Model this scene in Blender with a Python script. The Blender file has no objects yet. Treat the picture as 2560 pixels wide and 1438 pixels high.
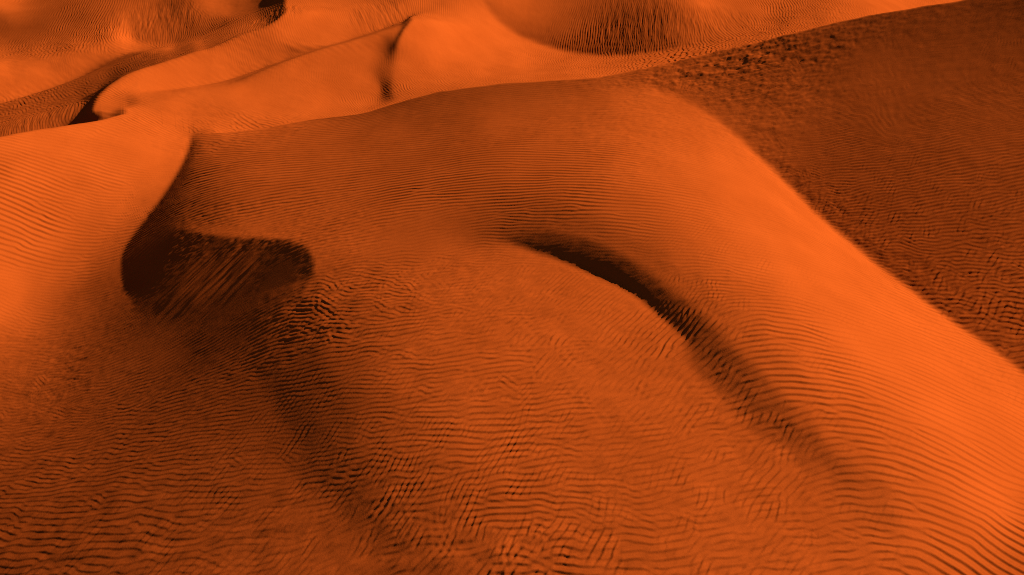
import bpy, math
import numpy as np

# ------------------------------------------------------------------ set-up
scene = bpy.context.scene
col = scene.collection
rng = np.random.default_rng(7)

CAM_H = 20.0                      # camera height above the mean sand level (m)
PITCH = math.radians(35.0)        # looking down
FOCAL = 1862.0 / 2560.0           # focal length / image width
SUN_EL, SUN_AZ = math.radians(25.0), math.radians(30.0)   # azimuth counter-clockwise from +X
CP, SP = math.cos(PITCH), math.sin(PITCH)

# ------------------------------------------------------------------ dune heights
# Dune shape fitted to a hand-drawn light-and-shade map: heights on a fan of rays that spreads away from the
# origin, stored as whole-number wavelet coefficients (a value n.5 stands for n zeros).
NEAR_SHAPE = (201, 417)           # rows, columns; fan rows 60 .. 1560
FAR_SHAPE = (173, 781)            # fan rows -260 .. 430
NEAR = [11303,5078,-2456,-9145,-11396,-6062,2162,8554,15482,22118,27726,33291,38634,42300,4355,-2248,-10831,-13155,-8427,-3183,3606,8285,10471,11352,14931,
18350,21647,25234,-17688,-24209,-23451,-14133,-6031,-397,4311,9342,10942,4971,-3776,-5039,-1528,1615,-38533,-34759,-27490,-18479,-8038,242,4653,7234,
10618,11028,3071,-8200,-13910,-10808,-42784,-36060,-27079,-17485,-7884,1458,6256,8247,9188,12382,9893,1613,-7470,-11592,-41214,-33518,-24262,-15572,
-7994,-1083,4343,7165,8961,9685,10635,7296,1519,2612,-38724,-31456,-23214,-15898,-9698,-4035,1548,5421,7615,8740,9898,9346,10907,15300,-345,-31,178,30,
-393,261,-20,-87,111,-18,-12,-14,-209,-341,146,-710,652,-186,11,20,183,-181,-105,98,-66,-250,-261,-311,-46,56,134,-72,-147,203,310,-159,-172,89,-256,
99,33,-29,-102,211,34,1,-358,389,78,101,-347,-221,370,29,12,-12,29,53,-91,143,-446,393,-85,252,-241,416,71,-4,48,-159,135,-31,-27,8,-139,500,-531,149,
418,67,14,2,13,8,16,38,-22,-153,501,-534,-60,-417,-325,280,-277,-797,-127,490,681,1263,1450,1103,1129,1308,774,1086,480,-1695,660,104,-341,-198,-719,
-1076,-2838,-670,349,-923,-1232,-1351,-41,568,-711,-65,-199,-784,257,992,400,718,-2530,62,345,25,-8,-54,-66,-137,71,121,351,-303,510,118,617,88,-1230,
20,-32,68,117,91,163,76,-34,44,-368,471,295,-122,310,-9,32,109,212,278,141,219,270,239,99,-557,-195,-486,-872,5,-73,469,-265,8,44,46,-121,188,-70,19,
15,27,-13,65,-270,-31,-78,-40,76,-97,399,-687,401,-114,11,-193,182,-41,-180,349,-30,-218,442,-361,155,83,-97,21,9,-18,30,-58,57,14,-40,247,399,-107,
-22,247,-826,-15,1,-11,45,-26,6,-13,-61,133,319,-162,62,-15,3,1,-2,-8,84,25,-3,8,-13,-3,150,-65,-1,-122,-15,2,-1,16,-44,14,22,-68,10,13,8,7,-5,-3,1,-4,
5,1,-1,-3,0,1,0,-11,-77,-120,-17,6,7,-21,57,31,5,0,-19,12,7,10,-11,0,-4,9,-4,-6,0,11,-4,-7,2,1,-70,-125,-17,19,-8,96,-344,228,-11,-1,-20,7,3,16,-4,-9,
45,-33,-32,42,-6,-10,5,12,-13,-26,-67,-142,-42,34,-5,-146,87,23,-8,-9,-7,1,-13,25,-5,-15,10,5,26,-77,-17,41,-6,11,-17,0,-59,-138,-15,-56,33,-74,14,17,
-14,13,3,-1,2,-14,-4,1,3,-16,16,64,-43,-70,16,29,-1,-5,-84,-55,-33,-10,14,-4,9,-2,-34,80,-56,-2,4,4,-26,-4,21,4,-13,39,-25,38,-18,-69,44,-21,-70,53,2,
-5,9,-4,-8,10,-1,-6,4,-2,4,-15,20,1,-103,76,-26,82,-26,-2,10,27,-81,-14,-48,101,14,0,-1,0,2,5,-23,-1,4,12,-7,1,-6,13,22,-133,41,10,9,-27,31,-54,95,-64,
-159,127,19,-1,0,2,-3,3,7,-15,14,9,4,-6,-7,8,15,-89,38,35,-20,-22,31,-32,60,-65,57,140,18,-1,3,0,-1,-2,22,-53,29,2,12,-14,4,-1,1,21,-86,38,6,-19,27,28,
-44,-22,49,150,19,2,0,1,3.5,19,-40,27,-4,-5,3,-4,-1,9,-7,-22,-15,42,29,47,-133,17,-3,148,20,1,3.5,3,-1,-1,11,-16,10,8,-9,1,3,-4,4,6,-39,26,42,-28,-44,
7,-50,142,20,1,2.5,1,1,2.5,-3,-3,0,7,-5,2,0,1,1,-13,-4,28,19,-50,-9,2,-88,-89,-87,-94,-111,-115,-126,133,139,144,75,40,20,-4,-30,-9,-33,-79,-108,-113,
-137,-159,-170,-156,-163,-158,-133,-149,-18,-24,-25,-12,57,229,-249,-158,-112,-55,-80,93,209,314,313,357,584,566,326,264,307,343,256,277,307,191,175,
31,120,179,272,73,-408,125,137,182,165,99,-70,-188,-292,-245,-149,-206,-576,-69,378,30,-87,-96,-132,-150,-124,-120,7,-79,-144,-366,-203,192,85,-64,
-312,-264,-137,60,170,77,-58,-29,27,114,232,-860,-124,392,111,37,31,-8,-28,277,-5,-50,183,122,61,42,-76,142,341,108,-73,-110,217,303,83,37,48,31,214,
355,-884,-178,225,11,23,24,-138,60,64,6,-43,-116,-104,22,78,-107,-31,25,65,-50,-556,-7,79,-32,-26,-48,-6,221,305,-673,103,25,-15,-7,-39,-30,-17,18,57,
36,-33,-45,-20,-24,-12,-15,5,94,108,-198,99,15,53,14,-18,26,233,-87,-150,170,18,24,26,7,-16,-27,-12,-3,12,15,33,-7,13,16,2,9,64,-4,38,-22,12,21,-46,
-31,35,105,-467,13,3,-11,-6,11,14,8,6,2,18,-10,20,24,12,10,13,27,-35,8,23,-11,-14,57,76,47,21,155,-16,-16,2,7,0,2,7,11,1,-9,23,6,-4,1,-7,-23,-1,32,-39,
-31,103,17,-8,-71,-70,-47,-28,14,17,3,-2,3,0,-3,5,10,-11,-56,-34,-37,-19,-10,6,-6,4,31,28,-83,-23,-15,17,29,36,24,-23,-23,-8,11,24,40,47,44,57,62,70,
58,80,74,73,62,55,27,-16,-80,9,65,44,-40,-125,-176,-199,123,102,47,-13,-72,-132,-171,-197,-227,-217,-210,-215,-248,-259,-254,-224,-191,-105,60,179,-35,
-198,-72,315,563,747,836,0,1,0,-4,16,-41,4,4,-3,-3,5,-1,4,4,-2,3,-5,4,-1,1,-3,1,1,-1,0,3,2,-4,-1,2,-32,166,64,-14,6,-1,-17,11,-16,15,-9,-16,30,-18,2,
-7,12,-3,-5,-4,23,-16,5,-8,30,-3,75,18,-57,8,-7,5,2,-8,10,-1,-7,-2,57,-150,147,-43,-14,10,-2,-2,-6,19,-5,12,2,-16,49,-97,36,-17,6,-7,0,-1,19,-31,14,-6,
0,-45,175,-246,161,-37,-15,8,5,-4,27,-74,22,-6,-1,18,6,-41,72,-2,-7,5,-34,54,-17,-1,-1,2,-20,0,109,-224,155,-43,5,7,14,11,-11,10,-5,-7,1,-1,5,10,2,-2,
-19,64,-157,146,-34,-3,11,-11,-3,-3,31,-17,-9,-17,-5,3,-2,-1,-1,5,-3,-5,-1,-3,1,1,-1,-5,1,-91,270,-37,-8,3,-2,3,-24,159,-351,144,5.5,-1,3,4,9,8,1,2,3,
0,1,-8,-95,113,2,-6,11,3,-12,0,-10,-108,2.5,-1,0,1,-1,1,-4,-1,0,-5,1,-1,0,-2,5,24,-116,85,3,-9,-3,8,8,1,-18,0,-1,1,-1,2.5,-1,2,-3,8,-4,1,-3,3,0,-5,3,
18,-72,86,-19,9,-2,0,3,1,1,0,-1,2.5,-1,1,-1,-2,0,9,-6,1,-1,0,2,-7,5,-6,-8,13,-9,18,-6,0,1,2.5,1,2.5,1,0,-2,5,-10,5,2,-3,1,0,-1,3,-3,8,-19,11,2,-9,-3,1,
1,1,0,-1,2.5,-1,1,0,-3,5,-2,2,1,-2,1,1,-2,-6,6,13,-5,-19,15,3,-7,-1,-44,-5,7.5,1,0,-3,1,1,1,1,0,-5,1,1,4.5,2,-2,24.5,-3,-29,-43,-5,6.5,1,0,-2,1,2,-1,0,
3,0,-4,-1,1,1,1,2.5,1,-1,-1,23.5,-3,-24,-43,-5,5.5,2,-5,0,6,1,-16,8,2.5,1,0,-4,2,1,4.5,1,-1,-1,16.5,-1,5.5,-3,-22,-42,-5,2.5,1,3.5,-2,2,9,-20,66,-2,0,
-1,0,2,-2,-1,-1,0,1,3.5,1,-1,4.5,1,2.5,-2,2,1,-2,2,2.5,1,-2,-1,1,0,-2,7,-3,-4,-28,-44,-5,0,1,-1,2,-1,0,2,0,37,-99,44,-2,3.5,1,-1,-2,3,-3,1,0,2,-1,4.5,
-4,11,-3,-7,4,0,-1,1,-1,1,1,-2,3.5,1,-2,0,2,-2,-2,-30,-50,-4,3,-8,6,2,-1,-2,9,8,-60,46,4,0,-1,2.5,-1,0,-1,1,0,-1,0,4,-2,-2,4,-3,-2,1,3,0,5,-8,-8,10,0,
-4,2,1,-2,3.5,2,-2,-1,4,-9,1,-25,-58,-4,-1,-1,5,0,-3,2,12,-35,25,3,-4,5,-4,1,-1,5.5,-1,0,1,0,-1,3,-5,1,4,-1,-2,0,7,9,-17,-10,17,-2,-2,2,0,-1,1,2,-2,-1,
2,0,-4,-23,-62,-7,0,2,-3,-2,1,6,-38,30,-7,1,3,4,-3,-1,-1,1,7.5,4,-4,0,-1,0,5,-4,0,-3,0,-1,14,6,-38,5,15,-3,-1,1,4.5,2,1,-10,-22,-53,-9,5,4,-7,-5,3,5,
-8,8,3,0,-1,1,-1,3,3,-6,1,1,2.5,-2,2,-2,1,-2,2,-1,1,3,-2,0,-4,11,-8,-1,0,18,-5,-25,3,14,-1,-4,1,0,1,2.5,-6,-26,-48,2,-10,2,-4,0,5,-3,6,-7,2,3,-3,2,-1,
-4,-6,28,-9,1,-2,0,1,1,-4,-4,4,-1,-1,5,-5,3,-1,-1,8,-7,0,4,-3,-2,15,-3,-20,-3,16,-1,-1,1,0,-2,-2,-27,-23,-5,1,-1,3,-4,3,-1,6.5,-1,0,-9,42,-20,1,2.5,2,
-2,-1,7,-9,-2,6,2,-6,2,2,-5,5,-4,0,5,-3,0,-2,0,16,-3,-30,8,11,-3,0,-2,0,-30,4,1,0,-1,2,-3,3,3.5,1,-2,1,0,-1,0,1,1,-2,1,3.5,1,1,-4,7,2,-13,-4,18,-10,6,
-2,6,-8,3,7,-7,1,0,2,-2,0,15,-8,-21,19,-1,1,-4,-31,18,2,1,-3,2,-1,5.5,-1,0,2,-3,3,-2,-1,0,1,1,-2,1,0,-1,2.5,-1,8,6,-35,24,0,-3,4,-5,6,1,-5,2,3.5,1,-2,
3,17,-39,7,11,-7,-34,28,3,8.5,1,2.5,1,-3,3,-4,2,1,3.5,1,-1,5.5,-1,24,-52,33,-3,-5,0,4,-1,-2,2,-1,-2,0,1,-1,-2,-2,24,-17,-20,20,-43,38,4,12.5,3,-6,3,-4,
6,-2,1,0,1,-1,4.5,1,1,-3,23,-56,41,0,-3,4,-1,-2,4,-5,0,1,2,-2,-3,2,1,4,10,-52,-13,43,5,13.5,-2,0,1,2,-1,4,-4,9.5,-1,25,-31,23,-8,9,2,-6,3,-1,-1,1,4,-6,
-2,5,5,-9,0,25,-67,46,5,12.5,1,2,-8,5,-4,2,2,-3,-1,2,0,-1,2.5,1,0,-1,1,5,-9,-10,19,-5,5,-6,2,2,-4,3,2,-5,1,4,5,-11,2,-1,36,49,5,12.5,1,1,-5,1,0,6,2.5,
-1,1,0,-1,5.5,2,-1,8,-13,-6,17,-3,3,-3,4,-6,4,0,-1,1,4,-1,-7,0,4,17,51,6,13.5,4,-4,-3,3,1,2.5,-1,2,0,-1,0,1,-1,3.5,-1,2,2,-8,-5,9,-1,-3,4,-4,1,2,-1,2,
3,-8,-2,1,1,11,53,6,13.5,1,0,-1,-2,1,3,-3,0,1,0,-1,0,1,-1,2.5,-1,0,3,-3,3,-2,-8,15,-7,4,-5,2,4,-2,6,-4,-7,1,1,2.5,54,6,15.5,5,-8,1,3,0,-2,2,0,-1,2.5,
-1,4.5,1,-2,-1,5,0,-7,1,3,1,0,2,-1,8,-15,-1,1,1,1,-9,55,6,11.5,1,-1,0,1,1,-1,-1,0,2,1,12.5,1,1,-2,5,-10,-1,8,0,2,-2,9,-17,2,0,1,0,-16,54,6,16.5,1,2,-5,
1,6,-4,0,2,-2,2.5,-1,7.5,1,0,-3,-6,10,-2,6,-3,-1,-4,3.5,-2,-22,52,6,18.5,-1,5.5,-1,9.5,1,0,-2,-2,2,4,-2,6,-5,-1,-1,2.5,1,-3,-28,52,6,22.5,1,12.5,-1,-1,
1,1,1,1,2,-4,-2,2.5,1,1,-4,-34,51,6,34.5,-1,0,1,1,0,2,1,-1,-3,4.5,1,-3,-37,-25,-24,-23,-22,-23,-24,-26,-29,-31,-30,-31,-39,-33,-17,-3,-2,4,4,3,9,12,11,
15,16,15,11,17,16,13,10,8,6,5,0,-7,-11,-16,-17,-16,-19,-21,-19,-22,-26,-28,-29,-29,-26,-27,-33,-38,-43,-44,-4,-4,-4,-4,-4,-5,-5,-6,-3,-8,-10,22,39,22,
26,35,31,30,17,4,3,3,3,2,2,2,-4,-6,-3,-4,-2,-3,-5,-5,-7,-7,-6,-5,-9,-13,-12,-13,-13,-13,-13,-14,-15,-15,-15,-11,-8,-7,-7,0,-2,-2,-1,-2,0,-1,-1,-11,2,4,
0,-11,-69,-86,-102,-94,-74,-51,-19,-6,-2,-9,-9,-9,-10,-13,-13,-15,-10,-16,-25,-31,-17,3,6,9,11,15,30,41,45,49,55,57,70,79,69,58,37,25,19,6,1,1,-2,-7,
-6,-3,-4,0,6,16,23,8,-31,1,-10,6,13,19,17,7,1,4,18,19,22,38,62,72,75,72,87,123,145,114,51,19,5,-16,-21,-29,-47,-49,-58,-66,-67,-62,-64,-46,-37,-16,-5,
-2,10,-3,-2,8,26,23,18,32,30,32,4,-8,-71,19,-6,1,4,7,4,11,15,17,12,-2,-8,-12,-25,-51,-64,-72,-66,-61,-53,-63,-151,-105,38,7,-5,1,5,13,6,-1,-1,0,-3,-7,
-14,-16,-20,-11,-4,-8,-2,0,-9,-16,5,4,-1,-7,-10,0,-60,55,10,21,12,11,15,12,7,1,-3,-5,-6,-8,-10,-8,6,21,23,19,16,9,16,22,52,-93,-95,141,49,3,-3,-3,-1,3,
1,2.5,3,4,6,3,-7,-5,28,30,29,24,0,-5,-20,-22,-40,-14,45,6,-24,-43,-15,-8,-5,-9,-11,-13,-15,-16,-14,-7,0,5,6,3,-1,-6,-7,-3,-4,2,6,9,89,-161,-192,126,31,
6,10,7,7,11,11,1,2.5,-6,-2,-5,-38,-36,-43,-26,-1,-16,-34,-8,24,15,-2,2,11,87,61,-39,-65,-35,-23,-14,-2,11,23,22,19,16,7,-8,-7,-2,1,-1,3,1,0,13,4,33,
126,-199,-152,132,34,2,0,-6,-7,-2,4,-1,3,0,4,21,32,51,-24,-34,0,19,12,3,-3,-2,-8,-12,-25,-47,-31,85,84,22,31,28,19,5,5,1,-12,-16,-1,6,-4,-1,2,-4,1,3,
-4,-2,1,1,47,132,-204,-175,117,23,0,3,1,2.5,-5,-2,-1,16,-22,-39,5,8,14,6,2,1,9,6,15,21,16,10,6,-13,-36,21,4,-12,-19,-14,-18,-27,3,82,91,8,-1,12,1,6,0,
1,3,2,1,5,5,4,49,137,-160,-121,105,11,0,2,3,5,5,3,-41,-13,5,11,15,4,3,4,3,-3,-7,-13,-19,-22,-16,-6,19,19,-36,-22,-9,-3,-5,2,21,5,-6,-152,-91,125,27,
-15,5,6,1,-4,-1,-1,0,-4,-1,-1,2,40,114,-209,-28,62,-5,-2,-2,-4,-1,17,13,7,-3,-8,-4,-4,-6,-8,-8,-4,-2,3,14,16,11,-2,-6,9,9,6,6,8,5,0,5,9,21,58,-96,-147,
98,-15,0,-2,1,1,-3,-7,-3,-2,3,4,2,3,53,70,-180,65,8,2.5,-3,2,-1,-5,-3,-2,-4,-4,-2,0,3,6,8,7,0,-4,-5,-7,-4,-5,-3,0,-1,-3,-2,-1,-2,-3,0,1,17,75,-98,29,
-12,-8,-2,-3,0,6,2,5,0,-3,-1,0,3,5,80,-83,-15,34,1,2,-4,-3,-1,2.5,1,2,3,3,2,1,-1,-4,-3,-2,-2,1,2,1,-3,-3,-2,0,-1,-1,0,1,1,1,2,-3,32,-47,13,12,11,7,7,4,
2,-4,-4,-1,0,1,1,0,-2,28,15,-88,47,-12,1,1,0,1,2,1,1,2.5,-1,-3,-3,-2,-1,2.5,1,2,2,5,1,2,2,1,1,1,1,1,0,-1,0,2,34,-1,5,-4,-4,-11,-3,1,1,2,2,2,0,-3,-5,-4,
1,2,50,-94,86,1,2,2,1,3.5,-1,-1,-1,0,1,1,1,4.5,-1,0,3,0,-3,2.5,1,2.5,-1,2,2,-2,-15,-6,-8,13,-3,12,0,-4,0,3,0,-3,-6,-5,2,2,-3,1,-3,48,-93,1,8.5,1,1,3.5,
2,2,2,0,1,-2,0,1,3,1,0,-1,0,1,1,-1,-2,1,8,8,-7,-8,15,-7,0,3,-1,-8,-5,-1,3,6,4,6,7,3,2,2,24,4.5,-1,-1,0,1,1,1,4.5,-1,-2,-3,0,1,2,-2,-1,-1,1,1,2,3.5,1,3,
1,-2,-3,5,-6,-10,16,0,2,2,5,3,4,4,3,3,2,-2,-1,16.5,1,2,3,3,1,2,2,3.5,-2,-3,-4,-2,-1,-1,-1,-2,-3,-2,0,3,3,-7,-21,19,2,-8,0,3,0,-2,-1,-1,-4,-2,-2,-3,-3,
-3,-1,-1,-1,8.5,1,1,2.5,-2,-3,-3,-5,-1,1,2,2,2,2,4,3,2,1,2.5,1,2,2,-1,0,1,4,-22,0,17,4,-3,2.5,-4,-8,-4,-5,-3,-1,0,1,12.5,-1,-1,-1,0,2,4,3,-3,2,0,-3,-2,
1,-1,-2,-1,2.5,1,1,0,-1,-1,1,5,4,7,-11,-9,2,4,3,1,4,6,-1,0,1,1,1,1,1,2,2,2,0,-1,-1,6.5,1,2,2,0,-3,-2,1,-8,-6,0,-4,-6,-2,-1,-1,-1,2.5,-1,-1,-1,1,1,-1,0,
2,7,-1,-8,-6,-5,-2,0,-5,3,4,3,2,1,1,1,4.5,1,2,2,1,1,1,1,1,2.5,-1,-1,2,3,2,3,2,1,5,4,1,1,1,1,1,0,1,1,2,2.5,1,2,-2,-8,-10,-6,-4,-4,-5,-4,5,3,1,4.5,-1,-1,
-1,6.5,1,1,1,1,1,1,2,3,2,2.5,2,2,2.5,2,3,3,3,3,3,3,2,2,1,1,0,-1,-5,-6,0,8,9,8,9,9,6,-1,-5,-5,-5,-6,-7,-7,-13,-12,-10,-8,-6,-4,-1,1,3,6,8,10,12,13,15,
16,17,17,17,17,17,17,19,19,19,19,20,20,19,17,16,15,13,10,5,0,-7,-10,-5,3,10,14,16,11,-3,-21,-33,-42,-50,-57,-65,-69,-70,8.5,-1,2,-2,1,-1,1,-1,0,-1,0,
-1,1,5.5,-1,33.5,-1,3,-2,-1,2,5,-3,2,-1,1,8.5,2,-2,1,31.5,2,-4,0,-1,4,-31,5,0,-1,1,0,2,6.5,-1,1,-1,4.5,-1,1,2.5,-1,0,-1,4.5,1,-2,1,2.5,-1,2.5,1,7.5,1,
-2,2,-9,-34,18,-6,0,1,-2,1,-1,5.5,-1,1,1,-1,1,-2,3,-5,2,1,-2,2,-1,-1,1,-1,0,1,2.5,1,-3,1,1,-4,2,-1,-1,2.5,-1,3,-4,1,2.5,4,-14,32,60,-3,1,-2,2,-2,1,6.5,
1,-1,4.5,-6,7,4,-19,21,-6,-3,3,-1,0,1,-1,4.5,-1,0,1,-3,1,0,-1,1,1,-3,5,-5,7,-7,-4,20,48,-23,0,1,-1,12.5,2,-1,1,2,-2,2,-9,39,-62,42,-10,-4,2,-1,2.5,1,
-1,1,2.5,-1,1,-1,0,-1,3.5,1,3,0,-6,4,41,-17,11,-8,4,0,1,-1,9.5,1,-1,2.5,-1,1,-1,2,-2,-16,58,-97,77,-20,-3,3,5.5,-1,0,1,-3,4,0,1,-2,1,-2,0,-6,3,-2,-6,0,
3,-7,9,-2,-6,1,1,13.5,-1,0,-1,0,3,-4,-18,77,-100,67,-19,-3,3,4.5,1,-2,3,-2,-1,0,9,-14,4,1,2,-2,4,1,3.5,1,-1,-8,28,-27,3,3.5,-1,2,2.5,-1,2,-1,0,1,3.5,1,
-1,1,2,-5,-13,64,-93,62,-17,-4,3,7.5,-5,4,-2,4.5,-1,1,4.5,-1,2,3,7,-5,1,2.5,2,2.5,-10,15,-4,-4,4,-3,2.5,-1,5.5,1,-4,-13,64,-107,73,-18,-2,1,2.5,-1,1,1,
1,-1,1,2.5,-1,3.5,1,4.5,-1,2,-10,5,3.5,-1,-1,3,-8,21,-36,26,5,-17,9,-2,8.5,1,-3,-13,54,-71,45,-13,3,5.5,1,-2,1,9.5,1,3.5,1,-1,5.5,1,-1,-8,34,-53,49,
-17,10,-2,9.5,2,-6,5,-7,34,-16,2.5,2,2.5,-1,1,10.5,-1,1,-1,1,9.5,1,-2,-12,58,-41,11,-4,6.5,1,4.5,1,-14,73,-99,33,-8,15.5,1,0,1,0,-1,10.5,2,-10,55,-46,
20,-4,-1,0,1,-1,1,-1,5.5,1,-8,18,-79,73,-15,15.5,-1,2.5,1,-1,0,1,9.5,-9,38,-9,22,-6,-2,1,0,-1,1,8.5,-12,6,48,15.5,2,5.5,-1,9.5,1,-4,-4,-3,20,-3,0,-2,0,
1,3.5,-1,0,1,2.5,3,-19,52,15.5,-1,-1,2.5,-1,12.5,-1,11,-5,-1,20,-4,0,1,-1,5.5,-1,1,2.5,2,-6,19.5,2,13.5,-3,13,-4,2,19,-7,-1,6.5,1,-1,38.5,-2,10,-2,-4,
15,-6,0,1,4.5,-1,1,39.5,-1,2,-1,-5,7,-2,-1,1,2.5,-1,3,-1,23.5,-1,2.5,-1,1,13.5,-2,2,-1,1,-1,3.5,1,-3,1,23.5,1,-1,0,1,-1,14.5,-1,1,-1,1,0,-1,1,-1,1,
24.5,-1,1,19.5,1,-1,-1,1,-2,1,48.5,1,0,1,59.5,-18,-1,21.5,-1,10.5,-1,67.5,-1,-12,-18,-1,100.5,-1,-11,-18,-1,100.5,-1,-10,-18,-1,100.5,-1,-9,-17,-1,
14.5,1,-1,6.5,-1,0,1,76.5,-9,-17,-1,14.5,-2,1,4.5,1,4,-10,4,1,76.5,-10,-17,-1,19.5,1,1,-1,14,52.5,-1,24.5,-1,-12,-18,-1,18.5,1,-2,16,-40,16,2,-1,37.5,
1,-1,36.5,-1,-13,-18,-1,18.5,1,7,-22,14,4,-1,35.5,-1,1,39.5,-1,-12,-19,-1,15.5,1,-1,-1,5,-6,0,1,2,-1,35.5,-1,1,4.5,-2,0,1,27.5,1,-1,4.5,-11,-20,-1,5.5,
-1,0,1,7.5,1,-2,3,0,-8,4,1,-1,1,41.5,2,-1,-3,1,1,27.5,-1,3.5,-11,-22,-1,6.5,1,7.5,1,-1,3,-4,-3,4,0,1,-1,37.5,-1,6.5,3,-2,-3,1,2,25.5,-1,3.5,-10,-24,-1,
11.5,-1,0,1,-1,4,-7,0,3,2.5,1,-1,44.5,-1,2,2,-2,-4,0,3,-1,25.5,-1,-11,-26,-1,10.5,-1,1,-1,0,2,-8,4,1,3.5,1,-1,43.5,1,-1,2.5,1,3,-2,-7,2,3,-1,21.5,-1,
2.5,-10,-27,-1,8.5,1,-1,0,1,-2,1,6,-14,3,5.5,2,37.5,-1,5.5,1,-1,4.5,1,4,-5,-6,4,2,-1,19.5,-1,2.5,-11,-25,-2,5.5,1,-1,6.5,1,5,-11,3,7.5,1,35.5,-1,5.5,1,
6.5,-1,3,2,-6,-3,3,2,-1,19.5,-1,-11,-23,-1,5.5,1,-2,2,-1,5.5,2,-7,4,2.5,1,11.5,-1,35.5,1,-1,6.5,-1,3,1,-4,-5,3,2,-1,18.5,-11,-22,-2,2.5,1,-1,11.5,2,
12.5,-1,0,-1,4,-3,1,21.5,-1,11.5,1,-1,9.5,2,2,-6,-2,2,2,-1,15.5,-1,-11,-20,-1,0,1,0,-1,0,1,-1,8.5,1,-3,1,13.5,-3,5,-5,23.5,1,-1,20.5,-1,3,1,-3,-5,2,2,
-1,13.5,-1,-11,-16,-1,17.5,-1,14.5,-9,14,-3,13.5,1,-1,1,6.5,1,24.5,2,3,-5,-5,5,1,-1,11.5,-1,-11,-9,-1,32.5,-5,13,-3,12.5,-1,2,0,-2,-1,1,12.5,-1,17.5,
-1,3,2,-7,-2,5,11.5,-1,-12,-3,33.5,1,13.5,1,3.5,1,0,-1,-2,0,1,0,1,10.5,-1,16.5,-1,4,0,-8,1,4,-1,8.5,-1,-12,2,53.5,1,1,-1,-3,0,2,1,0,-1,0,2,-1,3.5,1,-1,
3.5,1,15.5,4,-1,-8,3,3,-1,6.5,-1,-13,5,56.5,2,0,-5,0,3,1,-2,1,0,-1,6.5,1,1,-1,14.5,-1,0,5,-4,-6,7,-1,5.5,-1,-13,7,35.5,1,-1,21.5,3,-1,-9,7,2.5,-1,7.5,
1,1,-1,16.5,-1,4,2,-12,7,1,4.5,-1,-14,10,1,29.5,1,-1,27.5,1,5,-16,9,1,0,-2,1,5.5,1,21.5,7,-12,1,5,-1,2.5,-1,-15,12,1,29.5,1,29.5,-1,9,-19,8,1,2,-4,3,
-1,25.5,-1,6,-3,-9,8,-1,0,-1,-16,14,1,34.5,1,25.5,-1,9,-17,9,0,1,0,-1,26.5,-1,2,3,-13,7,0,-1,-17,16,1,28.5,-1,5.5,1,-1,25.5,-1,8,-17,7,2,1,-2,29.5,7,
-13,4,0,-18,17,1,33.5,-1,29.5,5,-5,1,2,1,-2,0,2,-1,25.5,-1,9,-12,0,-14,18,1,29.5,-1,32.5,1,1,-6,1,0,3,0,-2,3,-1,0,1,24.5,-1,7,-8,-19,19,1,30.5,-1,32.5,
2,-4,1,0,-1,3,0,-1,1,0,1,-1,19.5,-1,4.5,-1,4,1,19,1,30.5,-1,31.5,1,-1,2,-4,2.5,-1,3,0,-1,0,1,20.5,-1,5.5,1,11,20,1,31.5,-1,33.5,2,-3,0,1,-1,3,0,-1,1,
20.5,-1,6.5,10,20,1,35.5,-1,1,29.5,1,-3,0,1,-1,2,0,-2,1,1,-1,0,1,22.5,8,21,1,67.5,1,-2,3.5,1,1,-2,1,2.5,1,22.5,6,21,1,67.5,-1,1,-2,4.5,1,-1,25.5,4,21,
1,67.5,-1,0,1,-1,1,-1,-1,2,0,-1,24.5,2,22,1,70.5,1,-1,1,-1,0,2,0,-1,24.5,22,1,74.5,-1,6.5,-1,9.5,-1,9.5,-2,22,1,34.5,-1,54.5,1,0,-1,9.5,-4,23,1,72.5,
-1,16.5,2,-1,-1,9.5,-5,23,1,76.5,-1,3.5,1,8.5,1,-1,-1,9.5,-6,22,1,79.5,-1,1,9.5,-1,10.5,-8,22,1,101.5,-9,22,1,81.5,1,18.5,-1,-10,22,1,100.5,-1,-12,21,
1,100.5,-1,-13,21,1,100.5,-1,-14,21,1,100.5,-1,-15,21,1,100.5,-1,-15,-10,-10,-10,-9,-9,-9,-9,-9,-9,-9,-9,-10,-10,-11,-11,-12,-12,-12,-12,-12,-12,-12,
-13,-11,-9,-8,-6,-6,-6,-5,1,8,12,8,3,1,1,2,3,4,5,5,5,6,6,7,7,7,7,6,6,6,7,7,6,6,5,4,4,4,3,3,2,1,2.5,-1,-2,-3,-4,-5,-6,-6,-7,-7,-6,-7,-8,-7,-7,-8,-8,-8,
-8,-9,-9,-10,-10,-10,-11,-11,-11,-10,-10,-10,-10,-11,-12,-13,-14,-15,-16,-17,-18,-18,-1,-1,0,-1,6.5,-1,-1,-1,-1,-1,-1,-1,-1,-1,0,-2,-1,0,-1,-2,-2,2,3,
0,-6,-5,-3,-3,-3,-1,17.5,1,1,1,1,1,1,1,4.5,1,1,1,8.5,-1,-1,3.5,-1,-1,-1,-1,-1,-1,-1,-1,-1,-1,-1,-1,-2,-2,-1,-1,-1,-1,-1,-1,-1,-1,-1,-1,-1,-1,21.5,-1,0,
3,8,9,6,3,3,3,3,2,2,3,2,1,1,1,14.5,-1,9.5,-1,-1,-1,-1,4.5,-1,-1,-1,4.5,-1,-1,12.5,1,1,30.5,-1,-1,0,2,2,-1,-5,-5,-3,0,1,1,1,1,1,1,1,1,1,7.5,1,1,1,4.5,1,
2.5,-1,25.5,-1,-1,-1,0,-1,-1,-1,-1,-1,-1,-1,-2,-2,-2,-1,-1,26.5,-2,0,2,0,-1,-3,-2,4,7,3,1,1,2,2,2,0,-1,-2,-2,-2,-1,6.5,-1,-1,-1,-2,-1,-1,-1,-1,-1,0,-1,
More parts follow.
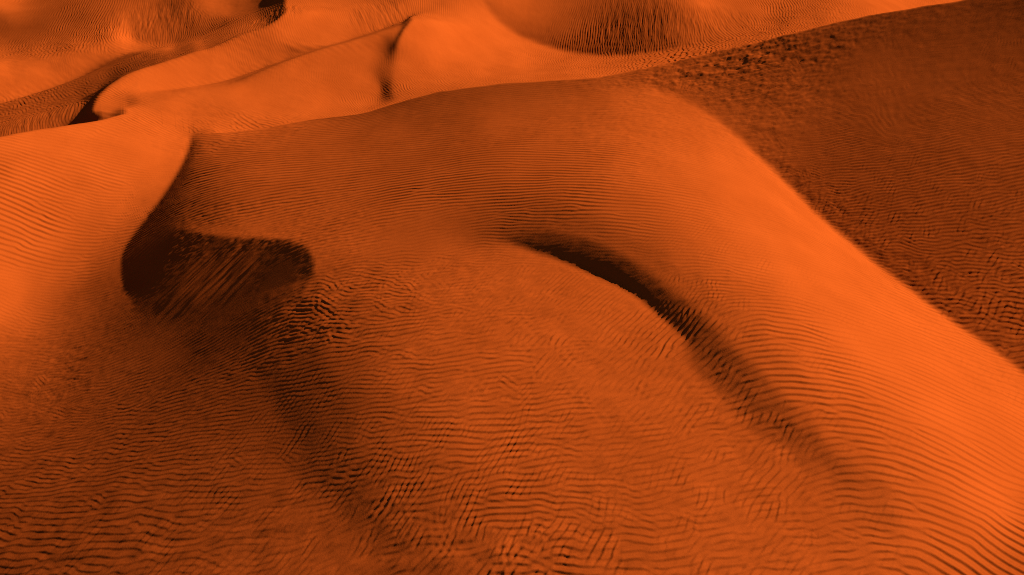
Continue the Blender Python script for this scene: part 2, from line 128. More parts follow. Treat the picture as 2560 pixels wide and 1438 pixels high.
9.5,-1,-1,-1,-2,-2,-1,2.5,-1,-1,-2,-2,-1,0,-1,-2,-2,-3,-3,-3,-2,-2,-1,-1,-1,-1,-2,-2,-2,-2,-1,-1,-2,-1,6.5,-1,16.5,-1,2,0,-3,-1,0,2,4,-3,-6,2,3,2,0,-4,
-5,-5,-3,-3,-3,-3,-3,-3,-2,-1,2.5,-1,5.5,-1,-1,-2,-1,-1,-1,-1,-2,0,-1,-2,-2,-2,-4,-5,-5,-5,-3,5.5,1,0,1,1,1,1,4,5,7,8,8,8,8,8,8,7,6,8,12,14,14,13,12,
11,11,8,4,3,2,2,2,2,1,15.5,1,1,3.5,1,2,0,2,-4,3,-4,-6,-5,-4,-1,2,3,3,3,4,4,3,2,1,3.5,1,2,2,3,4,5,6,6,6,5,4,4,3,2,2,1,2,4,5,7,11,12,14,16,13,10,10,8,8,
6,6,6,6,6,4,1,-1,-2,-2,-3,-3,-4,-5,-6,-6,-6,-7,-9,-11,-8,-7,-6,-6,-5,-2,6.5,1,6.5,-1,-1,5.5,-1,3.5,1,1,2,3,-2,5,-9,2,-3,3.5,2,0,-1,-2,-2,0,-2,-2,-1,-1,
7.5,-1,-1,-2,-2,-2,-2,-1,0,2,4,6,8,9,11,11,12,11,9,7,0,-6,-9,-7,-5,-3,-4,-5,-5,-5,-6,-6,-5,-5,-4,-4,-4,-4,-5,-5,-4,-3,-2,-2,-2,-1,0,-1,-2,-2,-1,-1,-2,
-3,-1,-1,-1,11.5,1,-1,-1,0,1,2,2,1,1,1,2,1,0,5,-10,0,-1,4.5,-1,-1,0,1,0,-1,4.5,1,1,1,1,0,-1,-1,-1,2.5,-1,-1,-2,-3,-4,-4,-5,-7,-9,-11,-14,-17,-19,-18,
-16,-29,-47,-24,9,10,0,-3,-3,-3,-2,-2,-1,-1,-1,-1,2.5,-1,-1,-1,7.5,-1,-1,-1,-1,-1,-2,-1,-1,0,-1,2.5,-1,5.5,1,2,4,4,2,2,1,2,2,1,1,2,3,3,-2,-3,-2,-5,-5,
2,3.5,-1,0,1,2,2,2.5,1,1,1,1,1,1,4.5,1,6.5,-1,-2,-2,-2,-2,-1,0,2,4,7,8,8,7,8,13,20,1,-37,4,17,2,2,1,2,2,2,2,2,2,2,2,2,1,1,2.5,1,2.5,1,1,2,1,5.5,-1,7.5,
1,1,0,-1,-3,-4,-2,1,2,1,-1,0,1,-1,-5,-3,-2,3,-4,-5,7,2,1,0,2,2,1,1,2.5,1,1,0,1,18.5,1,1,2,1,1,1,5.5,1,0,2,13,8,-43,15,25,5,0,1,1,1,8.5,1,0,-1,2.5,-2,
-2,4.5,1,1,1,5.5,-1,-1,-1,-2,-2,2.5,1,2,0,-2,-1,0,1,-2,-1,4,-1,6,-14,1,6,3.5,1,4.5,1,1,0,1,1,17.5,1,1,2,1,2.5,1,7.5,-1,-1,-1,0,15,-2,-71,8,36,6,12.5,1,
3.5,1,1,9.5,-1,0,1,1,1,2,2,2,3,3,1,1,2,2,0,-1,1,0,-5,2,-14,9,3,-1,-1,-3,-1,1,3.5,1,12.5,-1,-1,8.5,1,1,15.5,-1,-1,2,21,11,-87,-8,36,3,2.5,-1,9.5,1,1,0,
-1,0,1,0,-1,-1,-1,-1,0,-1,2.5,1,2,2,1,1,1,0,-2,-1,-1,-2,-1,-1,1,0,-2,-1,-4,8,1,1,1,1,6,0,-13,-5,2.5,-1,-1,7.5,-1,-1,-1,-1,-1,-1,-1,22.5,1,1,1,1,1,2,4,
24,21,-86,6,30,2,1,11.5,1,1,4.5,1,1,2.5,1,0,-1,1,0,-1,-1,-1,-2,-2,-2,-2,0,-2,2.5,-4,-2,-1,0,2,1,2.5,-1,-1,-1,-2,19,14,-13,-15,-7,-2,-1,-1,-1,-1,-1,-1,
-1,-1,-1,-1,-1,3.5,1,1,1,1,1,1,1,1,12.5,1,3.5,1,1,1,2.5,1,3,27,5,-89,23,30,3,1,16.5,-1,4.5,1,-4,-3,-2,-3,-4,-3,-1,2,5,2,0,-4,-3,0,1,2,2,1,4.5,1,1,0,-3,
-9,6,36,26,-4,-17,-10,-3,-2,-2,-1,-1,3.5,1,1,2,2,2,1,1,1,1,1,25.5,1,4,34,-6,-95,17,29,2,18.5,1,3.5,-1,-3,0,2,5,6,-3,-12,-6,-2,1,1,1,2.5,-1,0,-1,-1,-1,
0,-1,-1,0,-1,0,-3,-11,-18,-12,22,38,5,-6,1,0,1,1,2,2,2,1,1,1,1,1,5.5,-1,-1,2.5,-1,13.5,-1,-1,6.5,1,7,34,1,-91,19,32,4,16.5,-1,0,-1,3,4,5,6,6,-2,-9,0,5,
2,1,1,1,1,6.5,1,3.5,-1,-1,-1,-1,0,1,-1,-7,-13,-6,23,0,3,1,1,1,1,4.5,-1,3.5,-1,-2,-2,-1,0,1,1,1,1,-1,5.5,-1,14.5,1,1,6,33,-1,-97,4,31,3,17.5,4,4,2,-1,
-5,0,4,1,0,1,1,1,6.5,1,2.5,1,1,2,2,2,2,2,1,1,2,2,1,-1,-10,1,0,1,3.5,-1,-1,-1,-1,-1,-1,0,1,5,8,10,2,-5,-4,-2,0,2,1,0,-1,-1,19.5,1,1,6,33,15,-85,9,23,1,
8.5,1,6.5,-2,-4,-5,-3,-1,-1,-1,-1,17.5,1,4.5,1,1,2,3,3,-2,3,3.5,-1,-1,-1,4.5,-2,-5,-8,-11,-23,-3,30,21,9,-4,-9,-3,2,3,2,1,4.5,-1,17.5,4,28,1,-74,27,15,
11.5,1,0,1,-4,-3,-1,19.5,-1,-1,-2,-2,-3,-2,-2,-3,-3,-4,-5,-6,-3,-1,-5,-3,-3,-2,-1,3.5,-1,-1,-1,0,1,3,1,3,8,-30,-47,17,23,14,12,-6,-6,1,1,1,0,1,20.5,1,
5,32,-24,-55,32,8,4.5,-1,-1,8.5,1,1,1,1,1,2,1,11.5,-1,-1,7.5,1,2,3,3,2,0,1,1,1,1,7.5,1,2,1,1,1,1,1,5,18,1,-59,-8,23,6,11,-7,-4,25.5,1,8,33,-45,-31,28,
2,10.5,1,1,1,5.5,-1,17.5,1,1,1,1,1,4.5,1,1,1,5.5,1,1,1,5.5,1,3.5,2,14,15,-53,-18,25,8,9,-6,1,0,-2,-1,21.5,1,1,12,26,-57,2,12,9.5,1,12.5,-1,12.5,1,1,
7.5,-1,2.5,1,18.5,1,12,21,-48,-10,12,6,-3,-2,2,24.5,1,1,19,-4,-35,22,0,1,65.5,1,12,10,-36,12,1,0,-4,5.5,-1,20.5,1,4,21,-42,14,4,67.5,1,17,-22,9,2,1,-3,
8.5,1,17.5,1,0,19,-22,-12,13,-1,66.5,-1,11,-17,5,3,4,1,2,4.5,1,22.5,8,6,-30,18,-1,66.5,-1,9,-16,2,0,1,-4,1,1,9.5,-1,16.5,1,17,-34,12,40.5,1,27.5,9,-8,
-2,0,1,-2,29.5,16,-21,5,3,65.5,1,0,3,2.5,2,1,-1,1,-1,-2,-1,24.5,-1,11,-16,-2,14,43.5,-1,20.5,-1,0,-1,1,-1,-1,2,0,-1,2,1,0,-1,25.5,7,-7,-42,63.5,-1,-1,
-2,0,-2,1,0,-1,2,0,-2,1,1,1,26.5,5,22,64.5,1,1,0,1,-2,0,1,-2,3,0,-1,2.5,1,1,94.5,1,-2,0,1,-1,3,0,-2,5.5,-1,-1,62.5,-1,27.5,1,1,-2,0,1,-1,3,1,-2,1,0,-1,
65.5,1,27.5,-1,0,2,-2,2.5,1,0,3,-2,1,1,94.5,-1,-1,1,-3,1,-3,3,2.5,-2,95.5,1,2.5,2,-3,1,-4,0,4,2,-2,-1,97.5,2,-1,-1,0,-1,1,4,2,2.5,-1,57.5,-1,36.5,-1,0,
1,-2,-2,-1,-1,2.5,1,1,7.5,-1,48.5,1,37.5,1,2.5,1,0,-1,0,-1,12.5,-1,88.5,1,0,-1,11.5,1,1,1,50.5,-1,-1,-1,36.5,1,3.5,1,60.5,1,1,41.5,-1,-1,-1,-1,6.5,-1,
93.5,-1,-1,0,-1,-1,4.5,-1,-1,97.5,1,110.5,1,1,173.5,1,26.5,1,1,1,1,5.5,-1,-1,-1,-1,-1,-1,-1,-1,-1,-2,-2,-2,-2,-2,-2,-5,-5,-5,-4,-4,-4,-3,-3,-2,-2,-1,
-1,3.5,1,1,2,2,3,3,4,4,5,5,5,5,6,6,6,7,7,7,7,7,7,7,7,7,7,7,7,7,7,7,8,8,8,8,8,8,8,8,8,8,8,8,8,7,7,7,7,6,6,6,5,5,4,3,2,0,-1,-2,-4,-4,-4,-4,-2,-1,1,3,4,5,
6,6,6,5,3,0,-3,-7,-10,-12,-14,-17,-18,-20,-22,-23,-25,-26,-27,-28,-29,-29,23.5,1,408.5,1,6.5,-1,2,102.5,4,-7,1,99.5,1,-4,-6,4,42.5,-1,56.5,1,-4,16,6,
-2,100.5,9,-16,-3,1,38.5,2,-1,-2,2,57.5,5,-22,6,42.5,-1,3,0,-4,6,-2,49.5,-1,1,-3,10,-21,10,-1,44.5,-1,3,0,-4,6,-2,47.5,1,-3,12,-17,6,-1,47.5,-2,6,-3,
-6,9,-3,43.5,1,-1,0,9,-8,1,51.5,-3,5,3,-15,15,-5,40.5,1,-2,1,0,-4,-1,3.5,-1,3,-2,48.5,-2,4,3,-14,12,-4,38.5,-1,3.5,1,5.5,1,-3,4,-2,48.5,-4,10,-10,0,7,
-3,31.5,-1,1,-1,6.5,-2,7.5,1,-2,0,1,0,-1,46.5,-4,12,-11,-2,8,-4,27.5,1,-2,1,8.5,1,1,11.5,-2,3,1,-4,2,44.5,-3,10,-9,-2,7,-3,23.5,1,0,-1,2,-1,9.5,-1,
13.5,-1,1,-3,2,45.5,-4,11,-7,-5,11,-4,35.5,1,14.5,2,-6,-2,47.5,-3,7,-2,-9,10,-4,49.5,2,3,-1,13.5,2,-4,3,3.5,-1,28.5,-4,11,-14,6,2,-2,1,46.5,1,-3,1,
14.5,-1,6,-7,2,3,-3,1,0,-1,1,26.5,-4,16,-23,14,-3,-1,1,45.5,1,17.5,-2,4,0,-6,7,-3,2.5,-1,1,25.5,-1,-3,14,-22,17,-5,65.5,-1,1,4,-10,10,-5,4,-3,1,25.5,1,
-2,0,7,-13,9,-3,65.5,-1,0,8,-16,15,-9,3,-1,1,26.5,-3,10,-22,18,-6,1,65.5,-2,4,-9,14,-10,4,-2,1,27.5,-2,7,-3,0,-1,66.5,-4,9,6,-6,2,-2,1,-1,25.5,1,-5,17,
-24,15,-4,1,64.5,1,-5,9,6,-5,2,-3,3,-1,26.5,-2,5,-14,16,-5,1,65.5,-4,7,7,-5,2,-2,1,28.5,-3,7,0,-2,66.5,-4,4,6,-3,2,-1,28.5,1,-5,16,-15,3,66.5,-2,-2,3,
-2,1,-1,29.5,-4,15,-22,9,67.5,-2,3,-1,1,-1,29.5,-2,10,-18,65.5,-1,1,0,-3,2,-1,1,-1,99.5,1,-3,2,-1,2,-1,99.5,2,-4,2,-2,2,-1,98.5,-1,3,-4,3,-3,3,-2,98.5,
-1,3,-4,3,-3,3,-2,99.5,1,-2,2,-2,2,-1,98.5,1,-1,1,0,-1,1,99.5,1,-1,1,102.5,1,1069.5,-8,206.5,-5,-8,206.5,-5,-8,206.5,-5,-8,206.5,-4,-8,206.5,-4,-8,
206.5,-4,-8,206.5,-4,-8,206.5,-4,-8,206.5,-4,-7,206.5,-4,-8,47.5,-2,1,157.5,-4,-7,46.5,3,-6,3,157.5,-4,-7,45.5,1,-3,1,1,157.5,-5,-7,45.5,5,-9,4,158.5,
-5,-8,44.5,2,-3,1,1,158.5,-5,-8,44.5,2,-5,2,159.5,-5,-8,43.5,3,-7,3,160.5,-5,-8,42.5,2,-5,2,161.5,-5,-8,41.5,2,-2,-1,1,161.5,-5,-8,40.5,2,-1,-2,2,
162.5,-5,-9,39.5,1,0,-3,2,94.5,-1,68.5,-4,-9,38.5,1,-1,-2,1,97.5,-1,66.5,-4,-9,37.5,1,-1,-1,1,100.5,-1,64.5,-4,-10,36.5,1,-2,0,1,102.5,-1,63.5,-5,-10,
35.5,1,-2,0,1,105.5,-1,-1,60.5,-5,-11,34.5,1,-2,1,110.5,-1,0,1,56.5,-4,-11,33.5,1,-3,1,111.5,1,0,-1,0,1,54.5,-4,-11,32.5,1,-1,115.5,1,-1,-2,0,1,52.5,
-4,-12,32.5,1,-4,2,116.5,1,-1,-1,1,1,50.5,-5,-11,32.5,1,-3,1,117.5,1,0,-1,-1,1,49.5,-5,-11,32.5,1,-2,1,119.5,1,0,-1,-1,1,47.5,-5,-10,156.5,1,0,-1,-1,0,
1,44.5,-5,-10,33.5,1,-2,1,124.5,-1,-1,1,1,42.5,-5,-10,34.5,-1,1,124.5,1,0,-1,-1,1,1,40.5,-5,-9,35.5,-1,29.5,1,96.5,1,0,-1,2.5,1,38.5,-5,-9,35.5,-1,
128.5,1,0,-1,-1,0,1,36.5,-5,-9,68.5,1,-1,99.5,-1,0,1,34.5,-5,-8,68.5,-1,2,-1,98.5,1,-1,-1,0,1,32.5,-5,-7,68.5,-2,5,-2,99.5,1,1,-1,-1,1,1,30.5,-5,-6,
68.5,-1,2,-2,101.5,1,0,-1,-1,1,29.5,-5,-4,68.5,-1,3,-2,103.5,1,0,-2,0,1,27.5,-5,-3,69.5,1,106.5,1,-1,-2,0,1,25.5,-5,-1,179.5,-1,-1,1,1,23.5,-5,180.5,1,
0,-1,-1,1,22.5,-6,1,113.5,-1,67.5,1,0,-1,0,1,20.5,-6,2,115.5,-1,67.5,1,-1,-1,0,1,18.5,-6,2,117.5,-1,67.5,1,-1,-2,1,17.5,-6,3,119.5,-1,0,1,64.5,1,0,-2,
0,1,15.5,-6,3,119.5,1,0,-2,0,1,64.5,1,-2,-1,1,14.5,-6,4,121.5,1,-2,0,1,64.5,1,-1,-2,1,13.5,-6,4,122.5,1,-1,-2,2,64.5,1,0,-3,1,1,11.5,-7,5,123.5,1,-1,
-2,2,65.5,1,-1,-1,1,10.5,-7,5,124.5,1,-1,-2,2,7.5,1,57.5,1,0,-2,1,9.5,-7,5,125.5,1,-1,-1,1,6.5,1,58.5,1,1,-3,0,1,7.5,-7,6,126.5,1,-1,-1,1,66.5,1,-2,-1,
1,6.5,-7,6,127.5,1,-1,-1,1,66.5,1,-1,-2,1,5.5,-8,7,128.5,1,-1,-1,1,66.5,1,0,-3,1,4.5,-8,7,129.5,1,-2,0,1,67.5,1,-3,1,1,2.5,-8,7,130.5,1,-4,2,68.5,1,-3,
0,1,0,-8,7,131.5,-1,70.5,1,-2,-1,1,-8,8,203.5,1,-2,-1,-7,8,204.5,1,-1,-7,8,206.5,3,8,206.5,4,8,206.5,5,8,206.5,4,8,206.5,4,9,206.5,4,9,206.5,3,9,206.5,
3,9,206.5,2,9,206.5,2,9,206.5,1,9,206.5,1,9,206.5,1,9,207.5,9,207.5,9,207.5,10,206.5,-1,10,206.5,-1,10,206.5,-2,10,206.5,-2,10,206.5,-2,10,206.5,-2,10,
206.5,-3,10,206.5,-3,10,206.5,-3,10,206.5,-4,10,206.5,-4,9,206.5,-4,9,206.5,-4,9,206.5,-5,9,206.5,-5,9,206.5,-5,9,206.5,-5,9,206.5,-6,9,206.5,-6,9,
206.5,-6,9,206.5,-6,9,206.5,-6,9,206.5,-7,-4,-4,-4,-4,-4,-4,-4,-4,-4,-4,-4,-4,-4,-4,-4,-4,-4,-4,-4,-4,-4,-4,-4,-4,-4,-4,-5,-5,-5,-5,-5,-5,-5,-5,-5,-5,
-5,-5,-5,-5,-5,-5,-5,-5,-5,-5,-5,-4,-3,-3,-3,-3,-3,-2,-2,-1,-1,-1,-1,-1,-1,-1,-1,1,2,2,2,2,1,1,1,1,1,1,1,1,1,1,2,2,2,2,2,2,2,2,2,3,3,3,3,3,3,3,3,3,3,3,
3,2,2,3,3,3,3,3,3,3,3,3,3,2,2,2,2,2,2,2,2,1,1,1,1,1,1,8.5,-1,-1,-1,-1,-1,-2,-2,-2,-2,-2,-2,-3,-3,-3,-3,-3,-3,-3,-3,-3,-3,-3,-3,-3,-3,-3,-3,-3,-3,-3,-3,
-4,-4,-4,-4,-4,-4,-4,-4,-4,-4,-4,-5,-5,-5,-5,-5,-5,-5,-5,-5,-5,-5,-5,-5,-5,-5,-5,-5,-5,-5,-5,-5,-5,-6,-6,-6,-6,-6,-7,-7,-7,-7,-8,-8,-8,55.5,-1,-1,-1,0,
1,2,2,1,197.5,-1,2.5,1,1,2,1,0,-1,-1,-1,-1,-1,199.5,-1,-1,-1,-1,199.5,-1,-1,6.5,1,1,197.5,1,2,1,1,207.5,-1,-1,-1,625.5,2,1,1,1,7.5,1,1,1,194.5,1,-2,-5,
-5,-5,-5,-5,-5,-5,-5,-5,-5,-5,-5,-5,-4,-4,-3,-3,-3,-2,-2,-1,-1,-1,183.5,1,-1,0,2,2,3,3,4,4,4,4,3,3,3,3,2,2,2,2,2,1,1,1,1,92.5,1,1,1,1,1,1,1,1,1,1,1,
6.5,1,2,2,2,2,2,2,2,2,2,2,1,1,2,1,1,61.5,-1,3.5,-1,-1,-1,-1,-1,63.5,1,1,1,1,1,1,1,1,1,1,1,14.5,1,1,1,1,2,2,2,2,2,1,1,30.5,-1,-1,-1,-1,-1,64.5,1,-1,
10.5,-1,-1,38.5,1,1,1,1,1,1,18.5,-1,-1,-1,-1,5.5,1,3,3,3,2,17.5,-1,16.5,-1,-1,-1,-1,-1,-1,-1,-1,3.5,-1,-1,-1,72.5,-1,59.5,1,1,1,1,1,1,1,1,6.5,1,2,3,4,
4,3,2,1,4.5,-1,-1,119.5,1,-2,1,75.5,-1,-1,-2,-1,0,1,0,-1,-2,-1,-1,119.5,1,-3,1,68.5,-1,-1,-1,-1,-1,-2,-2,-2,-2,-2,-3,-5,-8,-10,-6,1,5,5,2,116.5,1,0,1,
-2,80.5,1,2,3,5,5,0,-7,-10,-5,2,3,0,-1,112.5,-1,1,-1,-1,1,84.5,1,3,5,3,-5,-8,-2,4,2,111.5,2,-1,-2,1,89.5,2,4,0,-8,-3,4,2,101.5,-1,-1,5.5,2,-1,-2,2,
92.5,1,4,0,-7,-2,5,2,105.5,2,-2,-2,2,95.5,1,3,-2,-9,-1,6,2,97.5,1,4.5,2,-3,-1,2,98.5,2,4,-3,-12,-1,8,4,96.5,-1,-1,0,1,-4,0,1,101.5,2,5,-4,-15,-5,8,6,
97.5,-3,1,1,104.5,3,6,-1,-16,-10,7,6,94.5,-2,2,8.5,-1,99.5,2,7,2,-14,-10,7,6,91.5,-1,1,9.5,1,0,-1,-1,98.5,2,7,2,-15,-9,7,5,101.5,1,2,-1,-2,-1,98.5,2,7,
1,-15,-5,8,3,100.5,-1,2,3,-1,-3,-1,-1,97.5,2,7,-3,-16,-1,9,3,99.5,-1,-1,2,6,2,-3,-3,-1,97.5,3,7,-6,-16,1,9,3,68.5,1,30.5,-1,-2,-1,5,7,2,-3,-4,-3,-1,
95.5,4,7,-7,-17,0,9,4,61.5,1,1,37.5,-1,-3,0,6,11,9,2,-3,-4,-2,94.5,5,7,-7,-18,-2,9,3,60.5,-1,-1,-1,-1,36.5,-1,-2,-4,-5,-2,4,8,4,-3,-4,-2,93.5,5,8,-4,
-16,-1,9,3,56.5,-1,-1,-1,43.5,-1,-1,-3,-2,4,8,5,-1,-1,93.5,4,7,-6,-17,-1,9,4,52.5,-1,-1,2.5,1,46.5,-1,-2,-3,-2,3,1,-1,94.5,4,7,-6,-17,-3,9,5,105.5,-2,
1,3,-1,95.5,5,8,-4,-18,-7,8,4,104.5,-1,-2,1,97.5,4,8,0,-16,-6,8,4,134.5,1,1,1,1,0,-1,-1,-1,-1,61.5,3,7,-1,-15,-3,7,2,133.5,1,3,4,3,2,2,2,1,0,-1,-1,-1,
59.5,3,6,-4,-13,1,6,1,94.5,1,1,1,1,1,33.5,-2,-7,-8,1,5,2,-1,0,2,3,1,-1,-2,-1,58.5,4,6,-8,-12,4,5,90.5,-1,-1,-2,-2,-3,-4,-4,-4,-2,33.5,2,3,-2,-11,-5,5,
6,1,-1,-1,2,3,1,-1,-2,-1,57.5,5,4,-11,-9,5,4,91.5,1,1,1,2,2,1,35.5,1,4,2,-9,-10,1,6,4,0,-2,-1,2,3,0,-2,-1,56.5,1,5,2,-12,-5,6,3,133.5,4,6,-3,-12,-4,5,
4,1,-1,-2,0,2,0,-1,57.5,2,6,-2,-13,-1,6,2,133.5,2,5,0,-11,-7,3,4,1,0,-2,1,2,-1,-1,57.5,3,6,-4,-12,2,5,134.5,1,5,3,-9,-7,4,5,2,0,-1,2,2,-1,-1,57.5,3,5,
-7,-8,4,3,135.5,4,3,-9,-11,1,4,2,-1,-1,2,0,-1,58.5,4,2,-10,-3,4,136.5,4,5,-6,-9,2,4,1,-1,1,1,59.5,1,4,-3,-7,3,2,136.5,3,4,-7,-6,3,2,-1,0,1,60.5,3,2,-8,
0,3,137.5,4,2,-7,0,2,2.5,1,60.5,1,4,-5,-4,4,137.5,1,3,-5,-3,2,64.5,3,0,-7,2,2,137.5,3,-1,-3,2,64.5,2,2,-7,-1,3,137.5,2,-1,-2,1,64.5,1,4,-3,-5,3,1,
136.5,1,-1,-2,1,65.5,3,0,-6,2,1,136.5,1,-1,-2,1,6.5,1,1,57.5,1,2,-6,0,3,136.5,1,-1,-1,1,66.5,3,-3,-3,3,136.5,1,-1,-1,1,66.5,2,-1,-6,2,1,135.5,1,-1,-1,
67.5,1,1,-5,1,1,135.5,2,0,-1,67.5,1,2,-4,1,1,206.5,2,-4,0,2,206.5,3,-3,-2,2,206.5,2,-2,-3,5,206.5,1,-2,-17,207.5,2,5,7524.5,-2,-2,-2,-2,-2,-2,-2,-2,-2,
-2,-1,-1,-1,-1,-1,-1,-1,-1,-1,13.5,1,1,1,1,1,1,1,1,1,2,2,2,2,2,2,2,2,2,2,2,2,2,2,2,3,3,3,3,3,3,3,3,3,3,3,3,3,3,3,3,3,3,3,3,3,3,3,3,3,3,3,3,3,3,3,3,3,3,
3,3,3,3,3,3,3,3,3,3,3,3,3,3,3,3,3,4,3,3,3,3,3,3,3,3,3,3,3,3,3,3,3,3,3,3,3,3,2,2,2,2,2,2,2,1,1,1,1,4.5,-1,-1,-1,-1,-2,-2,-2,-2,-2,-2,-1,-1,-1,3.5,1,1,1,
2,2,2,2,3,3,3,3,3,3,2,2,2,1,2.5,-1,-2,-3,-3,-4,-5,-5,-6,-6,-7,-7,-7,-8,-8,-9,-9,-9,-10,-10,-10,-11,-11,-11,-11,-12,-12,-12,-12,-12,-12,-12,2335.5,1,-1,
206.5,-1,1,205.5,1,206.5,1,-2,1,205.5,-1,1,205.5,1,-1,205.5,1,-1,205.5,1,-1,1,204.5,1,-1,2,204.5,1,-1,1,96.5,-1,1,106.5,1,-1,1,97.5,1,-1,0,1,103.5,1,
-1,1,100.5,1,-1,0,1,101.5,-1,1,103.5,1,0,-1,1,206.5,1,0,-1,207.5,1,0,-1,1,206.5,1,0,-1,1,206.5,1,0,-1,2,206.5,2,-1,-1,1,206.5,1,-1,0,1,206.5,1,-1,0,1,
206.5,1,-1,-1,1,206.5,1,-1,-1,1,206.5,1,-1,-1,1,108.5,1,-1,96.5,1,-1,-1,1,106.5,-1,1,-1,97.5,1,-1,-1,1,206.5,1,0,-1,1,206.5,1,-1,-1,2,206.5,2,-1,0,1,
206.5,1,-2,0,1,207.5,-1,1,136.5,-1,69.5,1,0,-1,1,135.5,1,2.5,1,67.5,1,-1,-1,1,135.5,1,0,-1,68.5,1,-1,0,1,137.5,-1,68.5,1,-1,139.5,-1,67.5,1,0,-1,2,
137.5,1,-1,67.5,1,-1,1,139.5,-1,1,65.5,1,0,-1,1,137.5,1,0,-1,66.5,1,-2,2,138.5,1,-1,1,65.5,1,-1,139.5,1,-1,1,67.5,-1,1,137.5,1,-1,1,66.5,1,-1,1,137.5,
1,-1,1,66.5,1,-1,138.5,1,-1,1,68.5,-1,1,136.5,1,-1,1,67.5,1,-1,1,136.5,1,-1,1,67.5,1,-1,137.5,1,-1,207.5,1,-1,70.5,-1,207.5,1,-1,1,206.5,1,-1,1,206.5,
1,-1,207.5,1,2,7904.5,]
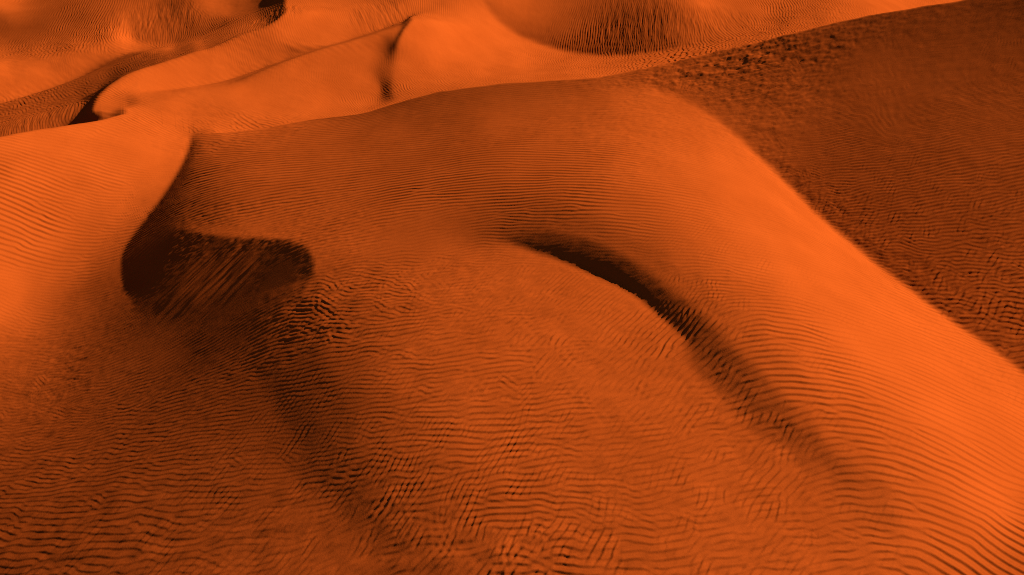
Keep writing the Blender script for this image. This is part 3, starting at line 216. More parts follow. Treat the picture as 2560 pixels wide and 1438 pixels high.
FAR = [-4913,-3714,-3026,-2597,-1481,-36,1619,3884,6434,7360,7674,7836,7658,8049,9103,9253,6726,2768,-1327,-6371,-12956,-18082,-21446,-22852,-24825,-8270,
-7385,-7607,-7493,-5826,-4507,-3190,-1630,849,1188,882,891,97,-1146,-1612,-1756,-4091,-7321,-8214,-9342,-13732,-18519,-22044,-24155,-25701,-14610,
-14159,-14157,-13518,-12270,-11077,-8465,-5888,-3828,-5829,-6102,-9576,-14547,-16544,-16084,-14176,-12186,-10736,-9560,-9805,-11712,-14388,-17219,
-19886,-22251,-19571,-19061,-17373,-14808,-10531,-7630,-8957,-10630,-12689,-14649,-15162,-14986,-13642,-12481,-11875,-11003,-9524,-8199,-7416,-7199,
-7676,-8877,-10571,-12476,-14166,-17232,-15463,-14311,-12898,-9474,-12755,-14143,-15312,-16626,-17524,-17634,-16735,-14986,-12820,-10664,-8723,-6971,
-5372,-4119,-3275,-2911,-3042,-3586,-4314,-4913,-21793,-21153,-19998,-17184,-16235,-17275,-14593,-14081,-15385,-16779,-17216,-16523,-14873,-12464,
-9656,-6792,-4117,-1787,125,1646,2764,3487,3853,4041,4185,83,31,-9,-25,18,2,-38,15,47,-65,47,-1,-28,-28,21,85,-63,-19,31,103,-123,50,-185,433,24,186,
-208,33,38,39,-103,39,30,-38,-48,79,-37,-35,-39,254,-217,-105,90,105,-50,-29,20,173,0,96,-45,14,-83,-54,-21,279,-197,-357,362,-162,-86,65,-32,96,-68,
-9,44,0,-8,-5,-11,261,-11,6,19,-232,353,-44,-53,52,-30,-70,-136,34,23,32,-54,5,1,6,-5,8,3,-1,0,170,117,93,-101,-389,218,-448,78,-5,-1,0,3,-11,4,6,5,-6,
4,2.5,3,1,6,-7,62,44,2,-156,464,-252,64,97,-15,-19,-19,0,-3,-2,3,1,2,1,-1,2.5,1,6,-8,-11,-292,-299,27,246,12,-153,-203,-7,134,217,446,275,-225,-264,
218,295,77,13,-405,-530,240,630,194,309,271,-207,-830,-1039,-222,729,508,-560,-2258,-1893,-1368,-1129,258,-350,-2295,-1794,-248,-148,-470,71,267,-171,
-125,-243,-286,-262,5431,4049,409,-1492,-1206,518,2512,1585,773,1363,-5,-1031,602,1365,1266,885,739,432,73,39,54,63,58,35,1,-852,883,2247,2527,788,
-211,-685,-840,-123,435,201,-132,-276,-225,-52,46,3,3,18,18,5,12,42,72,94,885,392,-51,859,904,95,468,158,-136,-223,-105,19,-1,-66,-170,-286,-387,-479,
-557,-636,-724,-834,-954,-1055,-1104,12,-67,81,-25,-4,-10,3,22,-23,-16,40,-4,-25,-3,41,-49,49,19,-11,-63,28,-1,126,-18,-42,-18,-40,-35,87,100,-152,16,
-36,141,-355,374,-134,-78,11,211,-123,-121,157,-88,14,11,-20,16,61,88,-161,93,-77,95,72,-270,322,-89,-421,164,39,5,-36,15,-3,-15,-1,7,3,-4,3,-2,154,
-19,62,211,-192,229,-5,-1,37,15,21,-17,2,-4,15,-5,2,1,0,1,-2,1,-1,-1,-29,4,-114,459,37,32,9,-14,-3,-8,6,1,-2,2,-2,5.5,1,2.5,3,28,4,3,3,-1,-4,2.5,2,2.5,
2,0,-3,-4,4,7,0,-1,-3,0,1,1,0,-1,0,-2,0,-2,0,5,7,-6,-4,-1,-2,2,0,14,0,-20,3,-7,15,8,-106,121,80,-353,27,4,4,2.5,-4,-1,0,2,0,-1,3,-2,-2,-6,10,5,0,-1,-3,
1,0,3,-1,0,-2,-3,2.5,1,6,6,-7,-4,-1,-2,0,3,10,-5,-6,-2,21,-25,-9,22,-1,42,-248,25,2,-1,34,-27,-7,7,1,2.5,-2,3,0,-4,-6,-1,8,0,-2,-5,7,3,-8,2,7,-5,5,0,
-7,-1,0,27,-20,-7,1,-6,3,-2,32,-20,1,-2,-4,3,0,-5,5,28,-141,4,-8,11,12,-27,10,-6,0,43,-5,-29,44,-15,1,-67,211,-47,-1,-8,7,-16,-12,39,-12,-5,-7,-2,-3,
-4,0,-1,64,-61,17,-27,28,-23,16,5,-16,2,2.5,-2,0,-1,0,42,-212,16,-5,8,-3,15,-22,24,-19,38,11,-21,35,-12,29,-123,256,-43,-6,19,-99,205,-7,-29,-20,28,
-19,19,-16,1,1,-1,0,10,-7,-2,16,-14,-2,2,1,0,-2,5.5,51,-267,9,-5,12,-1,-8,-4,-3,1,6,-1,7,66,-37,16,-21,2.5,12,-34,93,-39,-29,26,-23,7,0,3,6,-9,-1,-5,9,
-3,1,2,-1,4.5,1,6.5,45,-237,-24,-5,-2,1,10,-5,5,-68,74,16,-7,-4,-7,6,-9,27,-7,-3,-19,57,-5,3,-1,1,0,1,0,5,-9,2.5,2,12.5,1,2.5,35,-180,65,8,-1,-1,4,-5,
-9,36,-34,-22,12,-20,5,-6,-1,6,-4,1,1,5,-8,-1,1,0,1,2.5,1,-1,2.5,-1,0,1,12.5,-1,23,-119,29,5,3,6,5,-15,10,-133,232,-84,-2,97,-12,-2,2.5,1,-1,-1,2,-1,0,
-1,9.5,-1,1,13.5,12,-60,12,4,8,-1,-8,-11,-30,114,-65,54,-147,79,4,-3,-2,-1,2.5,-1,-1,13.5,1,13.5,2,-10,19,3,0,-2,-3,-5,8,6,28,-67,38,-3,7,2,0,-1,0,-1,
-1,28.5,-4,24,-43,-44,-44,-47,-60,-78,-80,-75,-69,-63,-55,-45,-40,-43,-52,-61,-70,-78,-82,-86,-89,-88,-80,-65,-49,-36,-50,-104,-173,-223,-228,-210,
-226,-279,-299,-253,-175,-118,-74,-57,140,325,315,374,258,-77,-180,-5,-30,-48,-68,-90,-91,-5,110,125,92,44,-22,-99,-159,-189,-178,-117,-28,33,43,72,
117,167,182,138,23,-139,-272,-232,38,313,375,263,161,158,186,96,-17,-78,-109,-113,-103,-106,-28,-85,-147,93,105,82,40,29,291,440,562,570,136,-139,-19,
128,185,235,286,227,216,279,195,30,19,25,-140,-284,-306,-187,-27,430,1013,794,121,-216,-233,-142,-66,-16,-112,-223,-49,49,68,74,117,127,10,-28,-6,-50,
-99,-99,-87,-65,-38,-931,-993,-945,-846,-708,-538,-455,-257,157,123,-102,-416,-609,-446,-378,-350,-409,-140,238,401,-87,-743,-478,-470,-694,-688,-785,
-790,-659,-538,-431,-374,-304,-296,-314,-181,-8,-7,-98,-34,20,23,26,38,42,40,35,24,5,-243,-149,191,849,1364,951,-276,-1073,-607,370,609,329,124,98,743,
1299,35,-999,-224,1085,1368,263,-352,-161,-84,44,156,187,226,283,299,292,248,178,131,25,-8,20,17,4,-2,1,4,4,5,5,4,1,0,1469,399,-840,-977,-236,154,-113,
-479,-550,-687,-298,907,296,-1332,-809,892,768,-253,-767,-784,-294,83,229,256,255,218,165,101,39,1,-10,-11,-18,-21,-18,-3,6,6,7,5,3,0,-2,-4,-6,-7,-6,
-4,-1,-412,-104,-10,30,36,74,243,388,689,203,-515,456,786,192,-371,-381,-112,237,361,192,45,-43,-67,-65,-61,-55,-45,-25,-11,0,3,-1,-1,1,2,1,1,1,1,4.5,
1,2,3,4,4,5,351,349,350,340,313,160,-295,-530,-861,69,-106,-131,-199,7,72,14,-23,-44,-42,-22,-7,-3,-11,-18,-15,-11,-6,-2,1,2,2,3,3,2,1,0,-1,-1,-1,-1,
-1,2.5,1,1,2,3,3,3,-55,-73,-86,-110,-125,-38,66,362,116,-26,34,4,116,45,11,1,1,0,-1,-2,2,7,11,11,7,4,2,1,0,-1,-1,-1,-1,-1,-2,-2,-2,-2,-2,-2,-2,-2,-3,
-3,-3,-2,-2,-2,-3,210,197,178,166,166,165,190,116,148,112,-24,44,-9,8,-1,-24,-40,-47,-45,-38,-29,-22,-16,-12,-11,-12,-16,-23,-32,-42,-54,-66,-77,-87,
-95,-104,-112,-120,-128,-136,-145,-155,-165,-177,-190,-201,-211,-216,-219,-1125,-1040,-924,-794,-702,-739,-894,-974,-885,-492,-118,-135,-79,-29,80,195,
262,279,264,225,173,122,85,63,54,57,74,105,149,204,266,330,393,449,496,541,583,624,665,708,754,805,860,919,982,1041,1087,1118,1135,3.5,1,-1,20.5,1,1,0,
-1,-1,0,2,0,-1,-1,1,1,-1,9,-23,20,0,-25,50,-57,96,-54,-24,0,-1,0,2,-7,5,2,-2,3.5,-1,2,-2,2,-4,13,-3,3.5,2,-1,2,-1,3,-4,-6,1,9,-1,-2,-4,4,3,-4,2,-1,2.5,
2,-17,34,-32,20,2,-9,6,1,2,6,3,-11,49,-37,1,12,-3,-7,2,8,-14,9,-1,7,-73,21,0,-2,-3,8,12,-37,13,48,-23,-13,-3,9,0,-6,23,-38,8,13,-12,9,-4,3,6,-12,6,2,
-3,1,3.5,4,-9,-2,1,-3,8,11,-25,-18,82,-10,16,-26,0,3,9,-5,-8,-5,-6,62,-146,8,34,-4,-11,6,-14,2,1,2,2,-22,18,-2,-11,26,-11,-21,2,6,-1,-1,5.5,1,-5,3,-2,
-19,15,29,16,-50,-1,-7,36,-23,25,7,-39,-37,85,-57,-72,64,-99,3,-48,30,-11,-4,7,-1,-3,2,-1,-1,2,-7,4,4,-7,3,2.5,-1,9.5,-3,-21,-35,2,30,1,-10,-20,41,-56,
3,105,7,-146,26,112,-33,-22,12,55,23,5,-12,8,3.5,1,-3,0,1,4.5,1,12.5,1,41,1,-4,3,-1,-8,23,-146,249,-105,-18,72,-5,-26,-15,11,-7,5,16,-12,-6,-1,3,-2,1,
-1,2.5,1,2.5,-1,18.5,-1,0,-6,7,19,-41,-37,154,-102,1,-74,10,9,-3,-1,1,-1,0,1,29.5,-2,-1,2,-1,-3,8,-43,137,-96,23,-43,71,-7,-1,0,1,37.5,1,-5,17,-36,28,
-15,92,-18,1,1,35.5,5,0,-2,1,2,5,-7,11,-63,101,-43,5,-2,-1,1,1,32.5,2,11,1,76.5,3,0,-4,2.5,1,0,1,-1,-2,4,-3,15,-65,38,-25,33,-18,15,-84,10,1,75.5,1,-1,
-1,5.5,-2,3,0,-4,-6,0,9,-6,7,-3,1,18,-75,10,1,76.5,1,3.5,-1,2.5,8,-8,-4,1,2,0,-3,2,-1,1,0,14,-59,10,1,75.5,2,2.5,-1,-1,4,3,-1,-2,10.5,10,-43,9,1,5.5,2,
-1,-1,38.5,-1,0,1,0,1,1,-1,0,-1,6.5,1,0,-1,-1,10.5,5,-3,-1,0,2,0,-1,12.5,8,-33,8,1,3.5,-1,3,3,-3,-3,1,0,1,7.5,-1,2.5,1,1,-1,2.5,-1,-2,1,4,13.5,-2,1,0,
2,3,-4,0,-1,9.5,1,9,-6,-4,1,1,2,-2,6.5,-1,5,-2,-1,16.5,9,-39,3.5,-1,1,1,-1,2.5,-2,0,1,0,-1,0,1,-2,3,-1,0,-2,-3,2,5,-1,0,-5,2,-2,0,1,-11,-4,5.5,-1,0,2,
1,-1,-1,0,5,-3,2,0,-2,2.5,1,5.5,1,0,-1,1,1,7,-9,1,-1,2,3,-7,2,2,-4,1,3,0,-2,2,-2,-1,1,15.5,12,-52,4.5,1,0,1,-2,0,1,3.5,-1,1,-5,6,10,0,1,2,-4,1,2,-2,
2.5,3,-8,0,6,-26,6.5,-2,4,-6,1,-3,1,4,-1,-1,0,-2,2,-1,0,-1,2,1,-1,2.5,1,-1,-1,1,4.5,-1,2,1,-5,2,3,-4,3,-1,-1,20.5,14,-62,7,1,3.5,1,1,-2,-2,2,0,-4,2,4,
-4,2,7,-9,0,-3,9,-15,7,-2,0,-2,4,2,-5,0,-14,-16,2,-3,3,-2,1,0,-4,0,30,-18,0,3,1,-6,0,-1,3,1,-3,2.5,3,-2,4.5,-1,2.5,-1,1,-1,2,-1,3.5,1,0,1,-2,22.5,15,
-66,8,5.5,1,0,-2,4,0,-2,3,-6,2,-2,1,0,2,0,8,-17,3,9,-5,1,-1,2,-2,-15,36,-19,-1,-1,-1,-4,2,7,-8,-22,47,-19,2,-5,-2,5,-3,-1,3,-1,-1,2.5,2,-1,10.5,-1,-1,
2.5,1,26.5,15,-64,6,3.5,1,2,3,-5,2.5,-1,1,0,2,1,0,-2,1,0,-1,5,-6,-6,19,-19,3,10,-1,-4,10,-23,7,0,1,3,0,3,-8,-20,44,-19,0,1,-2,0,3,-5,1,1,2.5,-1,3.5,1,
-1,-1,38.5,14,-58,-17,-3,-1,0,-3,-1,3.5,1,2.5,2,-6,7,-5,-1,6,-6,-1,-2,4,5,8,-5,2,-12,2.5,1,9,-2,-2,0,-3,1,5,-5,2,2.5,-2,2.5,1,-1,0,-1,7.5,1,-1,39.5,12,
-52,-8,-3,2.5,1,2.5,1,0,1,-2,1,0,-4,9,-8,-5,6,-5,13,4,-4,-2,-6,1,-4,8,2,0,-1,-3,1,4,-3,0,1,-1,-2,4,-3,15.5,1,40.5,10,-44,20,2,7.5,1,-1,2.5,4,0,-24,24,
3,0,-9,-2,0,3,0,-1,1,-1,1,-1,-1,1,1,-1,3.5,1,0,-1,1,-1,55.5,9,-37,20,2,8.5,1,-2,4,3,-42,63,-20,-10,9,-3,3,0,-2,4.5,-1,10.5,1,57.5,7,-29,19,2,7.5,2,1,
-1,-11,6,-7,2,5,41,-41,5,2,3,-25,11,-1,71.5,5,-22,11,1,2.5,-1,2.5,3,0,-1,-3,-1,9,1,-27,-15,60,-26,-16,7,-2,24,-31,15,-2,-1,70.5,3,-14,6,1,6.5,1,0,-1,
2.5,-4,-9,26,-6,-11,0,3,13,-53,43,-3,-1,71.5,2,-8,5,1,5.5,-1,3.5,-1,-1,-1,4,5,-5,1,2,5,-17,8,2,74.5,-2,5,1,11.5,1,1,1,0,-1,6,-8,-3,3,74.5,-1,3,6,1,6.5,
-1,7.5,1,5,-9,-2,3,75.5,-1,6,8,1,13.5,1,5,-11,1,1,76.5,-2,8,-16,-16,-16,-16,-17,-17,-17,-17,-18,-18,-19,-19,-20,-20,-21,-22,-23,-24,-25,-26,-26,-27,
-27,-27,-27,-26,-26,-26,-26,-26,-26,-24,-23,-22,-22,-22,-22,-22,-21,-21,-21,-21,-21,-21,-21,-21,-21,-22,-23,-24,-25,-27,-28,-30,-32,-35,-39,-43,-45,
-47,-49,-52,-55,-60,-66,-73,-79,-86,-93,-96,-93,-85,-75,-65,-55,-47,-39,-32,-29,-44,-32,37,88,109,111,108,96,79,96,132,-12,-130,-362,-176,27,-17,-12,
-12,-1,-1,-1,-1,-1,-2,-2,-2,-3,-4,-5,-5,-4,-4,-3,-3,-2,-2,-1,-1,-1,-1,-1,-1,-1,-1,0,1,1,1,0,-1,-2,-3,-4,-4,-4,-5,-5,-5,-6,-6,-6,-6,-5,-4,-2,0,1,1,1,1,
2.5,-2,-4,-7,-11,-16,-20,-20,-17,-15,-13,-14,-17,-21,-22,-20,-16,-9,-1,2,2,1,1,0,-3,9,29,23,9,1,-5,-18,-34,0,12,-114,-39,13,7,18,13,-7,2,3,5,3.5,1,1,1,
1,2,1,1,2,3,5,6,7,8,9,10,12,14,16,19,22,23,20,14,6,0,-4,-6,-7,-6,-5,-3,-2,-1,-1,0,1,2,3,4,5,5,5,4,3,2,1,0,-4,-9,-15,-26,-38,-45,-42,-28,-7,9,19,21,19,
17,18,27,38,44,44,34,16,3,1,2,1,3.5,-4,-8,-10,-10,-14,4,68,38,-39,-1,17,16,12,13,12,8,7,6,5,4,0,-1,-2,-3,-4,-5,-5,-5,-3,5,14,20,22,21,18,12,4,-6,-18,
-30,-43,-52,-58,-60,-58,-53,-42,-27,-15,-7,0,5,7,6,4,3,3,5,8,13,19,24,27,29,27,24,17,7,-3,-18,-39,-55,-50,-11,46,85,103,92,64,37,18,8,3,-2,-14,-22,-18,
-13,-8,-4,-4,-8,-11,-13,-13,-12,-11,-10,-9,-9,-6,4,13,-39,-40,-2,16,12,6,1,-2,-4,-3,-2,-2,-2,-2,-1,-23,-26,-30,-33,-33,-31,-26,-9,16,6,-23,-50,-66,-74,
-72,-60,-42,-20,2,23,40,52,56,54,49,45,45,45,40,32,20,15,4,7,15,22,26,23,12,-5,-23,-38,-47,-48,-43,-36,-38,-46,-43,25,174,231,151,39,-49,-108,-115,-92,
-72,-54,-44,-40,-36,-29,-11,3,-17,-38,-43,-36,-23,-12,-4,0,4,6,8,10,10,13,15,3,2,8,6,0,-5,-9,-11,-12,-12,-11,-10,-9,-7,-5,-3,-1,50,73,102,126,137,139,
133,85,30,36,73,94,103,100,85,64,45,22,0,-8,-16,-24,-34,-37,-22,-8,-3,-5,-10,-17,-17,-38,15,3,-25,-45,-47,-37,-22,-8,0,-8,-15,-18,-8,43,195,283,134,
-55,-129,-98,-56,-5,28,37,34,25,18,19,24,28,31,24,-15,-29,22,45,47,39,23,15,13,10,3,0,2,5,7,-13,-12,-3,-2,0,-1,-2,-2,-1,0,1,2,2,1,1,1,2.5,-1,0,-43,-93,
-132,-153,-158,-141,-104,-87,-82,-72,-60,-57,-54,-45,-35,-42,-31,8,23,49,84,115,130,110,75,3,-33,-30,-21,-13,11,-11,-1,-7,-22,-38,-48,-51,-28,47,194,
193,86,-15,-177,-243,-252,-304,-312,-280,-237,-159,-63,30,85,106,110,96,73,56,49,38,52,85,61,21,6,-5,-12,-11,-15,-20,-14,12,26,3,-12,-7,0,3,2,1,1,1,2,
2,2,2,2,2,2,2,2,1,1,2.5,-48,-20,7,22,26,24,20,5,-9,-11,-18,-34,-64,-90,-77,-25,106,181,22,-102,-207,-271,-263,-221,-142,-72,-24,-1,2,3,5,-35,-67,-91,
-49,43,145,235,262,78,-284,-340,-208,-100,118,153,78,46,57,68,71,71,70,53,15,-41,-113,-182,-231,-239,-237,-226,-190,-166,-140,-89,-51,-37,-28,-12,10,
37,43,10,-35,-21,-5,0,3,2,2,1,1,1,1,2,2,2,2,2,2,1,1,1,1,1,2.5,18,10,0,-11,-24,-44,-74,-100,-102,-83,2,178,413,544,306,-153,-382,-246,-26,50,60,76,74,
52,31,24,27,9,-38,-104,-158,114,368,318,147,-68,-359,-482,-275,47,163,349,179,14,-48,-54,-13,10,4,-9,-11,5,19,21,23,27,33,38,40,43,48,56,59,47,38,33,
28,27,18,5,-14,-17,-7,2,7,4,3,1,12.5,1,1,6.5,-100,-87,-73,-37,26,139,320,474,462,273,-251,-723,-650,-229,95,199,237,222,169,119,97,54,34,36,-16,-88,
-141,12,393,640,345,-158,-340,-408,-241,187,526,473,88,-14,8,-131,-85,-49,-13,2,-14,-23,-11,1,2,-3,-7,-10,-12,-11,-5,11,18,13,8,7,11,10,5,3,3,1,2.5,2,
3,2,1,1,23.5,38,124,248,280,114,-240,-553,-504,-104,310,439,355,223,80,-35,-99,-137,-120,-66,-29,-52,-138,-243,-161,249,541,309,-298,-713,-601,-161,
323,619,407,-16,-208,-163,-80,-7,-50,-53,-28,-24,-13,-16,-14,2,12,8,4,6,12,17,20,22,17,4,-2,-3,-3,-2,-1,-2,-2,-1,-2,-2,-2,-2,-1,28.5,108,-132,-284,
-197,-6,83,39,-47,-117,-160,-158,-123,-90,-63,-36,-15,-10,-29,-75,-112,104,562,480,-175,-610,-511,-94,254,429,275,-80,-235,-138,-36,-19,-45,-87,-135,
-109,7,57,50,45,40,39,31,20,12,8,4,2,1,0,-2,-3,-3,-1,0,1,5.5,-1,-1,-1,-1,30.5,-22,45,41,11,-15,-17,1,18,25,22,17,12,9,9,10,18,-9,94,400,40,-496,-485,
-76,244,324,265,119,-42,-50,-32,-27,-40,-70,-54,12,72,103,95,15,-12,-7,-13,-8,-12,-11,-8,-7,-6,-5,-5,-4,-4,-3,-2,-1,43.5,26,14,6,1,-3,-5,-3,1,6,6,2,-3,
-3,12,31,-34,49,-130,-51,139,225,189,44,-85,-106,-96,-85,-68,-46,-3,35,51,42,25,9,1,-4,-6,2,3,3,3,0,-1,-2,-3,-2,-2,-2,-2,-1,-1,-1,-1,-1,-1,-1,41.5,3,9,
16,22,24,25,30,41,54,71,98,128,116,42,96,205,4,-120,-3,-56,-72,-51,-5,24,20,34,38,36,27,13,3,-2,-4,-7,-6,-4,-1,7.5,-1,-1,-1,-1,-1,-1,-1,-1,-1,45.5,14,
23,27,21,11,3,-7,-21,-26,-47,-74,-82,-51,-42,-115,-63,104,178,24,14,14,11,5,-12,-6,-4,-10,-11,-10,-10,-9,-5,-2,-3,-2,-1,-1,-1,-2,-2,-1,-1,56.5,-2,1,1,
-7,-10,-7,-8,-10,-10,-10,0,4,5,21,55,58,22,-5,-5,0,-7,6,-12,15,10,5,3,2,1,0,-1,13.5,1,1,1,1,50.5,-5,-6,-6,-6,-7,-7,-9,-9,-7,3,7,6,7,5,5,-5,-30,-23,8,9,
13,-20,12,-2,2,3,3,2,2,2,1,1,1,71.5,1,1,1,1,-1,3,5,3,-5,-7,3,6,-9,1,-13,8,-1,-1,-1,2.5,1,1,1,1,67.5,4,3,3,2,2,3,3,4,3,3,3,3,0,-1,-1,0,1,4,11,-9,3,0,-1,
0,-1,-1,-1,44.5,-1,-1,-1,-1,-1,-1,-1,-1,-1,-1,-1,-1,-1,-1,-1,-1,-1,-1,-1,-1,-1,-1,-1,-1,-1,-1,-1,65,63,60,56,53,50,46,43,40,40,44,46,51,54,55,54,48,37,
-1,16,10,9,7,4,3,2,0,-2,-5,-8,-11,-14,-15,-16,-17,-16,-16,-15,-14,-12,-10,-9,-7,-6,-5,-5,-4,-4,-3,-3,-3,-4,-4,-5,-6,-7,-9,-10,-12,-14,-16,-18,-20,-22,
-23,-25,-27,-28,-29,-30,-32,-33,-34,-36,-37,-38,-39,-40,-42,-43,-44,-46,-47,-49,-51,-52,-54,-56,-58,-60,-62,-63,-64,-66,-66,-67,-67,-67,-279,-269,-256,
-241,-226,-211,-196,-181,-172,-174,-185,-205,-222,-235,-239,-232,-201,-149,-50,-48,-41,-36,-28,-19,-14,-10,-3,7,20,35,48,58,65,69,71,70,68,64,58,52,45,
38,32,26,23,20,17,16,15,15,15,17,20,23,27,32,38,45,52,60,68,76,84,92,99,107,114,119,124,130,135,141,146,151,156,161,166,171,177,182,188,195,201,208,
215,222,230,238,247,255,262,268,273,277,280,282,283,284,78.5,2,-3,0,1,3.5,1,0,-5,10,-9,0,47,-28,24,-19,9,3,78.5,-2,1,5.5,1,-12,23,-17,4,4,2,-7,4,-3,3,
-1,83.5,1,-3,-1,10,-13,7,-1,63.5,-1,1,2.5,-1,21.5,1,-2,1,3,-6,2,1,-1,17.5,-1,1,-1,22.5,-1,13.5,1,0,1,-3,-3,7,0,-1,-1,0,-1,7.5,-1,0,1,-1,11.5,1,-1,2,-2,
1,15.5,2,5.5,4,-4,-2,2,6.5,1,0,1,4.5,-1,2,-2,2,2.5,-2,-1,9,11.5,1,0,-9,10,2,-2,-6,1,2,-1,2,9.5,4,-6,2,1,10.5,1,0,-1,1,17.5,-2,3.5,1,-1,0,1,7.5,2,-2,0,
-2,3.5,1,0,-1,4,-3,1,0,1,4,-11,1,5.5,1,-3,-2,8,-6,2,4,-12,9,-3,2.5,-2,1,-2,1,-1,5.5,-2,3,-3,-1,5,-3,0,1,-1,2.5,1,-1,-1,3,-1,0,-1,20.5,1,5.5,1,-1,3.5,1,
2.5,1,-9,7,0,-4,1,0,1,-1,3.5,1,0,-1,0,4,1,1,0,-3,5,-5,0,11,5,-54,36,-13,1,7,-3,-3,2.5,1,-1,2.5,-1,-1,2.5,-1,2,-3,1,-3,2,-1,-1,2,6.5,3,-3,0,1,28.5,-1,2,
2.5,-2,-4,2,12,0,-13,-4,8,5,-3,-1,2,0,-1,2.5,1,0,2,9,-40,3,14,-12,3,8,-11,-2,3,24,3,-6,-8,3,-4,1,1,2.5,-1,14.5,1,5.5,-1,27.5,3,-1,2.5,-1,-3,3,-4,4,14,
-11,-13,2,11,-2,-3,1,0,-1,0,3,-5,2,2,2,3,-13,2.5,28,-36,4,6,-9,-6,5,9,12,-38,78,-53,2,3,-1,1,2,-2,12.5,1,0,1,-1,35.5,3,-1,2,3,5,-1,-11,-1,3,7,-3,-2,1,
-1,4.5,1,0,1,5,-12,-4,2,12,4,-9,-12,3,1,4,12,-5,-11,2,4,-2,8,-13,7,-2,1,0,-1,0,1,51.5,-4,-7,-5,1,6,1,-2,2.5,-1,3.5,-2,1,0,2,-1,7,-22,-3,30,-1,-9,-15,5,
4,0,10,0,-12,2,3,1,0,-1,5,-9,-8,12,-3,2,-1,1,54.5,9,1,-1,0,-1,9.5,-1,11,-25,5,32,-17,-17,3,11,0,-3,5,-5,-4,5,-2,1,1,-3,1,3.5,4,-8,6,-2,57.5,-1,11.5,-2,
1,9,-28,5,-9,4,3,-2,8,-7,0,2,13.5,1,-1,67.5,-1,-2,6,6,-14,-1,-8,-7,0,-7,-2,2.5,6,-4,74.5,2,3.5,-1,2,-1,2.5,-1,-2,1,6,4,-20,10,11,-23,0,1,1,-5,-14,0,1,
-1,73.5,1,5.5,1,5.5,-1,2,13,-15,0,4,0,-6,22,12,-2,83.5,1,0,-1,1,0,2,-3,-5,5,-1,-2,18,-11,-7,2,85.5,1,0,1,-1,0,2,-3,0,5,-25,-1,86.5,1,7.5,5,-22,4,93.5,
1,8,-12,1,78.5,1,8.5,1,5.5,-1,4,0,-6,2,78.5,4,180.5,4,-13,5,6,0,4,-10,2,8,-6,4,-2,2,5,4,174.5,-1,0,2,-1,-1,3,0,3,-3,-1,1,2,-1,-1,1,-2,1,2.5,8,4,172.5,
-1,0,3,-2,8.5,-1,8.5,7,4,170.5,-1,-1,7,-2,-1,18.5,6,4,169.5,-2,7,-2,-2,20.5,6,4,166.5,1,0,3,-1,-1,22.5,5,4,168.5,-1,24.5,4,4,193.5,3,4,107.5,-1,85.5,3,
4,193.5,3,3,13.5,1,85.5,-1,93.5,4,2,61.5,1,63.5,1,2.5,-1,64.5,4,52.5,-1,6.5,2,-8,11,-3,-1,27.5,1,0,-1,34.5,-1,65.5,5,-2,33.5,1,17.5,-1,6.5,1,-13,23,-9,
28.5,-1,1,6.5,1,0,-1,22.5,-1,22.5,1,46.5,5,34.5,1,23.5,1,0,-5,13,-7,17.5,1,0,-1,2.5,1,60.5,-1,2,0,-1,44.5,6,2,32.5,1,2,0,-3,2,4.5,-1,14.5,-1,2.5,-3,7,
-5,-1,15.5,2,-7,5,1,4.5,1,1,27.5,-1,1,-1,2.5,1,-1,71.5,6,3,30.5,1,0,1,-1,-1,3.5,-1,0,1,0,-1,13.5,-1,2.5,-3,4,-4,-1,-1,0,1,-1,0,1,0,-1,0,1,3.5,-1,1,0,
-8,17,-7,7.5,-1,103.5,6,3,25.5,1,10.5,1,0,-1,3.5,-1,14.5,-1,1,-4,5,-4,-1,1,8.5,-1,4.5,1,-1,-8,18,-7,111.5,6,3,26.5,-2,2.5,1,10.5,1,0,-2,2.5,1,0,-1,8.5,
-1,-1,-2,1,7,-4,5.5,-1,2.5,-1,6.5,2,-13,16,-6,112.5,6,3,1,11.5,1,0,-1,0,1,2.5,-1,6.5,1,13.5,1,0,-2,2.5,1,1,-2,9.5,1,2,0,-3,3.5,1,-1,1,-1,3.5,1,0,1,0,
-1,-4,-4,15,-9,1,-1,35.5,-1,1,-1,73.5,6,2,11.5,1,3.5,1,-1,-1,24.5,-1,3.5,2,-2,4.5,1,4.5,-1,1,-2,0,1,6.5,1,-1,4.5,-1,0,-2,6,-4,1,113.5,6,-1,11.5,-1,
24.5,1,1,-2,2.5,1,2.5,-1,-1,3,-2,0,2,6.5,-1,1,5.5,1,10.5,-1,-1,1,2,-1,114.5,5,-12,1,7.5,-1,18.5,1,0,-1,1,2.5,1,1,-1,2.5,-1,1,-1,3.5,1,1,5.5,-1,8.5,1,0,
-1,-1,9.5,1,-1,-3,3,1,-1,114.5,5,-12,-3,25.5,-1,1,0,-1,3.5,2,2.5,-1,2.5,-1,1,1,0,1,3.5,-1,2.5,-1,1,3.5,1,18.5,-1,-2,1,2,-1,0,1,-1,2.5,-1,108.5,4,-3,
26.5,-1,0,1,-1,3.5,1,-2,-1,-1,1,2,2.5,-1,0,-1,1,-1,1,1,0,-1,-1,1,1,23.5,1,0,-1,114.5,4,6,28.5,1,2.5,1,-2,-1,2,3,2.5,-1,0,-1,-1,2,-1,2.5,1,146.5,4,7,
27.5,-1,1,0,-3,0,4,1,-1,-2,1,-1,155.5,3,8,26.5,1,-1,1,-4,5,3,-3,-1,2.5,2,-1,3.5,1,151.5,3,9,26.5,1,-2,-4,3,3,-3,0,-1,0,1,6.5,-1,150.5,3,9,23.5,1,-1,-1,
0,1,-8,16,-5,1,-2,-4,12,-6,157.5,2,8,20.5,1,0,-1,2.5,-1,0,1,0,-1,-6,2,-1,1,5,-3,-1,1,5.5,1,-2,1,147.5,2,6,10.5,-1,10.5,-1,1,-1,1,0,1,0,-4,3,-1,0,4,0,
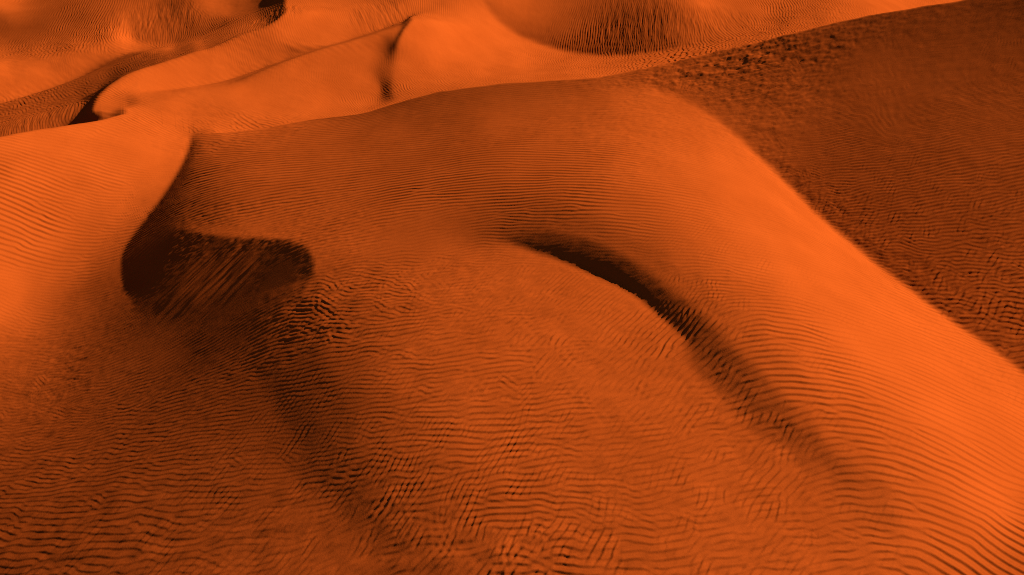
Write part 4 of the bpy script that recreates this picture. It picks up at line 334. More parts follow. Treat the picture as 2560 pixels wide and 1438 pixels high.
-1,-3,1,5.5,1,-6,5,3,-1,146.5,2,4,9.5,1,-1,2.5,1,2.5,1,-1,9.5,-1,2.5,-5,8,-2,-3,2,-4,1,5.5,6,-19,8,3,-1,146.5,1,4,8.5,-1,3.5,-1,1,0,-1,1,5.5,-1,5.5,-1,
0,3,-4,4,-4,-1,6.5,2,-2,-2,4,1,147.5,1,3,16.5,1,10.5,-1,0,2,1,-3,4,-2,7.5,6,-11,4,1,-1,147.5,1,2,29.5,1,2.5,-1,6.5,-1,5,-12,5,2,150.5,2,32.5,-2,5.5,-1,
4,-8,3,152.5,2,38.5,2,-3,1,153.5,2,37.5,1,-1,-1,1,153.5,2,36.5,1,-2,-1,1,154.5,2,35.5,1,-2,0,1,155.5,3,34.5,1,-3,1,156.5,-1,3,33.5,1,-3,1,157.5,-1,4,
32.5,2,-6,3,158.5,-1,-7,-7,-7,-7,-7,-7,-7,-7,-7,-7,-7,-7,-7,-7,-7,-7,-7,-7,-7,-7,-7,-7,-8,-8,-8,-8,-8,-8,-8,-8,-8,-8,-8,-9,-9,-9,-9,-9,-9,-9,-10,-10,
-10,-10,-10,-10,-10,-10,-10,-10,-10,-10,-10,-10,-10,-10,-10,-10,-10,-10,-10,-10,-10,-9,-9,-9,-9,-9,-9,-9,-9,-9,-9,-9,-9,-9,-9,-9,-8,-8,-8,-8,-8,-8,-8,
-8,-8,-8,-8,-8,-8,-8,-8,-8,-9,-9,-9,-9,-10,-10,-11,-11,-12,-12,-12,-13,-13,-14,-15,-15,-16,-17,-17,-18,-19,-19,-19,-20,-20,-20,-20,-21,-21,-22,-22,-23,
-24,-25,-26,-28,-29,-30,-31,-32,-33,-34,-35,-36,-36,-36,-35,-33,-31,-29,-27,-26,-24,-23,-21,-20,-18,-17,-15,-14,-13,-11,-10,-8,-7,-7,-10,-8,1,13,24,32,
37,39,37,34,31,28,23,18,13,8,3,-8,-8,22,54,8,-80,-171,-289,-146,-33,10,6,-7,-1,-4,-4,-2,-3,-3,27.5,-1,-1,-1,-1,-1,-1,-1,-1,-1,-1,-1,-1,-1,-1,-1,-1,-1,
-1,-1,-1,-1,-1,-1,-1,-1,-1,-1,-1,-1,-1,-1,4.5,-1,-1,-1,-1,-1,-1,-1,-1,-1,-1,19.5,-1,-1,-1,-1,-1,-1,-1,-1,-1,-1,-1,4.5,-1,-1,-1,-1,-1,-1,-1,-1,-1,-1,-1,
-1,-1,-1,-1,-2,-2,-2,-2,-2,-2,-2,-2,-2,-2,-2,-2,-3,-3,-3,-3,-3,-2,-2,-2,-2,-3,-3,-3,-3,-2,-2,-2,-2,-2,-1,-1,-1,-1,-1,-1,-3,-5,-1,5,9,8,6,4,3,2,2,2,3,3,
4,5,7,6,-2,1,37,16,-14,-6,13,44,53,60,33,3,3,2,-2,1,2.5,-1,-1,-1,153.5,1,0,-1,-1,2,4,3,2,11.5,-3,-17,-8,-2,-31,-12,-3,-3,-4,-6,-11,-14,-11,-6,-2,-1,
124.5,-1,-1,-1,-1,-1,-1,-1,7.5,-1,-1,-1,-1,-1,-1,-1,-1,-1,-1,2.5,1,1,1,1,1,1,1,1,1,2.5,-1,0,1,2,1,6.5,-1,-1,-1,-1,-1,-3,-7,-20,-8,-10,-20,-1,4,1,3.5,1,
1,1,1,1,120.5,-1,-1,-1,-2,-2,-2,-2,-1,-1,10.5,-1,-1,-1,3.5,1,2,2,3,4,4,3,2,1,2.5,-1,-1,5.5,1,7.5,-1,-1,-1,-1,-2,-3,-5,-6,4,23,7,-10,2,2,5.5,-1,-1,-1,
-1,40.5,1,1,1,1,2,2,2,2,2,1,1,1,1,2,2,2,2,3,3,3,2,2,1,1,6.5,-1,-1,44.5,-1,-1,-1,-2,-3,-3,-4,-4,-3,-2,-1,0,1,1,2,2,2,2,2,1,1,1,1,1,2,3,4,5,5,5,5,4,3,1,
-1,-3,-3,-2,2.5,1,1,20.5,7,30,19,-12,-18,-5,3.5,1,1,1,1,1,1,2,1,1,1,1,1,1,34.5,1,1,1,1,1,1,1,1,1,1,6.5,-1,-1,-2,-3,-5,-6,-6,-6,-4,-2,-2,-1,-2,-2,-2,-2,
-1,-1,23.5,1,1,1,1,1,1,2,2,2,2,2,3,2,2,1,3.5,-1,-1,-2,-3,-4,-4,-4,-3,-2,0,1,2,3,4,3,3,3,3,3,2,2,2,2,2,2,3,3,3,2,0,-2,-3,-3,-3,-3,-2,2.5,1,1,11.5,-1,
2.5,-1,8.5,7,20,-1,-13,-8,-2,0,1,1,2,2,1,1,1,37.5,1,1,1,1,1,1,1,1,1,1,1,1,3.5,-1,-1,-2,-3,-4,-4,-5,-5,-5,-5,-4,-3,-3,-2,-1,0,1,1,-1,-2,-2,-1,22.5,1,1,
1,1,2,2,2,3,3,3,3,3,3,2,1,1,1,1,1,5.5,-2,-4,-6,-5,-2,1,5,7,8,11,11,9,8,8,6,4,2,1,2.5,-1,-1,-1,-2,-3,-4,-4,-3,-1,4.5,1,6.5,-1,-1,-1,-1,-1,-1,-1,-1,-1,
10.5,2,8,13,-3,-9,-3,1,2,2,1,5.5,-1,-1,0,-1,19.5,-1,-1,-1,-1,-1,-1,-1,-1,-1,-2,-2,-1,-1,0,2,2,2,2,2,2,1,2.5,-1,-2,-3,-4,-5,-5,-6,-6,-6,-5,-5,-4,-3,-2,
-1,0,1,2,3,4,4,4,4,3,3,3,4,4,4,4,4,3,3,3,4,4,3,2,1,1,1,1,1,1,2,2,2,2,2,3,3,3,3,2,2,1,0,-1,-3,-4,-5,-6,-6,-7,-8,-8,-9,-8,-6,-5,-3,-3,-5,-9,-13,-11,1,15,
23,24,22,16,11,3,-8,-14,-16,-14,-11,-10,-9,-7,-6,-4,-4,-3,-3,-3,-2,-2,-1,4.5,1,1,1,2.5,-1,-1,-2,-2,-2,-2,-2,-1,-1,-1,15.5,1,-2,-2,0,1,1,1,6.5,-1,-1,0,
-1,-1,-1,-1,-1,-1,-1,-1,11.5,-1,-1,-1,-2,-2,-2,-2,-2,-2,-2,-2,-1,-1,0,1,5,5,2,2,0,-3,-5,-7,-7,-8,-8,-8,-7,-6,-4,-3,-1,0,2,3,5,5,6,6,6,6,6,5,5,4,3,2,2,
2,1,8.5,-1,-1,-1,-1,-1,-1,5.5,-1,-1,0,1,1,1,2.5,-1,-2,-3,-3,-3,-3,-2,-2,-2,-1,0,2,4,5,5,3,2,0,-6,-14,-17,-4,26,49,43,21,3,-7,-11,-13,-13,-13,-11,-8,-5,
-4,-3,-2,-1,-1,3.5,-1,-1,-1,-1,-1,-1,-1,-1,0,1,3,1,-2,-3,-4,-4,-4,-3,-2,-1,-1,2.5,1,1,1,1,1,1,1,0,1,1,1,1,1,1,1,-1,-2,-4,-5,-1,1,1,1,30.5,-3,-3,-3,-3,
-3,-3,-2,-1,0,1,1,1,1,0,-2,-9,-13,-16,-18,-15,-11,-7,-4,-1,2,5,7,8,9,9,8,7,6,5,5,4,4,3,1,2.5,-1,-2,-2,-3,-4,-4,-4,-4,-2,0,1,1,1,1,1,1,2,2,2,2,3,2,-2,
-2,0,2,5,6,6,4,2,-1,-4,-5,-5,-5,-4,-4,-3,-2,-1,0,2,2,3,3,2,1,0,-3,-9,-18,-21,-4,34,62,46,-1,-36,-47,-31,-21,-15,-11,-10,-8,-5,-2,0,2,2,3,3,3,2,1,6.5,
-1,-1,-1,2.5,-2,-6,-10,-10,-7,-5,-2,0,1,2,2,3,2,1,1,1,9.5,1,1,3.5,-3,-3,-1,35.5,7,9,11,13,14,15,16,15,15,14,15,15,16,14,11,12,16,21,24,23,21,18,15,12,
9,6,4,2,1,0,-1,-1,-2,-3,-4,-4,-4,-3,-2,-1,-1,-1,-1,-1,0,-1,2.5,1,1,-1,-2,-2,0,-1,-1,-2,-3,-3,-2,-1,-8,-7,8,6,-1,-7,-11,-14,-13,-9,-5,-2,0,1,2,3,4,4,3,
1,0,-2,-4,-6,-9,-13,-14,-12,-5,8,34,67,54,-8,-43,-24,0,4,4,-4,-7,-4,-2,1,5,8,7,6,4,3,3,2,1,1,1,1,1,1,2,2,3,3,3,3,3,3,2,2,4,8,11,11,9,6,4,3,2,1,14.5,-1,
-1,41.5,10,9,7,6,4,2,1,1,0,-2,-6,-10,-12,-10,-7,-6,-7,-8,-8,-8,-8,-6,-5,-4,-4,-3,-3,-2,-2,-1,-1,-1,-2,-2,0,1,0,-2,-2,-3,-3,-4,-4,-2,0,2,4,3,1,-2,-3,-3,
-2,-3,-3,-2,-2,-1,-2,-2,-1,5,4,-5,-1,5,10,12,11,9,6,4,3,3,2,0,-1,-2,-2,-3,-4,-6,-8,-5,10,28,37,32,25,19,-4,-34,-46,-51,-67,-59,-30,0,28,48,61,63,59,51,
42,29,16,7,1,-3,-5,-5,-4,-2,-1,2.5,1,2,3,3,3,2,2,3,4,2,1,1,1,0,-1,0,1,3,3,3,2,2,2,1,1,1,0,1,1,1,4.5,1,2,1,0,-1,40.5,-9,-11,-14,-16,-19,-22,-23,-22,-19,
-14,-10,-7,-5,-5,-5,-5,-4,-4,-4,-4,-3,-2,-2,-3,-5,-6,-6,-5,-2,0,1,1,0,-2,-3,-2,1,0,1,1,2,6,12,15,15,15,16,17,17,16,12,7,5,3,1,0,-1,3.5,-1,-3,-1,-1,-2,
-4,-4,-4,-4,-4,-5,-5,-6,-6,-6,-6,-6,-7,-8,-9,-1,22,48,39,6,-18,-15,-4,-9,-20,-23,-15,-7,-1,10,21,25,24,20,9,-5,-23,-45,-67,-82,-84,-62,-27,5,25,39,38,
31,26,22,16,11,7,3,6.5,-1,1,6,8,8,6,4,0,-2,-3,-3,-3,-3,-2,-2,-2,-2,-2,-2,-3,-4,-5,-3,2,5,5,0,-3,-1,42.5,-11,-8,-4,-1,2,4,5,4,4,3,2,1,1,0,-1,-1,-2,-1,
2.5,1,3,4,4,2,0,-3,-6,-7,-6,-5,-5,-7,-10,-9,-3,-2,17,29,38,36,23,8,0,-8,-18,-25,-27,-26,-22,-18,-14,-10,-5,-3,-1,6.5,-2,-1,0,1,3,3,0,-2,-6,-7,-4,-3,-1,
3,9,18,33,41,31,-10,-76,-54,-14,-13,-27,-33,-28,-5,16,18,14,8,3,2.5,4,5,6,7,6,7,11,16,23,29,28,20,3,-20,-46,-66,-76,-73,-59,-39,-19,-4,5,8,11,13,12,10,
7,-2,-11,-16,-17,-14,-10,-7,-5,-4,-4,-4,-4,-5,-4,-4,-4,-4,-2,2,8,11,6,-2,-6,-5,-2,44.5,5,4,3,3,3,3,3,3,2,2,2,3,4,4,2,1,0,-1,-3,-4,-4,-2,0,1,2,2,-1,-5,
-11,-17,-20,-13,14,36,37,37,34,0,-34,-49,-48,-43,-38,-30,-19,-4,4,8,10,10,9,9,7,4,1,6.5,1,1,-1,-5,-12,-19,-19,-12,-4,7,15,15,19,31,42,47,31,-28,-82,
-68,3,24,-13,-26,-18,23,59,42,11,1,-2,-2,0,2,0,-3,-5,-4,-3,-1,1,1,0,-4,-6,-6,-4,-1,1,3,7,12,16,21,27,29,25,19,17,12,8,6,0,-11,-13,-6,-1,2,3,3,2,1,1,
4.5,1,3,9,12,9,3,-3,-7,-6,-3,-1,1,1,45.5,3,2,2,2,2,2,2,0,-1,-2,-2,-1,1,3,4,3,2,1,0,-2,-6,-12,-18,-23,-26,-25,-15,8,45,95,121,83,2,-65,-90,-55,-7,19,24,
22,19,14,12,11,9,6,3,1,-1,-3,-4,-3,0,1,2.5,2,3,4,4,3,0,-17,-21,-17,12,51,47,38,31,21,21,24,9,-42,-93,-78,-13,26,16,1,-19,-3,62,71,24,-13,-11,-1,-2,-4,
-3,-3,-2,0,3,6,5,2,-2,-4,-4,-1,1,3,4,3,2,2,2,2,2,2,2,2,1,1,2,2,1,1,1,3,5,8,7,6,5,3,2,1,2,3,4,4,6,5,4,1,-2,-5,-6,-4,-2,52.5,-5,-5,-4,-1,2,5,6,5,3,0,-3,
-6,-6,-6,-7,-9,-13,-16,-17,-16,-11,4,35,70,103,133,129,48,-85,-161,-134,-57,-5,9,-1,-12,-16,-13,-9,-7,-6,-4,-3,-2,0,2,3,1,0,1,1,2,2,4,3,1,0,-2,-9,-21,
-49,-33,59,76,56,3,-15,-15,-12,-7,-22,-72,-77,-16,16,-3,-30,-28,9,45,4,47,-14,-23,-10,0,-1,-4,-6,-4,-2,0,1,2,-2,-4,-2,0,1,1,1,1,1,1,10.5,-1,-1,-2,-2,
-1,-1,-1,4.5,-1,-2,-1,-1,3.5,1,-1,0,-1,-1,-1,-1,2.5,1,1,1,52.5,14,0,-8,-8,-8,-8,-10,-13,-13,-14,-16,-18,-19,-16,-5,13,26,35,46,65,87,90,50,-60,-195,
-219,-116,4,50,37,16,4,0,2,7,10,12,13,16,18,18,18,14,7,2,0,1,4,4,3,0,-3,-4,-5,-12,-27,-47,-57,-20,88,127,1,-42,-48,-31,-4,2,-15,-39,-26,0,-8,-33,-17,
58,130,118,35,-8,-1,40,-6,16,2,-9,-7,-7,-5,-2,4.5,-1,-2,-3,-2,-1,15.5,-1,-2,0,1,2,3,1,1,2.5,2,2,2,3,1,68.5,-12,-10,-9,-3,4,11,15,15,14,13,17,29,47,59,
53,50,63,68,6,-128,-216,-161,-29,57,61,34,15,9,13,20,26,28,27,23,18,13,8,2,-2,-6,-8,-8,-7,-5,-1,1,0,1,3,4,0,-11,-34,-48,9,113,135,67,-1,-3,34,34,-30,
-87,-115,-97,-58,-40,-38,7,98,150,93,-16,-71,-75,-48,-27,-7,-28,-42,-33,-18,-2,2,2,2,2,1,1,0,-1,3.5,1,2,1,0,-1,-1,-1,3.5,-1,-1,-1,-2,-2,-3,-2,0,3,3,1,
3.5,-1,3.5,-1,72.5,14,12,6,-3,-10,-10,1,20,40,50,45,34,22,-11,-91,-184,-192,-94,25,79,74,54,40,34,35,35,31,22,12,3,-2,-7,-13,-15,-15,-17,-15,-11,-6,-1,
7,13,14,11,7,5,-2,-20,-49,-74,-39,65,117,51,-16,-1,19,-36,-133,-145,-69,13,23,-4,-16,45,134,143,52,-44,-70,-50,-27,-9,2,10,16,10,-2,1,8,3,-1,-5,-5,-3,
-1,-1,-1,-1,-1,-1,-1,-1,-2,-2,0,1,2,1,0,-1,-1,-2,-1,2.5,2,3,4,4,2,0,-1,-1,81.5,-23,-5,10,34,47,39,14,-15,-42,-79,-117,-120,-52,55,119,118,86,53,29,15,
7,0,-8,-15,-19,-22,-20,-15,-12,-13,-14,-11,-6,-1,5,10,10,6,1,-5,-12,-17,-19,-28,-49,-75,-43,81,147,100,19,1,20,-22,-130,-147,-36,48,40,-2,-23,28,131,
141,25,-61,-70,-45,-19,-3,4,5,3,1,1,0,-11,-9,-3,2,1,1,1,1,2.5,-1,-2,-2,-2,2.5,-1,3.5,3,5,6,6,6,5,4,3,2,2,1,1,88.5,41,28,2,-8,3,-1,-25,-19,22,60,59,32,
4,-14,-23,-24,-21,-20,-20,-19,-16,-12,-9,-7,-6,-6,-5,-5,-2,0,2,3,2,-2,-7,-11,-11,-9,-4,1,-9,-36,-47,16,131,127,19,-12,7,-25,-114,-141,-38,67,70,20,-9,
31,107,111,22,-62,-74,-41,-18,-8,0,3,4,3,3,3,4,5,2,-4,4,4,-1,-3,0,2,3,3,6,6,11,10,7,8,7,3,2,1,103.5,-38,-68,-60,-24,1,2,-7,-13,-13,-10,-5,-2,-3,-5,-5,
-6,-5,-4,-3,-3,-3,-2,-1,1,1,2,1,0,-1,-1,-1,1,3,5,6,4,-10,-44,-52,45,138,88,1,-7,-36,-111,-130,-48,35,36,-7,-29,-12,39,62,7,-53,-61,-35,-12,-1,4,8,10,9,
6,2,-1,-4,-8,-12,-16,-20,-19,-15,-5,13,22,11,7,1,1,-3,-2,-3,-2,-1,2.5,-1,-1,104.5,-6,12,16,13,8,5,3,2,-1,-4,-7,-7,-5,-2,-1,1,2,3,3,3,3,3,2,1,5.5,1,0,
-1,-2,-4,-12,-33,-30,87,163,61,-27,-55,-104,-118,-46,25,31,19,13,19,31,36,27,1,-21,-16,-1,7,8,6,6,4,2,0,-3,-7,-11,-12,-10,-6,0,5,12,21,26,22,6,-11,-11,
-4,-3,-3,-1,2.5,1,0,-1,-1,-1,3.5,-1,102.5,8,5,3,0,-1,-1,0,1,3,6,7,6,5,5,4,3,2,1,0,-1,-1,-1,-1,0,-1,-1,2.5,1,1,1,1,0,-10,37,104,1,-101,-92,-77,-43,14,
40,35,27,23,23,23,17,7,-1,-7,-7,0,4,4,2,0,-3,-4,-6,-8,-9,-8,-5,0,5,8,11,11,9,3,-3,-7,-8,-6,-2,2,3,2,1,1,2.5,-1,-1,110.5,1,2,4,4,4,3,1,0,-1,-2,-3,-2,-2,
-3,-2,-2,-1,2.5,2,3,3,2,2,1,1,3.5,2,4,1,13,26,-56,-49,-2,21,27,31,23,10,5,13,18,10,-2,-9,-10,-9,-7,-5,-4,-3,-3,-4,-6,-5,-5,-4,-1,3,6,8,8,5,2,-2,-5,-5,
-3,0,1,2,1,1,120.5,-1,-2,-2,-1,8.5,1,2,1,1,1,-1,-2,-2,-3,-2,-3,-3,-4,-4,-1,3,5,-1,-10,-2,-6,-3,12,8,-5,-13,-3,9,20,20,8,-7,-12,-11,-9,-7,-4,-2,-4,-6,
-7,-7,-6,-3,1,4,6,7,4,1,-1,-2,-1,0,3,4,4,2,0,-1,-2,-1,123.5,-1,-2,-3,-2,-1,0,1,1,1,1,2.5,-1,-2,-1,2.5,1,2,1,1,2,6,13,17,17,0,-7,1,14,1,-13,18,34,47,54,
27,-4,-17,-21,-16,-11,-6,-2,0,1,-1,-3,-1,3,6,8,7,5,3,2,1,1,2,2,2,1,0,-2,-3,-2,-1,0,1,1,125.5,1,3,3,3,2,2,1,3.5,2,3,3,4,5,6,7,7,8,12,16,15,11,4,-8,-23,
-21,-1,11,10,-30,-78,-135,-134,-93,-57,-25,-2,2,3,4,4,3,4,3,4,2,0,-5,-7,-4,-1,1,2,1,1,-1,-1,-2,-2,-2,-1,0,1,1,-1,-2,-1,2.5,1,125.5,4,3,2,1,3.5,1,1,1,1,
-1,-3,-4,-4,-5,-3,-7,-8,-7,-9,-9,-12,-8,-3,2,3,-3,-7,-9,1,17,31,8,25,23,4,1,1,1,5.5,-1,2,2.5,1,0,-1,-2,-1,-1,6.5,-1,-2,-1,0,2,1,-1,128.5,-2,-2,-2,-1,0,
2,2,2,1,1,2,2,1,1,1,1,2.5,-1,-2,-2,-1,1,2,1,0,-1,-2,-4,0,6,3,6,18,-6,-4,-1,7.5,1,-3,2.5,-1,7.5,-1,-1,-1,0,1,1,1,0,-1,-1,2.5,-1,128.5,1,2,2,0,-2,-4,-5,
-5,-3,-3,-3,-3,-2,-3,-3,-2,-2,-1,5.5,1,2.5,1,3,4,2,5,5,-5,-3,0,-4,-1,4.5,-1,-1,-3,1,0,1,1,11.5,-1,-1,135.5,-1,-2,-3,0,3,4,4,3,3,3,3,2,2,2,1,1,1,6.5,-1,
0,2,3,4,2,2,0,-3,1,4,2,2,0,-1,-1,-2,-1,1,4,-1,1,1,149.5,1,2.5,-1,2.5,-1,-2,-2,-2,-2,-2,-2,-2,-1,2.5,1,1,1,0,1,2.5,1,1,0,-1,-1,2.5,-1,-2,-2,-3,-1,0,1,2,
1,2,0,1,-6,2,1,162.5,1,4.5,-1,-1,0,-1,9.5,-1,-1,0,-1,-1,1,5.5,2,-5,4,166.5,-1,6.5,1,1,10.5,1,1,-1,-1,-1,0,-1,1,-3,2,165.5,1,2.5,1,23.5,1,-2,1,190.5,1,
0,1,-2,0,1,189.5,1,0,2,-3,0,1,189.5,1,-1,2,-5,1,157.5,2,2,1,1,1,1,1,1,1,1,1,1,1,1,1,1,1,1,1,1,1,1,1,1,2,2,1,1,1,1,1,1,1,1,0,2,-4,3,90.5,-1,-1,-1,-1,-1,
-1,-1,-1,-1,-1,-1,-1,-1,-1,-1,-1,-1,-1,-1,-1,-1,-1,-1,-1,-1,-1,-1,-1,-1,-1,-1,-1,-1,-1,-1,-1,-1,-1,-1,-1,-1,-1,-1,-1,-1,-1,-1,-1,-1,-2,-2,-2,-2,-2,-2,
-2,-2,-2,-2,-2,-2,-2,-2,-2,-2,-2,-2,-2,27,26,25,25,24,24,23,22,21,20,20,19,18,18,17,16,16,16,16,16,17,19,20,20,21,22,23,23,23,23,23,22,19,15,14,5,9,5,
5,5,4,4,3,3,3,2,2,1,1,1,1,1,2.5,-1,-1,-2,-3,-3,-4,-5,-5,-5,-6,-6,-6,-7,-7,-7,-7,-7,-6,-6,-6,-6,-6,-5,-5,-5,-4,-4,-4,-4,-3,-3,-3,-2,-2,-2,-2,-2,-2,-1,
-1,-1,-1,-1,-1,-1,-1,-1,-1,-1,-2,-2,-2,-2,-2,-2,-3,-3,-3,-4,-4,-4,-5,-5,-5,-6,-6,-6,-7,-7,-8,-8,-8,-9,-9,-9,-10,-10,-10,-11,-11,-11,-12,-12,-12,-12,
-13,-13,-13,-13,-14,-14,-14,-14,-15,-15,-15,-15,-16,-16,-16,-16,-17,-17,-17,-17,-18,-18,-18,-19,-19,-19,-20,-20,-20,-21,-21,-21,-22,-22,-22,-23,-23,
-24,-24,-24,-25,-25,-25,-26,-26,-26,-26,-27,-27,-27,-27,-27,-27,-27,-27,-27,-27,177.5,-1,0,-1,-4,7,17,-16,2,5,-2,3,-3,0,1,-1,1,-1,175.5,1,-4,3,2,-2,0,
-3,1,-1,0,1,-2,4.5,1,-1,174.5,1,1,-8,4,-3,3,188.5,2,-8,6,-9,2,165.5,1,22.5,-1,0,2,-8,2,1,187.5,-2,3,1,-3,1,1,186.5,-1,2.5,-1,136.5,1,55.5,-1,138.5,1,
186.5,1,110.5,1,76.5,-1,0,1,1,2.5,-1,1,154.5,1,-3,2,27.5,-1,0,2,1,-3,0,1,2.5,1,-1,154.5,-1,3,-2,24.5,-1,0,1,-1,-1,1,0,-1,136.5,-1,24.5,1,18.5,-1,0,1,
2.5,-1,1,142.5,1,-1,1,24.5,-1,18.5,3,-2,-3,3,0,-1,2.5,-1,1,58.5,-1,77.5,-1,0,1,-1,0,1,-1,39.5,2,-1,0,-6,10,-4,2.5,-1,1,1,-1,28.5,-1,6.5,-1,98.5,-1,1,2,
-1,0,-1,2.5,1,24.5,1,0,1,-2,1,1,-1,5.5,2,-1,-2,0,2,1,-2,4,-8,3,2,0,-1,0,1,0,-1,129.5,-1,0,2,2,-4,-1,1,28.5,4,-9,13,-6,4,-1,-1,1,2.5,1,2,-4,0,2,2.5,-1,
-1,-1,11,-16,3,113.5,-1,21.5,2,0,-2,-3,2,3,-1,28.5,-1,-5,8,-1,-4,2.5,1,0,1,0,-3,0,2,0,-2,-1,0,5,-3,-1,-4,18,-23,6,0,-1,40.5,-1,70.5,1,14.5,-1,0,3,1,-3,
-3,1,2,0,-1,26.5,1,0,-4,0,3,0,-2,-2,0,3,5.5,2,0,-2,-1,2,3,-2,-1,3.5,-1,6,-8,3,35.5,-1,1,88.5,-1,1,1,0,-3,-1,1,2,0,-1,26.5,1,1,-3,-2,5,2,-4,-2,1,4,-1,
-2,-2,2,1,2.5,-3,0,3,2,-2,-1,1,7.5,-2,1,115.5,3,-1,6.5,1,0,1,-3,1,1,1,19.5,-1,9.5,2,-3,-3,6,2,-2,-4,0,4,2,-6,0,4,1,2.5,-3,-1,5,1,-4,10.5,1,119.5,-12,3,
-2,1,2.5,-1,2.5,1,29.5,1,2.5,-4,-1,9,-3,-5,1,3,1,-3,-2,2,2,2.5,-3,-1,4,1,-2,-1,0,1,11.5,-1,1,10.5,-1,107.5,-4,1,-1,0,1,32.5,2,-1,-4,3,5,-4,-2,5,0,-2,
-2,2,2,-1,2.5,-1,2,2,-2,-1,19.5,1,1,-1,0,1,113.5,2,33.5,1,-1,-7,8,4,-7,2,3,-2,-2,3,0,-1,6.5,-1,21.5,1,0,-1,1,148.5,2,-8,4,7,-9,1,2,-2,0,2,2.5,-1,180.5,
1,-5,7,-3,-3,2,1,187.5,1,-3,9,-6,2,0,1,-1,185.5,-1,1,-1,4,-7,0,2,-1,-1,2,-1,181.5,3,-3,0,1,-1,5,-10,7,-6,4,-1,0,1,-1,180.5,1,-1,4.5,-2,2,3,-1,-2,5,-4,
1,7.5,2,180.5,1,-3,3,10.5,-1,-1,180.5,-1,1,-2,2.5,1,7.5,3,1,-1,182.5,1,9.5,-5,2,182.5,-1,8.5,-1,0,5,-1,183.5,-2,6.5,-1,4,1,-2,189.5,1,-1,4,-3,-1,190.5,
-1,3,-5,190.5,1,-1,3,-5,2,189.5,1,-1,3,-3,1,189.5,1,-1,2,-2,191.5,-1,1,193.5,1,1,159.5,2,361.5,-1,0,2,-12,2,4,0,-1,3.5,1,0,-1,5.5,-1,0,1,5.5,3,2,361.5,
1,1,1,-1,1,-3,21.5,3,2,354.5,1,2.5,1,-2,1,28.5,3,2,350.5,-1,37.5,3,2,349.5,-1,4,-1,36.5,3,2,349.5,1,-2,1,36.5,3,2,345.5,-1,42.5,3,2,345.5,-1,42.5,3,2,
341.5,-1,46.5,2,2,388.5,2,2,388.5,2,2,333.5,1,54.5,2,2,388.5,2,2,388.5,1,2,388.5,1,2,388.5,1,2,388.5,1,1,388.5,1,1,388.5,1,1,388.5,1,1,388.5,1,1,388.5,
2,1,388.5,2,389.5,2,120.5,-1,0,-1,266.5,2,-1,120.5,1,-3,0,-1,264.5,2,-1,119.5,1,0,-2,0,-1,264.5,2,121.5,-1,-2,0,-1,264.5,2,71.5,-1,50.5,-2,1,-1,175.5,
-1,88.5,2,1,71.5,-1,1,48.5,-1,1,-1,264.5,3,1,121.5,-1,1,37.5,-1,0,1,225.5,3,1,121.5,-1,2,37.5,-1,1,1,-1,224.5,3,1,121.5,-1,2,36.5,-1,0,1,1,-1,224.5,3,
1,121.5,-1,2,1,38.5,1,-1,224.5,3,1,121.5,-1,2,1,34.5,-1,3.5,3,-1,224.5,3,1,120.5,-1,-1,3,-1,35.5,-2,1,3,-2,225.5,3,1,120.5,1,2,-1,34.5,-1,-3,4,0,-2,
226.5,3,1,119.5,1,36.5,-1,-1,4,-1,228.5,2,2,157.5,2,-1,229.5,2,2,156.5,1,231.5,2,1,388.5,2,389.5,2,-1,388.5,2,-1,93.5,1,294.5,2,-3,388.5,2,-11,1,387.5,
2,-6,1,-1,386.5,2,-6,157.5,-1,230.5,2,-1,388.5,2,2,388.5,2,2,71.5,1,316.5,2,3,69.5,1,318.5,1,3,388.5,1,3,64.5,1,323.5,1,4,62.5,1,1,324.5,1,4,61.5,1,1,
-1,324.5,1,4,61.5,2,-1,325.5,1,4,57.5,-1,0,1,2,-1,326.5,1,4,58.5,-2,6,0,-1,8.5,1,-1,316.5,1,4,47.5,1,12.5,-1,9.5,1,317.5,1,3,47.5,1,-1,0,1,9.5,1,-1,
7.5,1,318.5,1,3,51.5,-1,36.5,-1,299.5,1,3,72.5,-1,14.5,1,-3,1,298.5,1,2,72.5,-1,14.5,2,-3,2,298.5,1,2,63.5,1,22.5,1,0,-3,1,299.5,2,67.5,-1,18.5,1,-2,1,
300.5,2,67.5,-1,17.5,1,-1,0,1,300.5,1,84.5,1,0,-1,302.5,1,66.5,1,17.5,1,-2,1,0,1,300.5,1,83.5,1,-1,3.5,1,300.5,1,82.5,1,-1,-1,1,303.5,1,83.5,-1,305.5,
1,82.5,-1,1,305.5,1,81.5,-1,307.5,1,79.5,1,-1,308.5,1,79.5,-1,309.5,1,389.5,1,389.5,1,389.5,1,389.5,1,389.5,1,389.5,1,389.5,1,389.5,1,389.5,1,389.5,2,
389.5,-3,-3,-3,-3,-3,-3,-3,-3,-3,-3,-3,-3,-3,-3,-3,-3,-3,-3,-3,-3,-3,-3,-3,-3,-3,-3,-3,-3,-3,-3,-3,-3,-3,-3,-3,-3,-3,-3,-3,-3,-3,-3,-3,-3,-3,-3,-3,-3,
-3,-3,-3,-3,-3,-3,-3,-3,-3,-3,-3,-3,-3,-3,-4,-4,-4,-4,-4,-4,-4,-4,-4,-4,-4,-4,-4,-4,-4,-4,-4,-4,-4,-4,-4,-4,-4,-4,-4,-4,-4,-4,-4,-4,-4,-4,-4,-4,-4,-4,
-4,-4,-4,-4,-4,-4,-4,-4,-4,-4,-4,-4,-4,-4,-4,-4,-4,-4,-4,-4,-4,-4,-4,-4,-4,-4,-4,-4,-4,-4,-4,-4,-4,-4,-4,-4,-4,-4,-4,-4,-4,-4,-4,-4,-4,-4,-4,-4,-4,-4,
